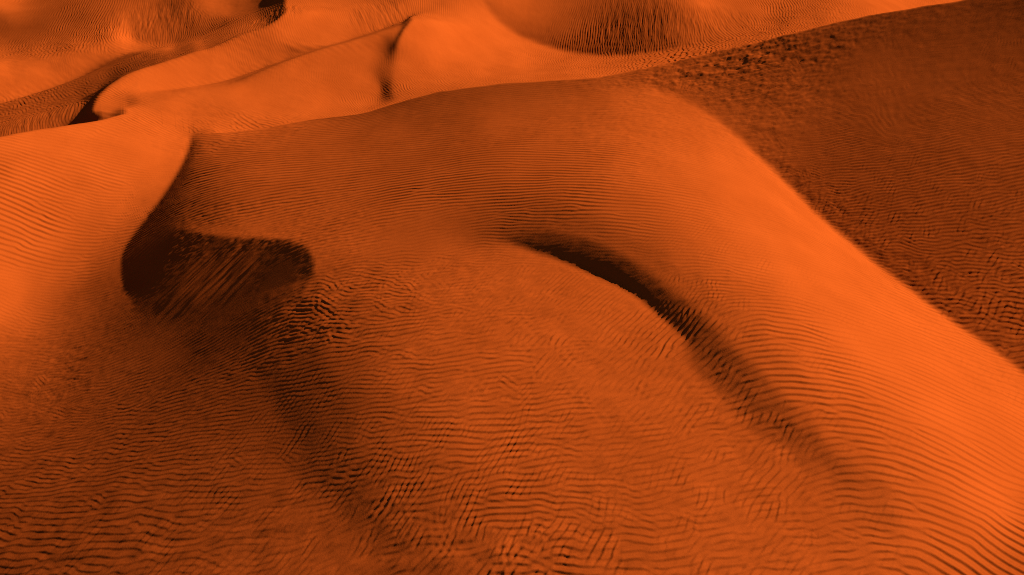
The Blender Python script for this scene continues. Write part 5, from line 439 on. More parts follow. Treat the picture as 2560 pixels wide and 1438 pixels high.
-4,-4,-4,-4,-4,-4,-4,-4,-4,-4,-4,-4,-4,-4,-4,-4,-4,-4,-4,-4,-4,-4,-4,-4,-4,-4,-4,-4,-4,-4,-4,-4,-4,-4,-4,-4,-4,-4,-4,-4,-4,-4,-4,-4,-4,-4,-4,-4,-4,-4,
-4,-4,-5,-5,-5,-5,-5,-5,-5,-5,-5,-5,-6,-6,-6,-6,-6,-6,-6,-6,-7,-7,-7,-7,-7,-7,-7,-8,-8,-8,-8,-8,-8,-8,-8,-8,-9,-9,-9,-9,-9,-9,-9,-9,-9,-9,-9,-9,-9,-10,
-10,-10,-10,-10,-10,-10,-11,-11,-11,-12,-12,-12,-13,-13,-13,-13,-13,-14,-14,-14,-14,-14,-15,-15,-15,-15,-15,-15,-15,-15,-15,-15,-14,-14,-14,-13,-13,
-13,-12,-12,-12,-11,-11,-11,-10,-10,-10,-9,-9,-9,-8,-8,-8,-8,-7,-7,-7,-6,-6,-6,-5,-5,-5,-5,-4,-4,-4,-4,-3,-3,-2,-2,-1,-1,0,1,3,4,6,8,10,11,13,14,15,16,
16,15,14,13,12,11,10,9,9,8,8,7,7,6,6,6,5,5,5,4,4,3,2,2,3,4,-11,-3,4,-2,-16,-4,-55,-124,-135,-82,-39,-14,-2,4,6,5,3,0,-3,-3,-1,1,-1,-3,-2,-1,-1,-2,-1,
-1,-1,320.5,-1,-1,4.5,1,1,1,1,8.5,1,1,1,1,1,1,1,1,1,2,1,2,1,1,2.5,-1,-2,-2,1,7,6,2,5,-9,-15,-8,-9,2,17,19,7,-3,-4,-2,2.5,-1,-1,0,1,1,0,-1,0,1,329.5,1,
1,26.5,1,3,3,2,8,32,30,3,-7,-6,-1,-1,2,4,5,4,1,3.5,-1,-2,-4,-3,-1,1,2,1,-1,-1,0,1,358.5,-1,-3,-13,-9,2,-1,-4,-8,-3,1,2,2,2,1,2,3,5,7,8,7,7,7,6,5,2,1,
-1,-1,360.5,1,2,1,2,3,-8,-7,5.5,-1,-2,-2,-2,-3,-3,-3,-4,-4,-4,-4,-3,-2,-1,-1,363.5,-1,-6,-12,-1,0,-3,-2,0,-1,-1,3.5,1,1,1,1,1,1,1,1,1,1,1,364.5,1,2,1,
3,2,-4,-1,383.5,-2,-7,-12,-1,0,-3,0,-1,338.5,-1,40.5,-1,-2,-3,-2,1,1,-4,-1,0,1,333.5,-1,-1,43.5,1,2.5,2,10,20,9,0,-3,329.5,-1,-1,49.5,-1,-3,-6,-2,2,-1,
-3,-7,-4,-1,378.5,1,1,1,1,2,-4,-6,-3,-2,0,1,379.5,-2,-4,-4,3.5,-2,-1,149.5,-1,-1,-1,-1,-2,-1,-1,225.5,1,1,1,0,-5,-4,-2,157.5,1,3.5,-1,-1,-1,-1,217.5,
-1,-3,-3,-1,168.5,1,1,110.5,1,2.5,1,1,1,1,1,1,3.5,2,2,2,1,1,1,1,86.5,1,1,1,-1,-3,-2,-1,180.5,1,1,1,1,50.5,-1,-1,-1,-1,-1,-1,-1,-1,-1,-2,-2,-2,-2,-2,-3,
-3,-3,-3,-3,-3,-3,-3,-3,-3,-3,-3,-3,-3,-3,-3,-3,-3,-3,-3,-2,-1,0,1,2,3,3,4,4,4,4,3,1,2.5,-1,-2,-2,-2,-3,-2,-2,-1,-1,-1,-1,-1,-1,-1,85.5,-1,-1,-2,-2,-1,
253.5,1,1,1,1,1,1,1,1,1,1,1,1,1,4.5,1,2,2,2,2,1,1,3.5,-1,-1,-1,-1,-1,-1,-1,-1,-1,-1,95.5,1,3,6,6,3,2,1,248.5,1,1,1,10.5,-1,-2,-3,-2,0,2,3,3,3,2,1,8.5,
-1,-1,-1,102.5,-1,-1,-1,-1,97.5,1,1,159.5,-1,-2,-3,-3,-3,0,3,6,6,5,4,2,0,-1,-1,-1,-1,-1,-1,-1,-1,-1,103.5,-1,-1,-1,102.5,-1,-1,-1,2.5,-1,-1,-1,-1,-1,
-1,-1,-1,139.5,1,1,3.5,-1,-2,-3,-3,-2,0,4,8,10,7,3,2.5,-2,-3,-3,-2,-1,-1,-1,-1,-1,107.5,-1,-1,-1,105.5,-1,-1,-1,-1,-1,13.5,1,83.5,1,1,7.5,-1,-1,23.5,1,
1,1,9.5,-1,-1,-1,-2,-2,-3,-2,1,5,8,8,7,4,1,-4,-9,-11,-11,-9,-4,58.5,-1,-1,145.5,1,2.5,1,1,0,1,1,1,1,1,1,1,10.5,1,1,1,1,1,1,1,1,1,1,1,1,1,71.5,-1,0,-1,
-1,2.5,1,1,1,1,1,5.5,-1,-1,-1,-1,16.5,1,1,1,15.5,-1,-1,-1,-1,-1,-1,-2,-2,0,3,7,9,9,5,-3,-14,-19,-12,-3,3,4,4,4,3,1,6.5,-1,104.5,2,2,1,77.5,1,1,1,1,1,1,
1,1,1,1,1,1,1,1,1,1,1,1,1,1,1,1,1,1,1,1,0,1,1,1,2,2,2,2,2,2,2,2,1,1,1,1,1,79.5,-1,0,1,1,2.5,-1,-1,-1,-1,-2,-2,-2,-1,-1,26.5,-1,-1,-1,-1,-1,-1,-1,-1,-2,
-2,-2,-2,-2,-1,0,1,2,3,6,9,10,5,-5,-15,-14,-3,7,10,8,4,0,-2,-3,-2,-2,-2,-2,-1,56.5,1,1,1,1,1,1,1,48.5,-1,77.5,1,1,0,1,20.5,-1,-1,-1,-1,95.5,1,0,-1,-1,
-1,-1,-1,4.5,1,1,1,1,1,1,1,1,1,25.5,-1,-1,0,1,2,2,4,5,4,3,2,4,6,4,-3,-7,-2,0,-5,-5,-2,2,6,8,8,9,8,7,5,4,3,3,2,2,2,1,1,1,1,1,1,1,1,1,1,95.5,1,1,94.5,1,
1,1,3.5,-1,-1,-1,-1,-1,-1,6.5,-1,-1,-1,-1,-1,-1,-1,-1,81.5,1,2.5,-1,2.5,1,1,1,2,2,2,1,1,1,4.5,-1,-1,24.5,-1,-1,0,1,2,2,3,3,1,0,-1,1,1,-3,-6,-4,-1,-1,
-2,0,2,2,3,0,-7,-16,-22,-24,-23,-19,-14,-6,2,9,13,15,15,15,14,12,10,8,6,4,2,1,6.5,-1,-1,-1,182.5,-1,-1,-2,-2,-2,-2,-2,-1,-1,-1,-1,-1,19.5,-1,-1,4.5,1,
1,1,4.5,-1,-1,-1,-1,12.5,-1,23.5,1,1,1,2,2,3,2,2,1,1,25.5,-1,-1,-1,-1,-1,26.5,-1,-1,-1,1,4,5,4,3,2,0,-1,-2,-1,2.5,1,4,3,1,9.5,2,4,6,7,8,8,8,7,5,1,-2,
-7,-13,-20,-27,-32,-35,-33,-26,-17,-8,1,7,8,7,5,3,3,2,2,1,4.5,1,166.5,-1,-1,-1,-1,-1,-1,-1,-1,-1,-1,-1,-1,-1,-1,25.5,1,1,1,1,2.5,-1,-1,-1,-2,-2,-1,-1,
3.5,1,1,1,1,1,24.5,1,2,2,1,1,1,1,1,1,2,2,1,1,0,-1,-1,-1,-1,-1,29.5,1,1,1,20.5,-1,-1,-1,-2,-2,0,2,4,5,3,2,2,0,-2,-3,-2,0,2,3,2,0,-2,-3,-2,-1,-1,-1,-1,
-1,11.5,1,1,1,2,3,3,4,6,7,8,9,11,12,11,8,2,-7,-15,-20,-20,-17,-10,-2,4,9,11,10,7,4,3,3,2,2,1,74.5,-1,87.5,-1,-1,-1,-1,-1,6.5,1,1,1,25.5,-1,-1,4.5,1,1,
1,1,1,1,1,5.5,-1,-1,-1,-1,8.5,-1,2.5,1,7.5,1,2,3,2,2,1,1,4.5,-1,-1,-1,-2,-2,-2,-1,-1,-1,2.5,-1,-1,-1,-1,-1,22.5,-1,-1,-1,-1,-1,15.5,-1,-1,-1,-1,-1,2.5,
1,3,5,5,3,2.5,1,0,-3,-7,-7,-3,3.5,-2,-3,-2,-1,0,-1,-1,-1,0,1,1,1,1,1,1,1,22.5,1,3,5,6,7,7,6,4,1,-4,-10,-16,-18,-18,-15,-10,-5,0,5,9,9,8,6,4,3,3,3,3,3,
3,2,2,2,1,1,1,1,2.5,1,1,1,1,1,1,1,4.5,-1,-1,32.5,1,1,3.5,-1,-1,94.5,1,1,1,34.5,1,1,7.5,-1,-1,-1,-1,-1,11.5,-1,-1,-1,2.5,-1,-3,0,3,4,6,8,8,8,6,3,1,6.5,
-1,-1,-1,-1,-1,-1,-1,-1,-1,-1,-1,-1,28.5,1,1,1,1,16.5,1,1,1,1,1,1,1,0,-1,-1,0,3,4,-2,-11,-12,-3,5,4,1,-1,-1,-1,2.5,-1,-3,-3,-1,1,2,2,2,1,1,5.5,-1,-1,
28.5,2,4,6,7,8,7,5,3,0,-3,-7,-11,-14,-15,-16,-15,-14,-12,-9,-7,-4,-2,-1,0,2,2,3,4,4,3,2,0,-1,-2,-2,-2,-2,-2,-1,-1,-1,-1,28.5,1,1,1,0,-1,0,-1,-1,94.5,1,
4.5,1,1,3.5,-1,-1,3.5,1,1,16.5,1,1,4.5,-1,-1,-1,-1,-1,-1,-1,-1,5.5,1,1,1,1,1,1,1,4.5,-1,-1,0,1,2,2,3.5,1,0,-2,-3,-4,-4,-4,-4,-4,-4,-4,-4,-6,-7,-6,-6,
-5,-5,-4,-2,-1,-1,4.5,1,1,7.5,1,1,24.5,-1,-1,-1,-1,8.5,1,1,1,1,1,1,1,1,1,1,4,7,8,5,-1,-8,-12,-5,6,6,1,-1,-1,-1,0,-1,-3,-5,-4,-1,4,6,5,3,1,9.5,1,1,9.5,
-1,20.5,-1,5.5,1,1,2,4,5,6,6,5,4,4,3,2,1,1,0,-1,-1,-2,-2,-2,-2,-3,-3,-2,-2,-1,-1,25.5,-1,-1,2.5,1,2,2,1,1,3.5,-1,-1,98.5,1,6.5,1,1,1,12.5,1,1,1,1,4.5,
-1,-1,-1,-1,9.5,1,1,1,1,1,1,5.5,-1,-2,-2,-2,-1,-1,-2,-3,-2,0,1,1,1,0,1,5,8,8,6,1,-3,-5,-7,-8,-8,-6,-3,-1,2,4,6,5,4,4,4,3,3,2,2,1,1,1,1,1,1,1,1,1,1,1,
24.5,-1,-1,0,-1,-2,-2,-2,-2,-1,-1,0,1,1,1,1,1,1,2.5,1,2,2,2,3,6,8,5,-4,-15,-20,-15,-5,3,7,6,2,3.5,-2,-4,-5,-2,3,9,10,6,1,-2,-3,-2,20.5,1,34.5,1,1,1,2,
2,2,2,2,2,2,2,2,1,2.5,1,1,1,1,1,1,19.5,-1,-1,2.5,1,1,1,1,5.5,-1,-1,123.5,-1,-1,-1,-1,6.5,1,1,1,1,1,1,6.5,-1,-1,-1,-1,-1,-1,-1,-1,-1,-2,-2,-2,-2,-3,-3,
-4,-2,0,4,7,8,9,12,15,10,-1,-11,-17,-17,-12,-6,0,3,5,4,3,3,2,1,1,10.5,1,1,1,1,1,2.5,-1,-1,-1,-1,22.5,-1,-1,-1,-2,-3,-3,-2,0,1,2,2,2,3,2,1,0,1,2,3,2,
2.5,3,4,1,-7,-17,-20,-11,2,10,9,6,3,1,0,-2,-2,-3,-6,-3,1,8,12,10,3,-3,-5,-3,-1,18.5,1,1,1,1,5.5,-1,-1,42.5,1,23.5,1,1,2,2,1,7.5,-1,107.5,-1,-1,-1,-1,
3.5,1,1,4.5,-1,2.5,-1,-1,25.5,-1,-1,-1,-1,-1,-2,-2,-2,-2,-1,2.5,2,6,11,16,18,17,10,0,-13,-22,-22,-16,-5,3,9,11,11,9,6,3,1,16.5,-1,-1,-1,-2,-1,-1,25.5,
1,-1,-2,-1,-2,-3,0,4,7,6,3,1,2,2,1,1,3.5,-1,0,2,5,4,-3,-13,-16,-9,2,9,8,4,2,2.5,-1,-2,-3,-2,0,-5,4,12,10,6,-2,-6,-5,-2,3.5,1,14.5,1,8.5,-1,-1,2.5,1,
57.5,1,1,1,1,1,2,1,3.5,-1,-1,118.5,2,1,1,3.5,-1,-1,-1,-1,-1,-1,-1,-1,0,1,1,0,1,2,2,2,1,2.5,-1,-1,-1,12.5,-1,-1,-2,-3,-3,-3,-1,0,2,4,4,4,4,6,8,10,11,4,
-7,-14,-12,-9,-9,-8,-3,2,3,2,0,-1,-2,-2,-2,-1,-1,17.5,1,1,1,1,21.5,-1,-1,2.5,2,-2,-9,-3,0,1,5,10,9,4,0,-1,2.5,-1,-2,-2,-2,-1,1,4,5,0,-11,-18,-13,0,8,8,
4,2,2.5,-1,-3,-4,-4,-2,2,6,1,1,15,0,-6,-7,-4,-1,7.5,-1,10.5,1,3.5,-1,-1,-1,-1,-1,2.5,1,1,1,1,60.5,-1,-1,-1,0,1,1,1,122.5,-3,-2,-1,-1,0,1,1,2,3,3,2,3.5,
-1,-2,-3,-3,-3,-2,-2,-1,9.5,-1,-1,-2,-2,-2,-2,-2,-2,-2,-1,0,3,5,8,9,8,5,4,7,14,19,18,7,-10,-22,-27,-29,-23,-9,4,8,7,4,1,0,-1,-2,-2,-1,-1,-1,-1,-1,-1,
-1,-1,-1,-1,-1,-1,37.5,1,0,-9,-16,0,16,11,9,7,0,-4,-4,-2,-1,-1,-2,-2,-1,1,3,4,1,-4,-13,-13,-2,7,8,5,2,0,-1,-2,-5,-9,-11,-7,0,7,9,7,2,-10,2,3,-8,-1,-1,
0,1,2,2,1,16.5,-1,-1,2.5,1,1,1,4.5,-1,2.5,1,1,40.5,1,2.5,1,1,7.5,-1,-1,2.5,1,1,131.5,2,2,1,0,-2,-2,-2,-1,-1,2.5,1,1,2.5,-1,-1,-1,-1,-1,-1,-1,-1,-1,-2,
-2,-2,-3,-2,-2,2.5,1,1,2,3,3,4,4,3,2,0,-2,-2,2,11,19,14,-5,-24,-33,-36,-31,-13,8,18,15,9,3,0,-1,-1,19.5,-1,-2,-1,2.5,1,6.5,-1,15.5,-1,-1,2.5,-1,-2,-5,
-12,-19,-9,15,25,6,-7,-4,-4,-3,2.5,-1,-1,-1,3.5,-2,-6,-11,-13,-7,3,8,5,2,1,-1,-3,-6,-10,-10,-4,7,20,26,18,7,0,-3,-8,-4,13,-2,-2,2.5,1,1,0,-1,-1,20.5,
-1,-1,-1,46.5,1,1,4.5,-1,-1,-1,0,1,1,1,1,1,137.5,1,-1,-2,-1,0,1,4.5,-1,-1,-1,-2,-2,-2,-2,-2,-2,-2,-2,-1,2.5,1,1,1,3.5,1,2,2,2,1,2.5,-1,0,3,6,11,17,20,
11,-12,-32,-39,-36,-19,6,22,22,14,5,-1,-2,-1,11.5,1,1,1,1,1,1,1,2,2,2,2,2,2,2,1,1,6.5,1,1,1,1,14.5,1,1,0,-5,-11,-14,-11,6,28,32,14,-10,-11,-2,-3,-9,
-11,-13,-13,-10,-6,-1,4,10,14,16,12,7,4,2,2,1,-1,-3,-7,-12,-11,-2,12,21,22,18,9,-2,-6,-6,-4,-3,-1,6,7,-4,1,2,3,2,0,-1,64.5,1,1,158.5,2,0,-1,0,-1,-1,-2,
-2,-3,-2,-1,-1,-1,-1,-1,-1,0,1,1,1,2.5,-1,-1,-1,-1,1,3,4,3,2,1,2.5,1,3,8,13,17,15,0,-23,-37,-36,-23,-1,17,22,16,7,0,-3,-2,-1,2.5,-1,-1,3.5,1,1,2,2,2,2,
2,1,1,1,1,1,1,10.5,1,1,1,6.5,-1,-1,11.5,1,0,-7,-14,-16,-5,13,29,31,17,-3,-15,-13,-6,-3,0,12,30,45,51,42,23,0,-21,-31,-29,-19,-6,1,3,2,0,-4,-9,-14,-12,
0,15,29,30,18,0,-15,-21,-19,-11,-5,-4,-2,-1,1,1,-2,-4,2.5,-3,-5,-3,-2,-1,60.5,1,1,5.5,1,156.5,-3,-1,-1,0,1,2,2,2,2,1,2,2,2,1,1,1,1,2.5,-1,-1,0,2,4,5,5,
2,0,-1,-2,-2,2,9,15,17,10,-10,-31,-37,-28,-10,9,18,17,10,3,-2,-3,-2,-1,0,-1,2.5,1,2,2,2,2,2,2,2,1,1,1,1,1,1,1,8.5,-1,-1,-1,3.5,-1,-1,-2,-1,-1,13.5,1,2,
1,-4,-12,-16,-6,17,34,29,7,-11,-16,-12,-7,-2,3,8,11,12,7,-9,-26,-32,-28,-19,-9,0,6,8,7,5,0,-6,-12,-15,-10,8,29,38,26,3,-16,-21,-14,-4,1,3,2,1,2,1,2.5,
1,0,-1,-2,-3,-4,-4,0,1,1,1,1,57.5,1,166.5,3,2,2,2,2,1,1,1,0,-1,-2,-2,-2,-3,-2,-2,-1,0,2,3,4,3,1,0,-1,-1,2,7,13,17,13,-3,-24,-36,-35,-20,0,13,14,11,6,1,
-1,-1,0,1,1,1,1,2,2,3,2,2,2,2,2,2,1,5.5,-1,-1,-1,-1,-1,-1,-1,-1,-1,-1,-1,-1,-1,-1,0,-1,-1,-1,0,1,2,2,1,1,1,1,1,1,1,3.5,1,2,3,1,-4,-11,-16,-8,12,29,23,
2,-13,-14,-9,-4,0,3,7,13,16,9,-6,-24,-31,-20,-1,9,10,8,7,5,3,-1,-7,-12,-13,-1,20,33,25,6,-11,-17,-14,-8,-3,0,1,3.5,1,1,1,0,1,1,4.5,1,2,2,1,30.5,-1,-1,
-1,25.5,1,1,172.5,-1,-1,-1,-2,-2,-2,-2,-2,-1,0,1,3,4,5,5,3,1,1,1,3,7,10,9,-3,-20,-32,-34,-25,-10,4,11,12,10,7,4,2,2,2,3,3,3,2,2,3,2,2,1,1,1,1,1,3.5,-1,
-1,-1,-1,6.5,-1,-1,-1,-1,-1,-1,5.5,1,2,2,1,1,10.5,1,2,-1,-8,-17,-22,-14,5,19,16,7,-2,-9,-9,-4,0,2,7,14,15,3,-21,-37,-30,-10,8,16,14,8,3,2,2,-1,-8,-15,
-15,0,20,28,22,9,-3,-10,-11,-7,-3,-1,-1,10.5,1,1,33.5,-1,-1,-1,0,1,1,2,2,1,2.5,-1,193.5,-1,-2,-2,-2,-2,-1,-1,0,1,3,4,5,5,4,2,2.5,1,3,3,0,-7,-17,-25,
-29,-27,-17,0,15,21,18,13,9,6,4,3,2,2,2,1,1,0,1,1,1,2.5,-1,-1,-1,-1,-2,-4,-4,-3,-2,-1,3.5,-1,-1,-1,-1,-1,-1,-1,-1,3.5,1,1,1,1,1,1,1,5.5,-1,-1,-1,-1,0,
-1,2.5,-1,-6,-14,-19,-10,8,21,24,19,7,-7,-11,-7,-2,1,5,12,16,6,-18,-36,-30,-5,14,18,12,5,2,1,0,-2,-9,-16,-16,0,24,35,27,9,-6,-14,-14,-9,-4,-2,7.5,1,
6.5,-1,-1,-1,30.5,1,1,1,2.5,-1,-1,-1,-2,-2,-2,-1,-1,-1,-1,-1,192.5,-1,0,2,1,2,4,5,5,4,3,1,-1,-3,-4,-5,-6,-9,-10,-10,-9,-8,-4,5,17,23,20,14,7,3,1,10.5,
-1,-1,-1,-2,-2,-2,-1,-1,-1,-1,0,1,1,4.5,-1,-1,-1,6.5,1,1,1,1,1,1,3.5,-1,-1,-1,-1,-1,-1,-2,-1,-1,-1,-1,-1,-1,-2,-7,-13,-11,4,20,25,18,4,-9,-13,-9,-3,0,
5,11,16,9,-13,-34,-32,-7,13,17,10,3,3.5,-3,-8,-13,-11,4,23,31,23,6,-10,-17,-16,-9,-3,0,1,1,1,11.5,-1,3.5,1,1,0,-1,-1,5.5,1,18.5,-1,-1,-1,-1,-1,-1,0,1,
2,2,1,5.5,1,1,1,193.5,6,4,2,5,5,2,-2,-8,-11,-13,-10,-2,8,13,8,-3,-8,-3,7,12,12,9,4,0,-2,-2,-2,-1,-1,-1,-1,-1,-1,-1,-1,-1,-1,-1,-1,-1,-1,-1,-1,23.5,1,
3.5,-1,-1,-1,-1,-1,-1,-1,-1,-1,2.5,1,1,2.5,-1,-7,-12,-9,8,26,28,9,-10,-14,-8,-3,0,4,11,14,8,-10,-31,-34,-14,8,16,12,6,3,2,2,-1,-7,-12,-9,5,21,26,19,6,
-6,-14,-14,-9,-3,2,2,1,-1,-1,-1,-1,11.5,1,1,1,1,1,3.5,1,1,1,1,14.5,-1,-2,-3,-1,0,2,3,3,3,2,210.5,-4,3,0,-9,-11,-2,16,29,23,4,-13,-18,-11,-1,6,9,7,3,0,
-2,-3,-3,-2,-1,-1,-2,-2,-2,-1,-1,-1,-1,-1,32.5,-1,-1,-1,-1,7.5,1,1,1,1,0,-1,-3,-8,-11,-2,16,30,23,0,-14,-12,-4,0,4,11,14,7,-10,-29,-32,-15,8,20,20,13,
7,3,0,-3,-7,-10,-6,6,18,20,12,2,-7,-13,-12,-8,-3,1,2,1,0,-1,-1,2.5,1,1,1,1,1,13.5,-1,2.5,1,2.5,-1,-1,-1,-1,5.5,1,0,-1,0,3,4,2,-1,-1,2.5,1,2.5,-1,-1,
211.5,3,5,8,4,-6,-14,-14,-10,-3,2,5,5,3,0,-1,-2,-2,-2,-2,-1,-1,-1,-1,48.5,1,1,1,1,1,1,1,0,-5,-9,-10,2,19,25,13,-6,-13,-8,-1,4,11,15,8,-11,-29,-30,-11,
10,20,18,10,1,-4,-7,-9,-10,-9,-6,2,11,13,9,3,-4,-10,-10,-7,-3,0,1,1,5.5,1,1,1,1,14.5,-1,-1,-1,-1,-1,-2,-4,-3,-3,-3,-2,0,1,2,0,-2,-1,2,4,1,-2,-1,224.5,
-4,-11,-11,-9,-5,0,2,1,0,-1,-1,-1,-1,-1,-1,6.5,1,1,5.5,-1,-1,43.5,1,1,-1,-8,-14,-12,4,22,23,7,-8,-11,-5,3,10,13,4,-14,-29,-26,-7,11,15,10,4,-2,-5,-5,
-4,-3,0,2,5,7,7,6,3,-3,-9,-9,-7,-3,0,1,1,1,21.5,-1,-1,-1,-1,-1,-1,-1,-1,-1,-1,0,1,2,4,4,3,2,1,-1,-3,-3,-1,0,-1,227.5,-3,-2,1,2,1,1,7.5,1,1,1,7.5,-1,-1,
-1,-1,45.5,-2,-9,-15,-8,12,29,24,4,-9,-8,0,7,8,2,-11,-25,-25,-8,9,13,8,4,0,-2,-2,-2,-1,1,2,2,3,3,3,2,0,-3,-5,-4,-2,0,1,1,6.5,1,1,1,13.5,-1,-1,-1,-1,
7.5,1,2,3,3,3,3,2,0,-3,-3,-1,233.5,4,3,2,1,1,2.5,1,1,9.5,-1,-1,49.5,-1,-4,-10,-3,16,27,21,2,-11,-9,-1,2,-1,-8,-17,-19,-9,5,11,8,2,-1,-3,-3,-2,0,1,2,2,
3,2,2,2,1,0,-1,4.5,1,1,1,1,1,1,14.5,-1,-1,-1,-1,-1,-1,8.5,1,1,2,3,2,1,0,-1,-2,-2,-1,304.5,-1,-4,-4,8,21,16,0,-12,-12,-6,-3,-5,-9,-11,-8,0,7,6,3,0,-1,0,
2,3,4,3,2,1,1,7.5,-1,-1,-1,17.5,-1,-1,12.5,1,1,1,1,1,1,2.5,-1,-1,-1,-1,-1,257.5,1,1,1,46.5,-1,-3,0,11,13,2,-10,-13,-9,-3,-3,-3,-3,0,3,5,5,2,1,1,2,2,2,
1,0,-1,-1,2.5,1,1,1,9.5,1,17.5,-1,-1,8.5,1,2.5,1,1,2.5,-1,-1,248.5,-1,-1,8.5,1,1,52.5,-1,1,8,7,-4,-11,-7,-3,3.5,1,2,3,2,2,1,1,1,1,5.5,1,1,2,1,2.5,-1,
-1,-1,8.5,-1,24.5,1,1,1,5.5,-1,253.5,1,61.5,2,3,-5,-7,-2,1,2,2,2,2,2,1,1,1,1,1,1,0,-1,-1,2.5,1,2,2,0,-1,-1,-1,-1,-1,30.5,1,1,1,2.5,-1,2.5,-1,-1,-1,
305.5,-1,-1,12.5,-1,-4,0,2,2,2,1,2,2,3,3,3,2,0,-2,-2,-1,0,1,2,2,1,0,-1,-2,-1,6.5,-1,23.5,1,1,1,324.5,1,3.5,-1,4.5,1,1,1,2.5,1,0,-3,-5,-6,-4,-1,2,5,5,4,
3,1,0,-1,-1,5.5,-1,-1,-1,20.5,1,1,1,3.5,-1,9.5,1,1,1,1,1,8.5,-1,299.5,1,1,1,0,-1,-1,-1,-1,0,-1,2,2,3,0,-1,-2,-4,-7,-8,-7,-4,1,4,3,1,-1,-2,-3,-3,-3,-3,
-2,-1,-1,-1,12.5,-1,-1,6.5,1,1,1,1,4.5,-1,14.5,-1,-1,-1,-1,-1,-1,7.5,1,1,292.5,1,1,1,1,1,1,1,-1,-2,-1,0,1,0,1,0,-2,-12,-17,-17,-9,2,12,19,26,27,22,14,
3,-2,-2,-1,-1,3.5,1,17.5,1,1,1,1,1,1,1,2.5,-1,-1,-1,22.5,1,1,1,7.5,-1,288.5,1,1,2,2,2,2,3,2,2,3,1,1,2,2,2,2,3,5,7,10,18,27,28,15,-8,-29,-35,-34,-29,
-22,-14,-8,-3,17.5,1,1,1,2,3,3,3,2,1,0,-1,-1,-1,29.5,-1,-1,-1,2.5,-1,5.5,1,266.5,1,1,6.5,1,1,5.5,1,1,1,2,2,2,1,2.5,-1,-2,-3,-4,-4,-2,-3,-1,-1,-2,-3,-3,
-4,-6,-13,-18,-18,-16,-7,-6,-1,9,16,17,13,9,6,4,3,2,1,16.5,-1,-4,-5,-3,-1,317.5,1,1,1,1,7.5,-1,-1,-1,-2,-1,2.5,-1,2.5,-1,-1,-1,4.5,1,2.5,1,1,2.5,1,1,2,
2,3,1,3,4,1,-1,-3,-3,-1,2,1,20.5,1,1,308.5,-1,-1,-1,9.5,-1,-1,37.5,1,2.5,-1,0,2,4,3,332.5,1,53.5,1,2,1,-1,-1,328.5,-1,56.5,1,1,0,-1,22.5,-1,309.5,-1,
-1,7.5,-1,47.5,-1,332.5,1,1,2.5,-1,-1,-1,56.5,-1,330.5,1,1,1,54.5,1,1,0,1,1,13.5,1,391.5,-1,370.5,-1,-1,17.5,-1,1950.5,-1,1559.5,-1,389.5,-1,779.5,-1,
389.5,-1,1489.5,12,11,11,11,11,11,11,11,10,10,10,10,10,10,9,9,9,9,9,9,9,8,8,8,8,8,8,8,7,7,7,7,7,7,7,7,7,7,7,7,8,8,8,8,8,9,9,9,9,9,9,10,10,10,10,10,10,
10,10,10,10,10,9,9,8,7,7,6,6,4,3,3,3,2,2,2,2,2,2,2,2,2,1,1,1,1,1,1,1,1,1,1,1,0,1,1,1,14.5,-1,-1,-1,-1,-1,-1,-1,-2,-2,-2,-2,-2,-2,-2,-2,-2,-3,-3,-3,-3,
-3,-3,-3,-3,-3,-3,-3,-3,-3,-3,-3,-3,-3,-3,-3,-3,-3,-3,-2,-2,-2,-2,-2,-2,-2,-2,-2,-2,-2,-2,-2,-2,-2,-1,-1,-1,-1,-1,-1,-1,-1,-1,-1,-1,-1,-1,-1,-1,-1,-1,
-1,-1,-1,-1,-1,-1,-1,14.5,-1,-1,-1,-1,-1,-1,-1,-1,-1,-1,-1,-1,-1,-1,-1,-1,-1,-1,-1,-1,-1,-1,-1,-2,-2,-2,-2,-2,-2,-2,-2,-2,-2,-2,-2,-2,-3,-3,-3,-3,-3,
-3,-3,-3,-3,-3,-3,-3,-4,-4,-4,-4,-4,-4,-4,-4,-4,-4,-4,-4,-4,-5,-5,-5,-5,-5,-5,-5,-5,-5,-5,-5,-5,-5,-5,-5,-5,-5,-6,-6,-6,-6,-6,-6,-6,-6,-6,-6,-6,-6,-6,
-6,-6,-6,-6,-6,-6,-7,-7,-7,-7,-7,-7,-7,-7,-7,-7,-7,-7,-7,-7,-7,-7,-7,-7,-8,-8,-8,-8,-8,-8,-8,-8,-8,-8,-8,-8,-8,-8,-8,-9,-9,-9,-9,-9,-9,-9,-9,-9,-9,-9,
-9,-9,-10,-10,-10,-10,-10,-10,-10,-10,-10,-10,-10,-10,-11,-11,-11,-11,-11,-11,-11,-11,-11,-11,-11,-11,-11,-11,-11,-11,-11,-11,-12,-12,-12,-12,-12,-12,
-12,-12,-12,-12,-12,-12,-12,-12,-12,-12,359.5,2,4.5,3,-1,3,-8,2,381.5,1,1,-1,2.5,-1,0,1,376.5,-2,8,-3,1,-1,1,380.5,1,-4,2,387.5,1,-4,2,-1,383.5,1,0,1,
-1,1,385.5,1,385.5,1,775.5,-1,384.5,-1,388.5,1,-1,1,5042.5,1,3364.5,-1,1,352.5,1,32.5,1,-2,1,348.5,-2,2,37.5,-3,4,-3,1,346.5,1,1,-2,29.5,1,5.5,-1,0,2,
-2,1,347.5,-1,37.5,1,2.5,-1,2285.5,-1,282.5,1,102.5,-1,286.5,1,1,87.5,-1,690.5,-1,1238.5,-1,3110.5,-2,390.5,-1,10468.5,]
CREST = [393,385,377,369,360,351,342,334,325,317,307,297,287,278,268,258,248,237,224,213,211,211,212,213,215,218,221,224,224,223,222,220,218,217,217,218,222,
228,234,240,243,243,244,246,248,250,251,256,259,263,266,268,271,275,278,280,282,284,285,286,284,282,279,276,273,270,266,263,260,257,256,254,253,251,
250,249,247,246,245,245,244,244,244,244,243,243,243,242,240,238,237,236,235,235,234,233,232,231,229,227,226,225,228,231,234,]                # fan row of the near dune's crest, left to right
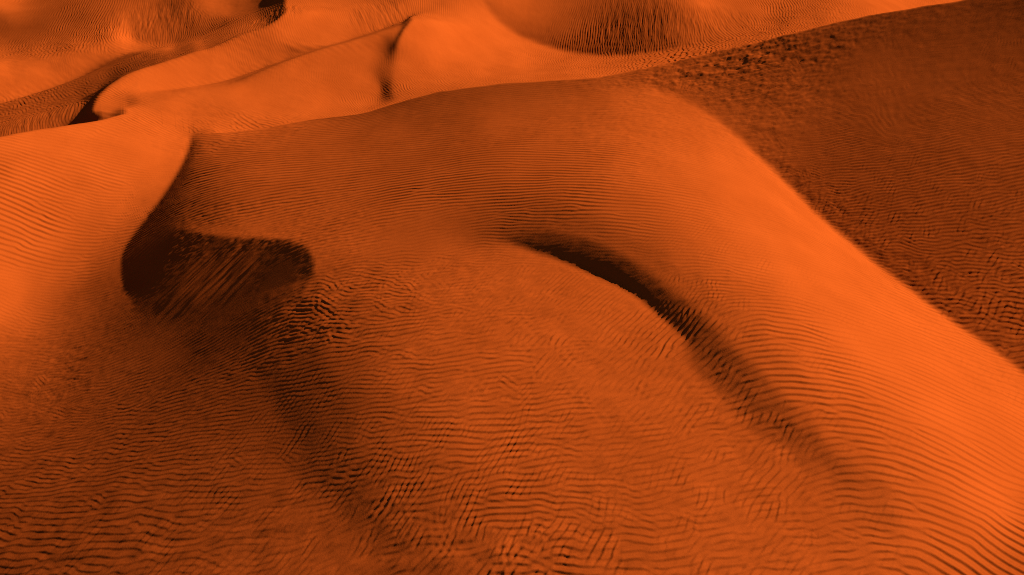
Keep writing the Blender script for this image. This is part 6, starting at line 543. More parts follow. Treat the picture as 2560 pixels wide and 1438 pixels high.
U0, U1 = -280.0, 2840.0

def fan_y(v):
    return CAM_H / np.tan(PITCH + np.arctan((v - 719.0) / 1862.0))

def fan_x(u, y):
    return (u - 1280.0) / 1862.0 * (y * CP + CAM_H * SP)

def join(s, d):
    """One inverse step of the 9/7 wavelet along the first axis."""
    n, m = len(d), len(s)
    nxt = lambda q: np.concatenate([q[1:], q[-1:]], 0)[:n]
    def both(q):
        return np.concatenate([q[:1], q], 0)[:m] + (q if m == n else np.concatenate([q, q[-1:]], 0))
    s = s - 0.443506852 * both(d); d = d - 0.882911075 * (s[:n] + nxt(s))
    s = s + 0.052980118 * both(d); d = d + 1.586134342 * (s[:n] + nxt(s))
    x = np.empty((n + m,) + s.shape[1:]); x[0::2] = s; x[1::2] = d
    return x

def shading_fit_heights(WAVELET, shape, v0, v1):
    ROWS, COLS = shape
    flat = []
    for v in WAVELET:
        if v != int(v): flat.extend([0] * int(v))
        else: flat.append(v)
    flat = np.array(flat, float); pos = 0
    sizes = [(ROWS, COLS)]
    for k in range(5): sizes.append(((sizes[-1][0] + 1) // 2, (sizes[-1][1] + 1) // 2))
    take = lambda r, c, p: flat[p:p + r * c].reshape(r, c)
    r, c = sizes[5]; A = take(r, c, 0); pos = r * c
    for k in range(4, -1, -1):
        R, C = sizes[k]; r, c = sizes[k + 1]
        sd = take(r, C - c, pos); pos += r * (C - c)
        ds = take(R - r, c, pos); pos += (R - r) * c
        dd = take(R - r, C - c, pos); pos += (R - r) * (C - c)
        A = join(join(A.T, sd.T).T, join(ds.T, dd.T).T)
    return A * (4e-5 * (fan_y(np.linspace(v0, v1, ROWS)) * CP + CAM_H * SP))[:, None]

def cubic(A, t, axis):
    """Resample A along an axis at fractional positions t (Catmull-Rom)."""
    A = np.moveaxis(A, axis, 0)
    m = A.shape[0]
    i = np.clip(t.astype(int), 0, m - 2)
    f = (t - i).reshape((-1,) + (1,) * (A.ndim - 1))
    g = lambda k: A[np.clip(i + k, 0, m - 1)]
    a, b, c, d = g(-1), g(0), g(1), g(2)
    r = b + 0.5 * f * (c - a + f * (2 * a - 5 * b + 4 * c - d + f * (3 * (b - c) + d - a)))
    return np.moveaxis(r, 0, axis)

# ------------------------------------------------------------------ wind ripples
# (x, y, crest direction, wavelength m, strength, disorder)
MAIN_NEAR = [(-32.24,43.82,2.997,0.393,1.794,0.1),(-30.07,41.23,2.993,0.439,1.794,0.12),(-28.42,46.66,3.051,0.37,1.3455,0.08),(-27.94,48.72,0.109,0.308,0.7475,0.08),(-26.78,50.92,0.427,0.266,0.26,0.1),(-33.43,46.66,0.037,0.346,1.196,0.1),
(-30.48,38.49,3.055,0.412,1.15,0.15),(-28.31,39.63,3.127,0.394,0.69,0.15),(-27.01,42.07,3.086,0.313,0.7475,0.2),(-28.71,36,0.095,0.222,0.35,0.15),(-27.73,33.75,2.815,0.227,0.5,0.2),(-25.38,34.69,0.091,0.245,0.4,0.2),
(-25.37,43.82,0.611,0.335,1.794,0.15),(-25.32,40.42,0.3,0.313,1.196,0.2),(-24.42,46.17,0.858,0.267,0.65,0.1),(-20.85,46.17,2.972,0.474,0.91,0.08),(-17.78,40.42,0.026,0.426,1.04,0.1),(-15.31,44.74,2.906,0.413,0.715,0.12),
(-13.98,39.63,0.037,0.444,1.04,0.1),(-21.59,52.08,2.601,0.384,0.52,0.2),(-13.34,48.19,2.748,0.372,0.455,0.08),(-10.57,41.23,3.065,0.391,0.91,0.08),(-7.53,47.68,2.704,0.287,0.325,0.08),(-6.9,42.5,2.876,0.312,0.65,0.08),
(-6.32,37.75,3.014,0.425,1.04,0.1),(-8.14,34.37,0.213,0.418,0.91,0.12),(-2.86,37.04,2.963,0.347,1.17,0.08),(0.53,40.02,2.804,0.293,0.78,0.06),(0.49,35.01,2.862,0.303,1.3,0.1),(0.46,32.54,2.755,0.26,0.91,0.12),
(1.32,30.31,2.831,0.192,0.195,0.1),(3.14,29.28,2.817,0.176,0.12,0.1),(4.8,27.57,2.787,0.152,0.1875,0.1),(5.81,26,0.572,0.191,0.375,0.1),(3.42,33.14,2.804,0.307,1.17,0.1),(4.78,37.75,2.732,0.325,0.78,0.06),
(5.09,30.05,2.88,0.25,0.78,0.12),(7.42,32.84,3.028,0.323,0.65,0.08),(-0.79,45.69,2.925,0.287,0.325,0.06),(4.3,45.21,2.843,0.294,0.26,0.08),(7.59,42.07,3.047,0.28,0.26,0.08),(9.03,36.69,2.996,0.271,0.39,0.08),
(-5.68,32.54,0.165,0.355,0.39,0.2),(-3.66,32.25,0.255,0.299,0.455,0.2),(-10.02,33.44,0.088,0.405,0.78,0.15),(-8.74,31.68,0.087,0.231,0.7,0.2),(12.05,35.34,0.248,0.227,0.234,0.08),(11.84,30.31,0.104,0.236,0.325,0.1),
(12.82,27.34,0.198,0.274,0.25,0.1),(8.32,28.05,3.035,0.245,0.5,0.12),(9.69,26.22,3.068,0.286,0.75,0.15),(11.01,22.27,3.068,0.312,1.21,0.12),(14.06,23.37,0.112,0.376,0.375,0.1),(11.98,20.26,3.067,0.322,1.32,0.15),
(14.23,19.94,2.95,0.441,0.625,0.1),(16.43,19.64,2.858,0.478,0.5,0.08),(13.43,16.83,2.842,0.374,0.875,0.1),(15.54,16.58,2.79,0.42,0.75,0.08),(13.1,14.57,2.757,0.343,0.875,0.12),(14.71,14.03,2.001,0.357,1,0.08),
(19.09,19.64,2.646,0.513,0.4375,0.08),(11.49,15.25,2.993,0.285,0.625,0.25),(19.99,29.28,0.143,0.498,0.6375,0.1),(19.93,23.76,2.921,0.543,0.375,0.1),(31,50.36,3.137,0.156,0.68,0.06),(26.22,46.66,0.08,0.152,0.85,0.06),
(21.37,47.68,0.121,0.159,0.68,0.1),(28.55,42.93,0.148,0.16,1.02,0.08),(22.89,43.82,0.137,0.147,1.19,0.08),(20.13,42.5,0.14,0.176,1.53,0.06),(25.32,40.42,0.129,0.221,1.36,0.12),(28.06,38.49,0.092,0.245,1.02,0.2),
(16.79,43.82,0.105,0.146,1.02,0.15),(20.53,39.63,0.03,0.207,1.36,0.15),(18.1,39.24,3.015,0.174,1.19,0.35),(24.25,37.04,0.048,0.221,1.02,0.18),(21.21,34.69,3.008,0.205,1.02,0.3),(25.21,34.06,3.077,0.293,0.765,0.3),
(23.21,31.68,2.942,0.284,0.85,0.4),(24.85,29.28,2.898,0.384,0.74375,0.4),(13.95,44.74,0.107,0.175,0.78,0.4),(11.27,49.26,0.267,0.203,1.3,0.35),(14.23,50.36,0.201,0.208,1.43,0.3),(16.92,50.92,0.172,0.211,1.7,0.3),
(8.62,48.19,0.225,0.228,0.78,0.4),(18.37,51.5,0.151,0.181,1.19,0.3),(22.46,52.08,0.114,0.177,0.68,0.1),(-7.28,29.28,2.78,0.303,1,0.35),(-9.02,28.05,2.79,0.28,1,0.5),(-7.61,25.79,2.764,0.285,0.75,0.3),
(-5.13,28.05,2.789,0.252,1,0.5),(-5.57,24.34,3.045,0.279,1,0.25),(-8.14,23.95,2.98,0.298,0.5,0.15),(-9.79,23.56,2.902,0.235,0.3,0.15),(-9.53,21.24,2.928,0.22,0.3,0.15),(-7.47,19.79,2.943,0.192,0.3,0.15),
(-6.6,21.07,2.888,0.253,0.5,0.2),(-3.35,28.29,0.106,0.268,0.5,0.5),(-2.99,23.76,0.185,0.33,0.75,0.3),(-1.16,21.07,0.172,0.272,1.1,0.3),(-3.51,21.41,0.018,0.285,0.875,0.2),(0.41,27.57,0.621,0.215,0.625,0.4),
(2.2,27.57,0.928,0.189,0.875,0.15),(3.85,26.22,0.901,0.216,1.125,0.1),(5.34,24.54,0.852,0.281,1.25,0.12),(6.53,22.63,0.797,0.301,1.76,0.15),(1.96,23.19,0.646,0.262,0.88,0.35),(4.15,21.92,0.681,0.269,1.1,0.25),
(6.08,20.1,0.509,0.301,1.1,0.25),(0.32,18.03,0.04,0.292,1.32,0.2),(-2.56,18.31,3.094,0.266,0.875,0.2),(0.29,15.6,3.06,0.248,1.32,0.2),(2.98,17.09,0.206,0.267,0.88,0.3),(2.76,14.79,3.12,0.235,0.77,0.25),
(5.52,16.96,0.276,0.279,0.88,0.2),(7.02,17.76,0.388,0.263,1.1,0.25),(7.54,14.57,0.269,0.242,0.88,0.3),(9.23,16.08,0.5,0.236,1.1,0.2),(9.77,13.92,0.329,0.255,1.1,0.3),(-3.67,16.08,0.23,0.262,0.75,0.4),
(-2.2,13.82,0.557,0.242,0.875,0.4),(-5.55,15.02,0.47,0.227,0.7,0.2),(0.27,13.61,0.387,0.256,1.32,0.5),(-14.74,17.9,2.906,0.314,0.45,0.18),(-18.29,18.03,2.861,0.338,0.42,0.2),(-20.53,21.75,2.893,0.238,0.5,0.2),
(-16.55,21.58,2.918,0.254,0.5,0.2),(-12.67,21.24,2.938,0.231,0.45,0.15),(-12.32,18.17,2.906,0.259,0.45,0.2),(-10.07,18.46,2.968,0.229,0.5,0.2),(-8.37,15.48,0.103,0.249,0.4,0.3),(-20.28,25.15,3.068,0.189,0.6,0.3),
(-24.42,28.78,3.066,0.169,0.5,0.5),(-17.94,26.89,0.028,0.26,0.6,0.25),(-13.11,24.95,3.06,0.236,0.5,0.25),(-16.33,28.29,0.46,0.266,0.8,0.05),(-19.54,30.85,0.422,0.264,0.7,0.05),(-21.9,30.85,0.234,0.233,0.6,0.08),
(-12.97,27.81,0.397,0.251,0.7,0.05),(-14.68,30.05,0.641,0.266,0.6,0.05),(-16.55,27.11,0.332,0.257,0.7,0.08),(-14.22,26.66,0.274,0.239,0.7,0.08),(-24.72,31.68,0.173,0.224,0.5,0.3),(-17.02,33.75,0.831,0.278,0.3,0.05),
(-14.75,34.06,0.833,0.27,0.3,0.05),(-15.17,31.97,0.802,0.257,0.3,0.05),(-18.39,34.06,0.744,0.298,0.3,0.05),(-18.82,33.14,0.646,0.294,0.3,0.05),(-21.67,38.12,0.769,0.375,0.1,0.1),(-11.46,31.68,0.318,0.215,0.05,0.1),
(-12.58,30.31,0.325,0.216,0.1,0.1),(-29.22,55.17,2.772,0.306,1.196,0.15),(-33.11,48.72,0.246,0.365,0.4485,0.1),(-30.8,52.68,0.03,0.44,0.598,0.2)]
MAIN_FAR = [(-26.76,51.26,0.439,0.271,0.26,0.1),(-24.35,55.88,2.561,0.324,0.65,0.35),(-21.81,58.06,2.606,0.471,0.91,0.5),(-32.79,55.53,2.812,0.226,0.0598,0.1),(-31.39,56.23,2.705,0.321,0.0598,0.1),(-34.06,55.88,2.668,0.244,0.0598,0.1),
(-33.42,59.6,2.757,0.284,1.794,0.12),(-32.95,61.2,2.881,0.259,1.794,0.15),(-31.15,63.3,0.04,0.22,0.52,0.1),(-28.48,66.92,0.224,0.206,0.13,0.2),(-29.24,55.53,2.752,0.309,1.196,0.15),(-27.57,59.21,3.008,0.245,0.39,0.2),
(-23.54,62.45,0.013,0.282,0.195,0.2),(-20.75,64.62,2.677,0.239,0.39,0.1),(-17.87,67.87,2.584,0.23,0.91,0.08),(-15.46,68.86,2.384,0.234,1.04,0.08),(-13.36,70.37,2.425,0.221,0.78,0.1),(-16.19,64.62,2.312,0.236,0.52,0.2),
(-13.85,65.52,2.021,0.205,0.91,0.3),(-11.04,71.94,2.448,0.282,1.17,0.12),(-9.86,68.36,2.226,0.27,1.17,0.3),(-8.85,75.85,2.995,0.316,0.52,0.08),(-7.02,70.89,2.169,0.302,0.78,0.3),(-5.74,84.84,1.434,0.188,0.195,0.3),
(-5.67,80.78,0.944,0.227,0.104,0.3),(-3.48,80.13,1.477,0.19,0.39,0.35),(-1.29,77.64,1.537,0.201,0.65,0.5),(-0.56,91.63,1.207,0.198,0.52,0.12),(2.45,93.27,1.154,0.225,0.78,0.1),(5.85,93.27,1.209,0.272,1.17,0.08),
(8.12,90.83,1.405,0.322,1.43,0.08),(6.74,84.14,1.556,0.282,1.04,0.3),(13.11,92.45,1.293,0.249,1.04,0.15),(14.93,87.01,1.407,0.247,1.17,0.2),(12.09,82.77,1.526,0.346,1.17,0.5),(17.81,89.27,1.389,0.222,0.65,0.1),
(17.23,80.13,1.03,0.685,1.3,0.5),(20.72,89.27,1.391,0.212,0.52,0.08),(22.53,89.27,1.641,0.3,0.78,0.06),(24.35,91.63,1.557,0.272,0.52,0.06),(24.88,87.01,1.699,0.355,1.04,0.1),(27.97,94.11,1.507,0.275,0.13,0.1),
(29.04,92.45,1.593,0.348,1.04,0.1),(32.86,95.83,1.369,0.326,1.7,0.1),(30.67,88.5,1.263,0.288,2.04,0.35),(25.03,82.77,1.535,0.367,1.3,0.5),(35.77,94.11,1.384,0.306,1.36,0.2),(33.62,89.27,1.61,0.379,1.53,0.6),
(39.04,91.63,1.587,0.406,0.85,0.4),(48.3,101.32,0.819,0.423,0.136,0.2),(-14.8,73.58,0.381,0.231,0.039,0.1),(-16.94,71.94,0.322,0.272,0.065,0.1),(-12.88,75.27,0.123,0.261,0.039,0.1),(-21.93,77.64,1.974,0.2,1.04,0.2),
(-20.48,77.64,2.388,0.257,0.52,0.1),(-18.31,81.43,1.9,0.212,0.78,0.1),(-18.51,78.25,2.39,0.271,0.65,0.08),(-14.75,83.45,1.93,0.231,0.39,0.1),(-12,84.84,1.762,0.215,0.91,0.06),(-9.13,87.75,1.688,0.219,1.17,0.05),
(-13.87,82.09,2.185,0.256,0.65,0.2),(-36.35,86.27,2.093,0.2,1.17,0.15),(-33.77,87.01,2.132,0.221,1.3,0.25),(-29.05,81.43,1.876,0.211,1.04,0.1),(-25.64,77.64,1.75,0.263,0.78,0.08),(-36.61,84.14,1.712,0.289,0.78,0.1),
(-33.95,90.83,0.032,0.593,0.13,0.2),(-29.76,71.41,2.013,0.183,0.78,0.4),(-33.39,73.03,2.069,0.196,0.65,0.4),(-49.99,90.04,1.769,0.324,1.196,0.08),(-46.27,84.84,1.838,0.284,1.794,0.1),(-50.28,85.55,1.864,0.31,0.897,0.1),
(-58.74,91.63,1.618,0.369,0.299,0.1),(-44.76,83.45,1.917,0.22,1.794,0.2),(-42.11,82.09,3.076,0.507,0.897,0.2),(-46.22,80.13,1.528,0.376,1.495,0.6),(-50.69,80.13,1.806,0.399,0.897,0.6),(-48.08,74.7,0.551,0.255,0.1794,0.2),
(-44.48,78.25,0.201,0.285,0.1794,0.2),(-42.44,87.75,1.879,0.204,0.13,0.08),(-39.86,88.5,1.711,0.236,0.195,0.08),(-44.93,68.36,2.62,0.367,0.897,0.5),(-43.16,68.86,2.59,0.319,0.7475,0.4),(-35.52,57.32,1.707,0.262,0.598,0.1),
(-38.93,56.23,2.018,0.195,0.598,0.1),(-24.35,78.87,1.76,0.259,0.26,0.1)]
SEC = [(-3.81,17.22,1.048,0.191,0.68,0.2),(-1.72,16.58,1.028,0.191,0.68,0.2),(-1.05,15.02,0.993,0.226,0.765,0.25),(-2.56,18.31,0.868,0.179,0.6,0.2),(1.46,13.71,0.94,0.258,0.85,0.25),(-0.36,13.61,0.963,0.269,0.85,0.25),
(-5.23,17.09,0.912,0.228,0.595,0.2),(-4.18,14.79,0.891,0.252,0.68,0.25),(-7.15,16.08,0.876,0.257,0.425,0.2),(-9.22,15.72,0.908,0.32,0.255,0.2),(3.78,18.74,0.794,0.215,0.69,0.2),(5.99,19.64,0.781,0.253,0.805,0.2),
(7.4,19.48,0.816,0.223,1.035,0.2),(8.46,18.03,0.791,0.218,1.15,0.25),(9.46,16.83,0.764,0.228,1,0.25),(7.46,13.92,0.708,0.231,0.68,0.3),(9.54,14.9,0.731,0.22,0.68,0.3),(1.84,20.91,0.793,0.211,0.5,0.25),
(-1.23,23.37,0.817,0.239,0.5,0.3),(0.39,25.15,0.889,0.214,0.6,0.3),(7.09,25.79,0.826,0.188,0.805,0.3),(5.66,27.81,0.791,0.174,0.575,0.1),(4,29.28,0.7,0.162,0.4,0.1),(2.34,30.31,0.698,0.159,0.3,0.1),
(7.93,23.56,0.786,0.234,0.92,0.3),(22.72,32.84,0.624,0.336,0.99,0.2),(25.21,34.06,0.62,0.289,0.99,0.2),(25.93,31.68,0.611,0.341,1.1,0.2),(22.62,35.67,0.634,0.248,0.66,0.25),(27.45,37.04,0.597,0.277,0.77,0.25),
(21.66,32.54,0.669,0.26,0.55,0.3),(23.55,30.05,0.654,0.308,0.88,0.3),(19.34,35.67,0.781,0.221,0.46,0.3),(21.25,31.68,0.635,0.315,0.44,0.1),(22.44,28.78,0.66,0.318,0.44,0.1),(-26.55,44.74,1.422,0.257,0,0.1),
(-11.93,41.65,1.272,0.31,0,0.1),(-1.68,37.04,1.065,0.253,0,0.1),(11.3,36.34,1.059,0.177,0,0.1),(23.44,45.69,0.732,0.149,0,0.1),(-15.94,20.26,1.088,0.448,0.085,0.1),(-22.26,26.89,0.961,0.329,0.1,0.1),
(15.15,20.26,0.796,0.197,0,0.1),(14.94,15.6,0.687,0.184,0,0.1),(-12.88,31.4,0.773,0.318,0,0.1),(14.41,31.97,1,0.194,0.0575,0.1),(-6.6,21.07,1.012,0.275,0.25,0.2),(-7.72,49.26,1.222,0.268,0,0.1),
(15.7,44.74,0.8,0.191,0,0.1),(-13.65,23.95,0.791,0.36,0.1,0.2),(-5.68,32.54,1.085,0.255,0,0.1),(0.47,33.44,0.946,0.23,0,0.1),(-7,27.57,1.067,0.256,0.3,0.4),(26.4,40.42,0.687,0.21,0.165,0.2),
(-25.94,37.04,1.311,0.341,0,0.1),(2.89,16.2,0.887,0.221,0.34,0.3),(11.76,15.96,0.681,0.223,0.255,0.2),(10.61,23.37,0.869,0.201,0.115,0.2),(16.93,35.34,0.95,0.224,0.575,0.15),(19.23,32.25,0.876,0.241,0.69,0.15),
(20.47,28.78,0.797,0.266,0.66,0.15),(21.88,26.44,0.715,0.276,0.69,0.15)]
# (x, y, strength, lump size m)
STREAKS = [(-15.87, 33.14, 2.6, 0.831, 0.13), (-16.61, 29.03, 2.2, 0.495, 0.05)]   # (x, y, radius, direction, strength)
STREAKS_FAR = [(15.24, 91.63, 6.5, 1.42, 0.11),(19.26, 89.27, 4, 1.405, 0.12),(11.53, 91.63, 4, 1.366, 0.07),(24.72, 90.83, 5, 1.579, 0.1),(-42.75, 88.5, 5, 1.891, 0.1),(-39.5, 88.5, 4, 1.72, 0.1),(-24.68, 80.13, 3, 1.774, 0.15),(-35.77, 57.32, 2, 1.725, 0.06),(-38.93, 56.23, 3, 2.03, 0.08),(-13.89, 83.45, 4, 1.942, 0.12)]
ROUGH_NEAR = [(7.45,48.72,0.9,0.25),(10.02,49.26,1.7,0.26),(12,49.8,2.1,0.28),(14.23,50.36,2.2,0.28),(16.35,50.36,2.2,0.28),(18.37,51.5,2.1,0.28),
(20.71,52.08,1.2,0.28),(23.1,52.68,0.8,0.28),(15.32,48.72,1.2,0.27),(17.95,49.26,0.9,0.27),(13.23,47.68,1.1,0.26),(10.66,44.74,0.6,0.22),
(12.49,41.65,0.5,0.22),(14.3,38.86,0.3,0.22),(8.41,46.66,0.7,0.24),(6.31,47.68,0.5,0.24),(9.69,47.17,0.6,0.5),(11.32,46.17,0.5,0.4),
(12.6,44.74,0.6,0.4),(14.39,43.37,0.7,0.4),(15.06,41.65,0.9,0.24),(16.34,40.42,1.02,0.24),(16.92,38.86,1.02,0.24),(17.76,37.75,1.02,0.24),
(18.65,36,0.9,0.24),(19.63,34.37,0.84,0.26),(20.73,32.54,0.78,0.26),(21.61,30.85,0.72,0.28),(22.28,29.28,0.66,0.28),(23.05,27.57,0.6,0.3),
(23.5,25.79,0.6,0.3),(18.1,39.24,0.72,0.24),(19.2,37.04,0.6,0.26),(16.34,38.12,0.42,0.22),(17.16,36,0.3,0.22),(18.63,33.44,0.3,0.24),
(20.5,30.05,0.3,0.26),(21.55,27.34,0.3,0.28),(13.74,43.82,0.72,0.22),(12.6,45.69,0.66,0.22),(11.5,47.17,0.6,0.22),(-18.15,37.39,1,0.16),
(-15.35,36,1.2,0.16),(-13.01,34.69,1.2,0.16),(-11.5,33.75,1,0.16),(-10.1,31.68,0.7,0.16),(-16.34,36,0.25,0.2),(-12.76,33.75,0.2,0.2),
(-14.55,36.69,0.3,0.2),(5.85,47.17,0.15,0.4),(0.62,48.19,0.12,0.4),(-5.01,49.26,0.2,0.4),(-9.34,50.36,0.2,0.4),(-13.92,50.92,0.2,0.3),
(-23.53,53.9,0.4,0.3),(-18.32,54.53,0.5,0.4),(-19.79,49.8,0.2,0.3),(17.99,41.65,0.15,0.3),(19.79,40.02,0.15,0.3),(21.18,37.75,0.2,0.3),
(22.63,35.34,0.22,0.3),(23.8,33.14,0.25,0.3),(24.86,30.58,0.25,0.3),(-20.87,53.28,0.8,0.3),(-23.31,53.28,0.6,0.3),(-17.76,53.28,0.6,0.3),
(24.21,48.72,0.2,0.3),(29.14,48.19,0.2,0.4),(22.89,43.82,0.2,0.4),(28.09,41.65,0.2,0.4),(20.65,40.42,0.2,0.4),(24.59,38.12,0.25,0.4),
(26.34,34.37,0.3,0.4),(12.63,37.04,0.04,0.3),(13.65,29.53,0.05,0.3),(15.15,23.95,0.05,0.3),(17.44,21.24,0.06,0.3),(14.94,15.6,0.1,0.3),
(11.76,15.96,0.3,0.4),(7.84,25.57,0.35,0.3),(6.83,24.34,0.4,0.3),(9,20.1,0.35,0.35),(10.29,17.49,0.4,0.4),(7.1,30.85,0.12,0.3),
(0.51,37.75,0.08,0.3),(-6.5,39.24,0.12,0.3),(-14.73,42.5,0.15,0.3),(-4.7,31.97,0.1,0.3),(-7.2,28.78,0.6,0.35),(-9.24,27.81,0.8,0.35),
(-4.14,27.81,0.6,0.35),(-1.3,25.36,0.5,0.35),(1.1,23.19,0.4,0.35),(3.32,20.74,0.35,0.4),(-1.97,21.07,0.4,0.4),(0.31,17.22,0.35,0.4),
(4.29,16.96,0.35,0.4),(6.49,15.36,0.35,0.4),(-0.37,13.92,0.5,0.45),(2.01,13.71,0.5,0.45),(-3.86,17.62,0.4,0.3),(-6.38,19.94,0.2,0.3),
(-9.05,22.1,0.12,0.3),(-5.85,16.58,0.35,0.3),(-7.65,15.36,0.45,0.4),(-12.32,18.17,0.4,0.4),(-16.14,17.35,0.45,0.45),(-21.24,23,0.4,0.35),
(-16.66,23.95,0.35,0.25),(-15.12,25.15,0.3,0.22),(-19.68,28.29,0.3,0.2),(-17.22,28.78,0.08,0.2),(-14.88,28.53,0.1,0.2),(-23.43,29.03,0.7,0.25),
(-26.34,30.85,0.5,0.25),(-13.61,26.44,0.2,0.25),(-24.11,33.14,0.3,0.25),(-28.62,35.01,0.15,0.3),(-28.98,41.23,0.1,0.3),(-25.76,43.82,0.25,0.3),
(-25.45,48.19,0.15,0.3),(-26,39.24,0.25,0.25),(-21.67,38.12,0.02,0.3),(-11.46,31.68,0.02,0.3),(-16.91,33.44,0.05,0.3),(-14.56,33.44,0.05,0.3),
(-15.13,31.4,0.1,0.3)]
ROUGH_FAR = [(-21.81,58.06,0.8,0.5),(-23.35,56.96,0.6,0.4),(-19.43,57.69,0.5,0.4),(-44.93,68.36,0.6,0.4),(-42.36,67.87,0.5,0.4),(-40.15,68.36,0.12,0.3),
(-34.79,56.59,0.05,0.4),(-32.47,55.88,0.02,0.3),(-31.5,57.32,0.3,0.3),(-37.89,56.59,0.2,0.4),(-33.42,59.6,0.3,0.3),(-30.82,64.17,0.1,0.3),
(-24.07,64.17,0.06,0.3),(-23.41,62.03,0.15,0.3),(-15.76,65.98,0.25,0.3),(-12.39,67.87,0.25,0.3),(-14.8,73.58,0.1,0.3),(-18.89,69.86,0.3,0.3),
(-10.46,67.39,0.35,0.3),(-5.63,80.13,0.08,0.3),(-1.29,77.64,0.4,0.3),(5.41,82.09,0.5,0.35),(11.84,80.78,0.6,0.4),(18.18,80.78,0.7,0.4),
(24.69,81.43,0.8,0.4),(31.41,86.27,0.8,0.4),(8.24,92.45,0.25,0.3),(17.39,90.04,0.3,0.3),(23.8,90.83,0.15,0.3),(48.3,101.32,0.1,0.4),
(35.98,89.27,0.6,0.4),(-31.12,82.09,0.2,0.3),(-32.21,73.58,0.6,0.4),(-27.19,70.89,0.5,0.4),(-46.07,79.5,0.6,0.4),(-50.35,79.5,0.5,0.4),
(-44.47,82.09,0.4,0.3),(-56.27,90.83,0.15,0.3),(-44.67,77.64,0.05,0.3),(-42.08,87.75,0.15,0.4),(-39.92,90.04,0.2,0.4),(-32.1,90.83,0.3,0.4),
(-19.67,77.64,0.25,0.3),(-14.3,82.77,0.25,0.3)]

def smooth_noise(X, Y, size, seed):
    r = np.random.default_rng(seed)
    g = r.random((256, 256))
    fx, fy = X / size, Y / size
    ix, iy = np.floor(fx).astype(int), np.floor(fy).astype(int)
    a, b = fx - ix, fy - iy
    a, b = a * a * (3 - 2 * a), b * b * (3 - 2 * b)
    G = lambda p, q: g[(iy + q) % 256, (ix + p) % 256]
    return (G(0, 0) * (1 - a) + G(1, 0) * a) * (1 - b) + (G(0, 1) * (1 - a) + G(1, 1) * a) * b

CELL = 0.42
GX0, GY0, GNX, GNY = -130.0, 8.0, 620, 405

def ripple_field(table, seed, align):
    """Sand ripples as phase-aligned wave packets on a jittered grid."""
    r = np.random.default_rng(seed)
    T = np.array(table)
    gx, gy = np.meshgrid(GX0 + CELL * (np.arange(GNX) + .5), GY0 + CELL * (np.arange(GNY) + .5))
    key = lambda x, y: (x / (y + 17.0) * 14.0, np.log(y + 6.0) * 12.0)
    qa, qb = key(gx, gy)
    ta, tb = key(T[:, 0], T[:, 1])
    n = np.zeros(gx.shape); c2 = n.copy(); s2 = n.copy(); lam = n.copy(); amp = n.copy(); dis = n.copy()
    for k in range(len(T)):
        wgt = 1.0 / ((qa - ta[k]) ** 2 + (qb - tb[k]) ** 2 + 0.02) ** 1.7
        n += wgt; c2 += wgt * math.cos(2 * T[k, 2]); s2 += wgt * math.sin(2 * T[k, 2])
        lam += wgt * math.log(T[k, 3]); amp += wgt * T[k, 4]; dis += wgt * T[k, 5]
    th = 0.5 * np.arctan2(s2, c2); lam = np.exp(lam / n); amp /= n; dis /= n
    th = th + r.normal(0, 1, th.shape) * dis * 0.9
    lam = lam * np.exp(r.normal(0, .06, lam.shape) + 0.22 * (smooth_noise(gx, gy, 4.0, seed + 5) - .5))
    kx, ky = -np.sin(th) * 2 * np.pi / lam, np.cos(th) * 2 * np.pi / lam
    px = gx + (r.random(gx.shape) - .5) * CELL * .8
    py = gy + (r.random(gx.shape) - .5) * CELL * .8
    # consistent sign of the wave vector so that the lee side faces one way
    flip = (kx * math.cos(SUN_AZ) + ky * math.sin(SUN_AZ)) > 0
    kx, ky = np.where(flip, -kx, kx), np.where(flip, -ky, ky)
    zz = np.exp(2j * np.pi * r.random(gx.shape))
    for it in range(align):
        acc = zz * 0.35
        for dj in (-1, 0, 1):
            for di in (-1, 0, 1):
                if di == 0 and dj == 0: continue
                sh = lambda A: np.roll(np.roll(A, -dj, 0), -di, 1)
                dx, dy = px - sh(px), py - sh(py)
                kmx, kmy = .5 * (kx + sh(kx)), .5 * (ky + sh(ky))
                dot = np.abs(kx * sh(kx) + ky * sh(ky)) / (np.hypot(kx, ky) * np.hypot(sh(kx), sh(ky)))
                acc += dot ** 4 * sh(zz) * np.exp(1j * (kmx * dx + kmy * dy))
        zz = acc / np.maximum(np.abs(acc), 1e-9)
    return dict(px=px, py=py, kx=kx, ky=ky, ph=np.angle(zz), amp=amp, lam=lam)

def grid_lookup(A, X, Y):
    fx = np.clip((X - GX0) / CELL - .5, 0, GNX - 1.001); fy = np.clip((Y - GY0) / CELL - .5, 0, GNY - 1.001)
    i, j = fx.astype(int), fy.astype(int); a, b = fx - i, fy - j
    return (A[j, i] * (1 - a) + A[j, i + 1] * a) * (1 - b) + (A[j + 1, i] * (1 - a) + A[j + 1, i + 1] * a) * b

def streak_height(X, Y, points):
    """Avalanche streaks running down a slip face: (x, y, radius, direction, strength)."""
    out = np.zeros(X.shape)
    for x, y, r, th, s in points:
        al = (X - x) * math.cos(th) + (Y - y) * math.sin(th); ac = -(X - x) * math.sin(th) + (Y - y) * math.cos(th)
        m = np.exp(-((al / (1.15 * r)) ** 2 + (ac / r) ** 2) ** 2)
        ac = ac + 0.12 * (smooth_noise(X, Y, 1.3, 71) - .5)
        f = sum(w_ * k * (smooth_noise(al / 6.0, ac, w_, sd) - 0.5) for w_, k, sd in ((0.4, 0.8, 61), (0.2, 1.2, 62), (0.1, 1.2, 63)))
        out += s * m * f
    return out

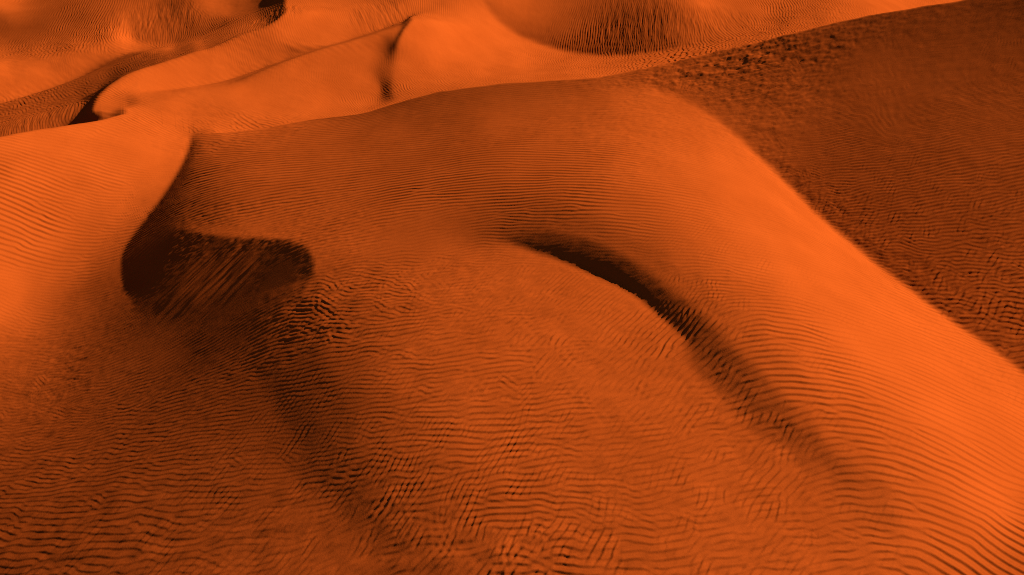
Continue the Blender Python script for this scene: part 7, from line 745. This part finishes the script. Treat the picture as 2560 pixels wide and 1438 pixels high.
def ripple_height(F, X, Y, steep, broken=False):
    ci = np.floor((X - GX0) / CELL).astype(int); cj = np.floor((Y - GY0) / CELL).astype(int)
    re = np.zeros(X.shape, np.float32); im = re.copy(); ws = re.copy()
    P = {k: v.astype(np.float32) for k, v in F.items()}
    for dj in range(-2, 3):
        for di in range(-2, 3):
            i = np.clip(ci + di, 0, GNX - 1); j = np.clip(cj + dj, 0, GNY - 1)
            f = j * GNX + i
            dx = (X - P['px'].ravel()[f]).astype(np.float32); dy = (Y - P['py'].ravel()[f]).astype(np.float32)
            kx, ky = P['kx'].ravel()[f], P['ky'].ravel()[f]
            ph = kx * dx + ky * dy
            k2 = kx * kx + ky * ky
            ac = ph * ph / k2; al = dx * dx + dy * dy - ac
            wg = np.exp(-ac / (2 * .24 ** 2) - al / (2 * .38 ** 2))
            ph += P['ph'].ravel()[f]
            re += wg * np.cos(ph); im += wg * np.sin(ph); ws += wg
    mag = np.sqrt(re * re + im * im) / np.maximum(ws, 1e-6)
    ph = np.arctan2(im, re)
    prof = np.sin(ph + steep * np.sin(ph))          # one flank longer than the other
    if broken:
        patch = np.clip((smooth_noise(X, Y, 0.5, 93) * 0.6 + smooth_noise(X, Y, 2.0, 95) * 0.4 - 0.38) * 4.0, 0, 1) * (0.6 + smooth_noise(X, Y, 5.0, 94)) * 1.05
    else:
        patch = 0.7 + 0.6 * smooth_noise(X, Y, 0.8, 91) * (0.6 + 0.8 * smooth_noise(X, Y, 6.0, 92))
    return prof * np.minimum(mag * 2.0, 1.0) * grid_lookup(F['amp'] * F['lam'], X, Y) * 0.039 * patch

def rough_height(table, X, Y):
    """Lumpy wind-scoured patches: (x, y, strength, size)."""
    T = np.array(table)
    gx, gy = np.meshgrid(GX0 + CELL * (np.arange(GNX) + .5), GY0 + CELL * (np.arange(GNY) + .5))
    key = lambda x, y: (x / (y + 17.0) * 14.0, np.log(y + 6.0) * 12.0)
    qa, qb = key(gx, gy); ta, tb = key(T[:, 0], T[:, 1])
    n = np.zeros(gx.shape); s = n.copy(); z = n.copy()
    for k in range(len(T)):
        w_ = 1.0 / ((qa - ta[k]) ** 2 + (qb - tb[k]) ** 2 + 0.01) ** 2.0
        n += w_; s += w_ * T[k, 2]; z += w_ * T[k, 3]
    st, sz = grid_lookup(s / n, X, Y), grid_lookup(z / n, X, Y)
    out = np.zeros(X.shape)
    for size, seed in ((0.9, 51), (0.45, 52), (0.22, 53)):
        wgt = np.exp(-(np.log(size / sz) / 0.6) ** 2)
        xr, yr = X * 0.94 + Y * 0.34, -X * 0.34 + Y * 0.94
        out += wgt * size * (smooth_noise(xr * 0.62, yr * 1.5, size, seed) + 0.5 * smooth_noise(xr * 1.1 + 3.0, yr * 2.3, size, seed + 9) - 0.75)
    return out * st * 0.15

# ------------------------------------------------------------------ materials
def sand_material():
    m = bpy.data.materials.new('sand'); m.use_nodes = True
    nt = m.node_tree; b = nt.nodes['Principled BSDF']
    b.inputs['Roughness'].default_value = 1.0
    b.inputs['Specular IOR Level'].default_value = 0.0
    tc = nt.nodes.new('ShaderNodeTexCoord')
    n1 = nt.nodes.new('ShaderNodeTexNoise'); n1.inputs['Scale'].default_value = 0.35; n1.inputs['Detail'].default_value = 5
    n2 = nt.nodes.new('ShaderNodeTexNoise'); n2.inputs['Scale'].default_value = 18.0; n2.inputs['Detail'].default_value = 6; n2.inputs['Roughness'].default_value = 0.75
    nt.links.new(tc.outputs['Object'], n1.inputs['Vector']); nt.links.new(tc.outputs['Object'], n2.inputs['Vector'])
    mx = nt.nodes.new('ShaderNodeMath'); mx.operation = 'MULTIPLY_ADD'
    nt.links.new(n1.outputs['Fac'], mx.inputs[0]); mx.inputs[1].default_value = 0.5
    ad = nt.nodes.new('ShaderNodeMath'); ad.operation = 'MULTIPLY'; ad.inputs[1].default_value = 0.5
    nt.links.new(n2.outputs['Fac'], ad.inputs[0]); nt.links.new(ad.outputs[0], mx.inputs[2])
    cr = nt.nodes.new('ShaderNodeValToRGB')
    cr.color_ramp.elements[0].position = 0.33; cr.color_ramp.elements[0].color = (0.150, 0.0222, 0.0022, 1)
    cr.color_ramp.elements[1].position = 0.67; cr.color_ramp.elements[1].color = (0.190, 0.0293, 0.0032, 1)
    nt.links.new(mx.outputs[0], cr.inputs['Fac']); nt.links.new(cr.outputs['Color'], b.inputs['Base Color'])
    n3 = nt.nodes.new('ShaderNodeTexNoise'); n3.inputs['Scale'].default_value = 14.0; n3.inputs['Detail'].default_value = 4; n3.inputs['Roughness'].default_value = 0.7
    nt.links.new(tc.outputs['Object'], n3.inputs['Vector'])
    bp = nt.nodes.new('ShaderNodeBump'); bp.inputs['Strength'].default_value = 0.35; bp.inputs['Distance'].default_value = 0.012
    nt.links.new(n3.outputs['Fac'], bp.inputs['Height']); nt.links.new(bp.outputs['Normal'], b.inputs['Normal'])
    return m
SAND = sand_material()

def sheet(name, X, Y, Zz, mat, keep=None):
    n, mcol = X.shape
    co = np.stack([X, Y, Zz], 2).reshape(-1, 3).astype(np.float32)
    idx = np.arange(n * mcol).reshape(n, mcol)
    q = np.stack([idx[:-1, :-1], idx[1:, :-1], idx[1:, 1:], idx[:-1, 1:]], 2).reshape(-1, 4)
    if keep is not None:
        q = q[keep.ravel()]
        used = np.zeros(n * mcol, bool); used[q.ravel()] = True
        new = np.cumsum(used) - 1
        co = co[used]; q = new[q]
    me = bpy.data.meshes.new(name)
    me.vertices.add(len(co)); me.vertices.foreach_set('co', co.ravel())
    me.loops.add(q.size); me.loops.foreach_set('vertex_index', q.ravel().astype(np.int32))
    me.polygons.add(len(q)); me.polygons.foreach_set('loop_start', np.arange(0, q.size, 4, dtype=np.int32))
    me.polygons.foreach_set('loop_total', np.full(len(q), 4, np.int32))
    me.polygons.foreach_set('use_smooth', np.ones(len(q), bool))
    me.materials.append(mat); me.update(calc_edges=True)
    o = bpy.data.objects.new(name, me); col.objects.link(o)
    return o

# ------------------------------------------------------------------ dune sheets
RIP = True

def fine(nums, shape, v0, v1, step):
    v = [v0]
    while v[-1] < v1: v.append(v[-1] + step(v[-1]))
    v = np.minimum(np.array(v), v1)
    u = np.linspace(U0, U1, int((U1 - U0) / 1.3))
    H = shading_fit_heights(nums, shape, v0, v1)
    H = cubic(cubic(H, (v - v0) / (v1 - v0) * (shape[0] - 1), 0), (u - U0) / (U1 - U0) * (shape[1] - 1), 1)
    y = fan_y(v)
    return u, v, fan_x(u[None, :], y[:, None]), np.repeat(y[:, None], len(u), 1), H

uF, vF, XF, YF, HF = fine(NEAR, NEAR_SHAPE, 60.0, 1560.0, lambda v: 1.15 + 1.0 * min(1.0, max(0.0, (v - 500.0) / 800.0)))
uB, vB, XB, YB, HB = fine(FAR, FAR_SHAPE, -260.0, 430.0, lambda v: 1.1)
crest = cubic(np.array(CREST, float), np.linspace(0, len(CREST) - 1, len(uF)), 0)
# the near dune rounds over at its crest and falls away behind it
ic = np.clip(np.interp(crest, vF, np.arange(len(vF))), 0, len(vF) - 2); i0 = ic.astype(int); fr = ic - i0
cols = np.arange(len(uF))
h_crest = HF[i0, cols] * (1 - fr) + HF[i0 + 1, cols] * fr
y_crest = fan_y(crest)
d = np.maximum(YF - y_crest[None, :], 0)
HF = np.where(d > 0, h_crest[None, :] - 0.55 * (np.sqrt(d * d + 0.25) - 0.5), HF)

def under(A_u, A_v, A_H, u, v):
    """Height of one sheet looked up on the fan grid of the other."""
    j = np.clip((u - A_u[0]) / (A_u[1] - A_u[0]), 0, len(A_u) - 1.001); i = np.clip(np.interp(v, A_v, np.arange(len(A_v))), 0, len(A_v) - 1.001)
    i0, j0 = i.astype(int), j.astype(int); a, b = (i - i0)[:, None], (j - j0)[None, :]
    R0, R1 = A_H[i0], A_H[i0 + 1]
    return (R0[:, j0] * (1 - b) + R0[:, j0 + 1] * b) * (1 - a) + (R1[:, j0] * (1 - b) + R1[:, j0 + 1] * b) * a

cell = lambda K: K[:-1, :-1] | K[1:, :-1] | K[:-1, 1:] | K[1:, 1:]
# in front of the crest the far sand passes beneath the near dune
crestB = np.interp(uB, uF, crest)
FB = np.where((vB >= vF[0])[:, None], under(uF, vF, HF, uB, vB), -99.0)
front = (vB[:, None] > crestB[None, :]) & (FB > -50)
# where both sheets are level at the line they join without a gap
jc = np.arange(len(uB)); ib = np.clip(np.interp(crestB, vB, np.arange(len(vB))).astype(int), 0, len(vB) - 1)
gap = np.interp(uB, uF, h_crest) - HB[ib, jc]
join_w = np.clip((0.9 - np.abs(gap)) / 0.5, 0, 1) * gap
HB = HB + join_w[None, :] * np.exp(-np.maximum(YB - fan_y(crestB)[None, :], 0) / 1.5) * (vB[:, None] <= crestB[None, :])
HB = np.where(front, np.minimum(HB, FB - 0.25 * np.clip((vB[:, None] - crestB[None, :]) / 20.0, 0.02, 1.0)), HB)
keepB = cell((HB > FB - 1.5) | (vB[:, None] < crestB[None, :] + 45))
keepF = cell((d <= 0) | (HF > np.where((vF <= vB[-1])[:, None], under(uB, vB, HB, uF, vF), -99.0) - 3.0))
HF0, HB0 = HF.copy(), HB.copy()
if RIP:
    HF = HF + ripple_height(ripple_field(MAIN_NEAR, 11, 16), XF, YF, -0.62)
    HF = HF + ripple_height(ripple_field(SEC, 23, 5), XF, YF, -0.62, True)
    HF = HF + rough_height(ROUGH_NEAR, XF, YF)
    HF = HF + streak_height(XF, YF, STREAKS)
    HB = HB + ripple_height(ripple_field(MAIN_FAR, 31, 16), XB, YB, -0.62)
    HB = HB + rough_height(ROUGH_FAR, XB, YB)
    HB = HB + streak_height(XB, YB, STREAKS_FAR)
# ------------------------------------------------------------------ the desert around
# low rolling sand out to the horizon; both dune sheets run on into it
def base_height(u, v):
    """Dune surface without ripples, by fan position."""
    def look(A, A_u, A_v):
        j = np.clip(np.interp(u, A_u, np.arange(len(A_u))), 0, len(A_u) - 1.001); i = np.clip(np.interp(v, A_v, np.arange(len(A_v))), 0, len(A_v) - 1.001)
        i0, j0 = i.astype(int), j.astype(int); p, q = i - i0, j - j0
        return (A[i0, j0] * (1 - q) + A[i0, j0 + 1] * q) * (1 - p) + (A[i0 + 1, j0] * (1 - q) + A[i0 + 1, j0 + 1] * q) * p
    hf = look(HF0, uF, vF)
    return np.where(v > np.interp(u, uF, crest), hf, np.maximum(look(HB0, uB, vB), np.where(v > vF[0], hf, -99)))

def desert_height(X, Y):
    yv = np.maximum(Y, 1.0)
    v = 719.0 + 1862.0 * np.tan(np.arctan2(CAM_H, yv) - PITCH)
    u = 1280.0 + 1862.0 * X / (yv * CP + CAM_H * SP)
    vb, ub = np.clip(v, vB[0], vF[-1]), np.clip(u, U0, U1)
    off = np.hypot(X - fan_x(ub, fan_y(vb)), Y - fan_y(vb))
    # keep the slope across the rim, then ease into rolling sand
    lim = lambda q, m: m * np.tanh(q / m)
    rim = base_height(ub, vb)
    inner = base_height(np.clip(ub - lim(u - ub, 260.0), U0, U1), np.clip(vb - lim(v - vb, 120.0), vB[0], vF[-1]))
    rim = 2 * rim - inner
    roll = -3.0 + 9.0 * (smooth_noise(X + 9000, Y + 9000, 60.0, 81) - .5) + 5.0 * (smooth_noise(X * .6 + Y * .8 + 7000, -X * .8 + Y * .6 + 7000, 25.0, 82) - .5)
    k = np.clip(off / 70.0, 0, 1); k = k * k * (3 - 2 * k)
    return rim * (1 - k) + roll * k, off

grow = np.cumsum(4.0 * 1.09 ** np.arange(45))          # widening steps away from the rim
def extend(u, v, H, v_more, above, keep, near):
    uu = np.concatenate([u[0] - grow[::-1], u, u[-1] + grow])
    vv = np.concatenate([v_more[::-1], v]) if above else np.concatenate([v, v_more])
    y = fan_y(vv); X = fan_x(uu[None, :], y[:, None]); Y = np.repeat(y[:, None], len(uu), 1)
    r0 = len(v_more) if above else 0
    Z = np.empty(X.shape); n, m = H.shape
    for s in range(0, len(vv), 200):
        Z[s:s + 200] = desert_height(X[s:s + 200], Y[s:s + 200])[0]
    Z[r0:r0 + n, 45:45 + m] = H
    line = np.interp(uu, uF, crest)[None, :]
    K = cell((vv[:, None] >= line) if near else (vv[:, None] <= line))
    K[r0:r0 + n - 1, 45:45 + m - 1] = keep
    return X, Y, Z, K

Xn, Yn, Zn, Kn = extend(uF, vF, HF, np.minimum(vF[-1] + np.cumsum(4.0 * 1.055 ** np.arange(56)), 2990.0), False, keepF, True)
near_dune = sheet('near_dune', Xn, Yn, Zn, SAND, Kn)
Xn, Yn, Zn, Kn = extend(uB, vB, HB, vB[0] - np.cumsum(3.0 * 1.02 ** np.arange(44)), True, keepB, False)
far_dunes = sheet('far_dunes', Xn, Yn, Zn, SAND, Kn)

nring, nspoke = 170, 360
rad = 3.0 * (4000.0 / 3.0) ** (np.arange(nring) / (nring - 1.0))
ang = np.linspace(0, 2 * math.pi, nspoke)
XD, YD = rad[:, None] * np.cos(ang)[None, :], rad[:, None] * np.sin(ang)[None, :]
ZD, off = desert_height(XD, YD)
desert_floor = sheet('desert_floor', XD, YD, ZD - np.where(off < 6.0, 3.0, 0.10), SAND)

for o, text in ((near_dune, 'big rippled dune with a shaded hollow and a curved dark trough'),
                (far_dunes, 'smaller sunlit dunes with rippled bowls and slip faces behind the big dune'),
                (desert_floor, 'low rolling orange sand around the dunes')):
    o['kind'] = 'structure'; o['label'] = text; o['category'] = 'sand dune' if 'dune' in o.name else 'desert'

# ------------------------------------------------------------------ camera, sun, sky
cam = bpy.data.cameras.new('camera'); co = bpy.data.objects.new('camera', cam); col.objects.link(co)
cam.sensor_width = 36.0; cam.lens = 36.0 * FOCAL; cam.clip_end = 6000.0
co.location = (0, 0, CAM_H); co.rotation_euler = (math.pi / 2 - PITCH, 0, 0)
scene.camera = co
scene.cycles.filter_width = 0.9
scene.cycles.use_denoising = False

sl = bpy.data.lights.new('sun', 'SUN'); so = bpy.data.objects.new('sun', sl); col.objects.link(so)
sl.energy = 5.0; sl.angle = math.radians(0.5); sl.color = (1.0, 0.95, 0.88)
so.rotation_euler = (math.pi / 2 - SUN_EL, 0, SUN_AZ + math.pi / 2)
so.location = (60, 40, 60)

w = bpy.data.worlds.new('World'); scene.world = w; w.use_nodes = True
nt = w.node_tree; bg = nt.nodes['Background']
sk = nt.nodes.new('ShaderNodeTexSky'); sk.sky_type = 'NISHITA'; sk.sun_disc = False; sk.air_density = 0.3; sk.dust_density = 0.0
sk.sun_elevation = SUN_EL; sk.sun_rotation = math.pi / 2 - SUN_AZ
nt.links.new(sk.outputs['Color'], bg.inputs['Color']); bg.inputs['Strength'].default_value = 0.05

vs = scene.view_settings
vs.view_transform = 'Standard'; vs.look = 'None'; vs.gamma = 1.0; vs.use_curve_mapping = False
vs.exposure = 2.17
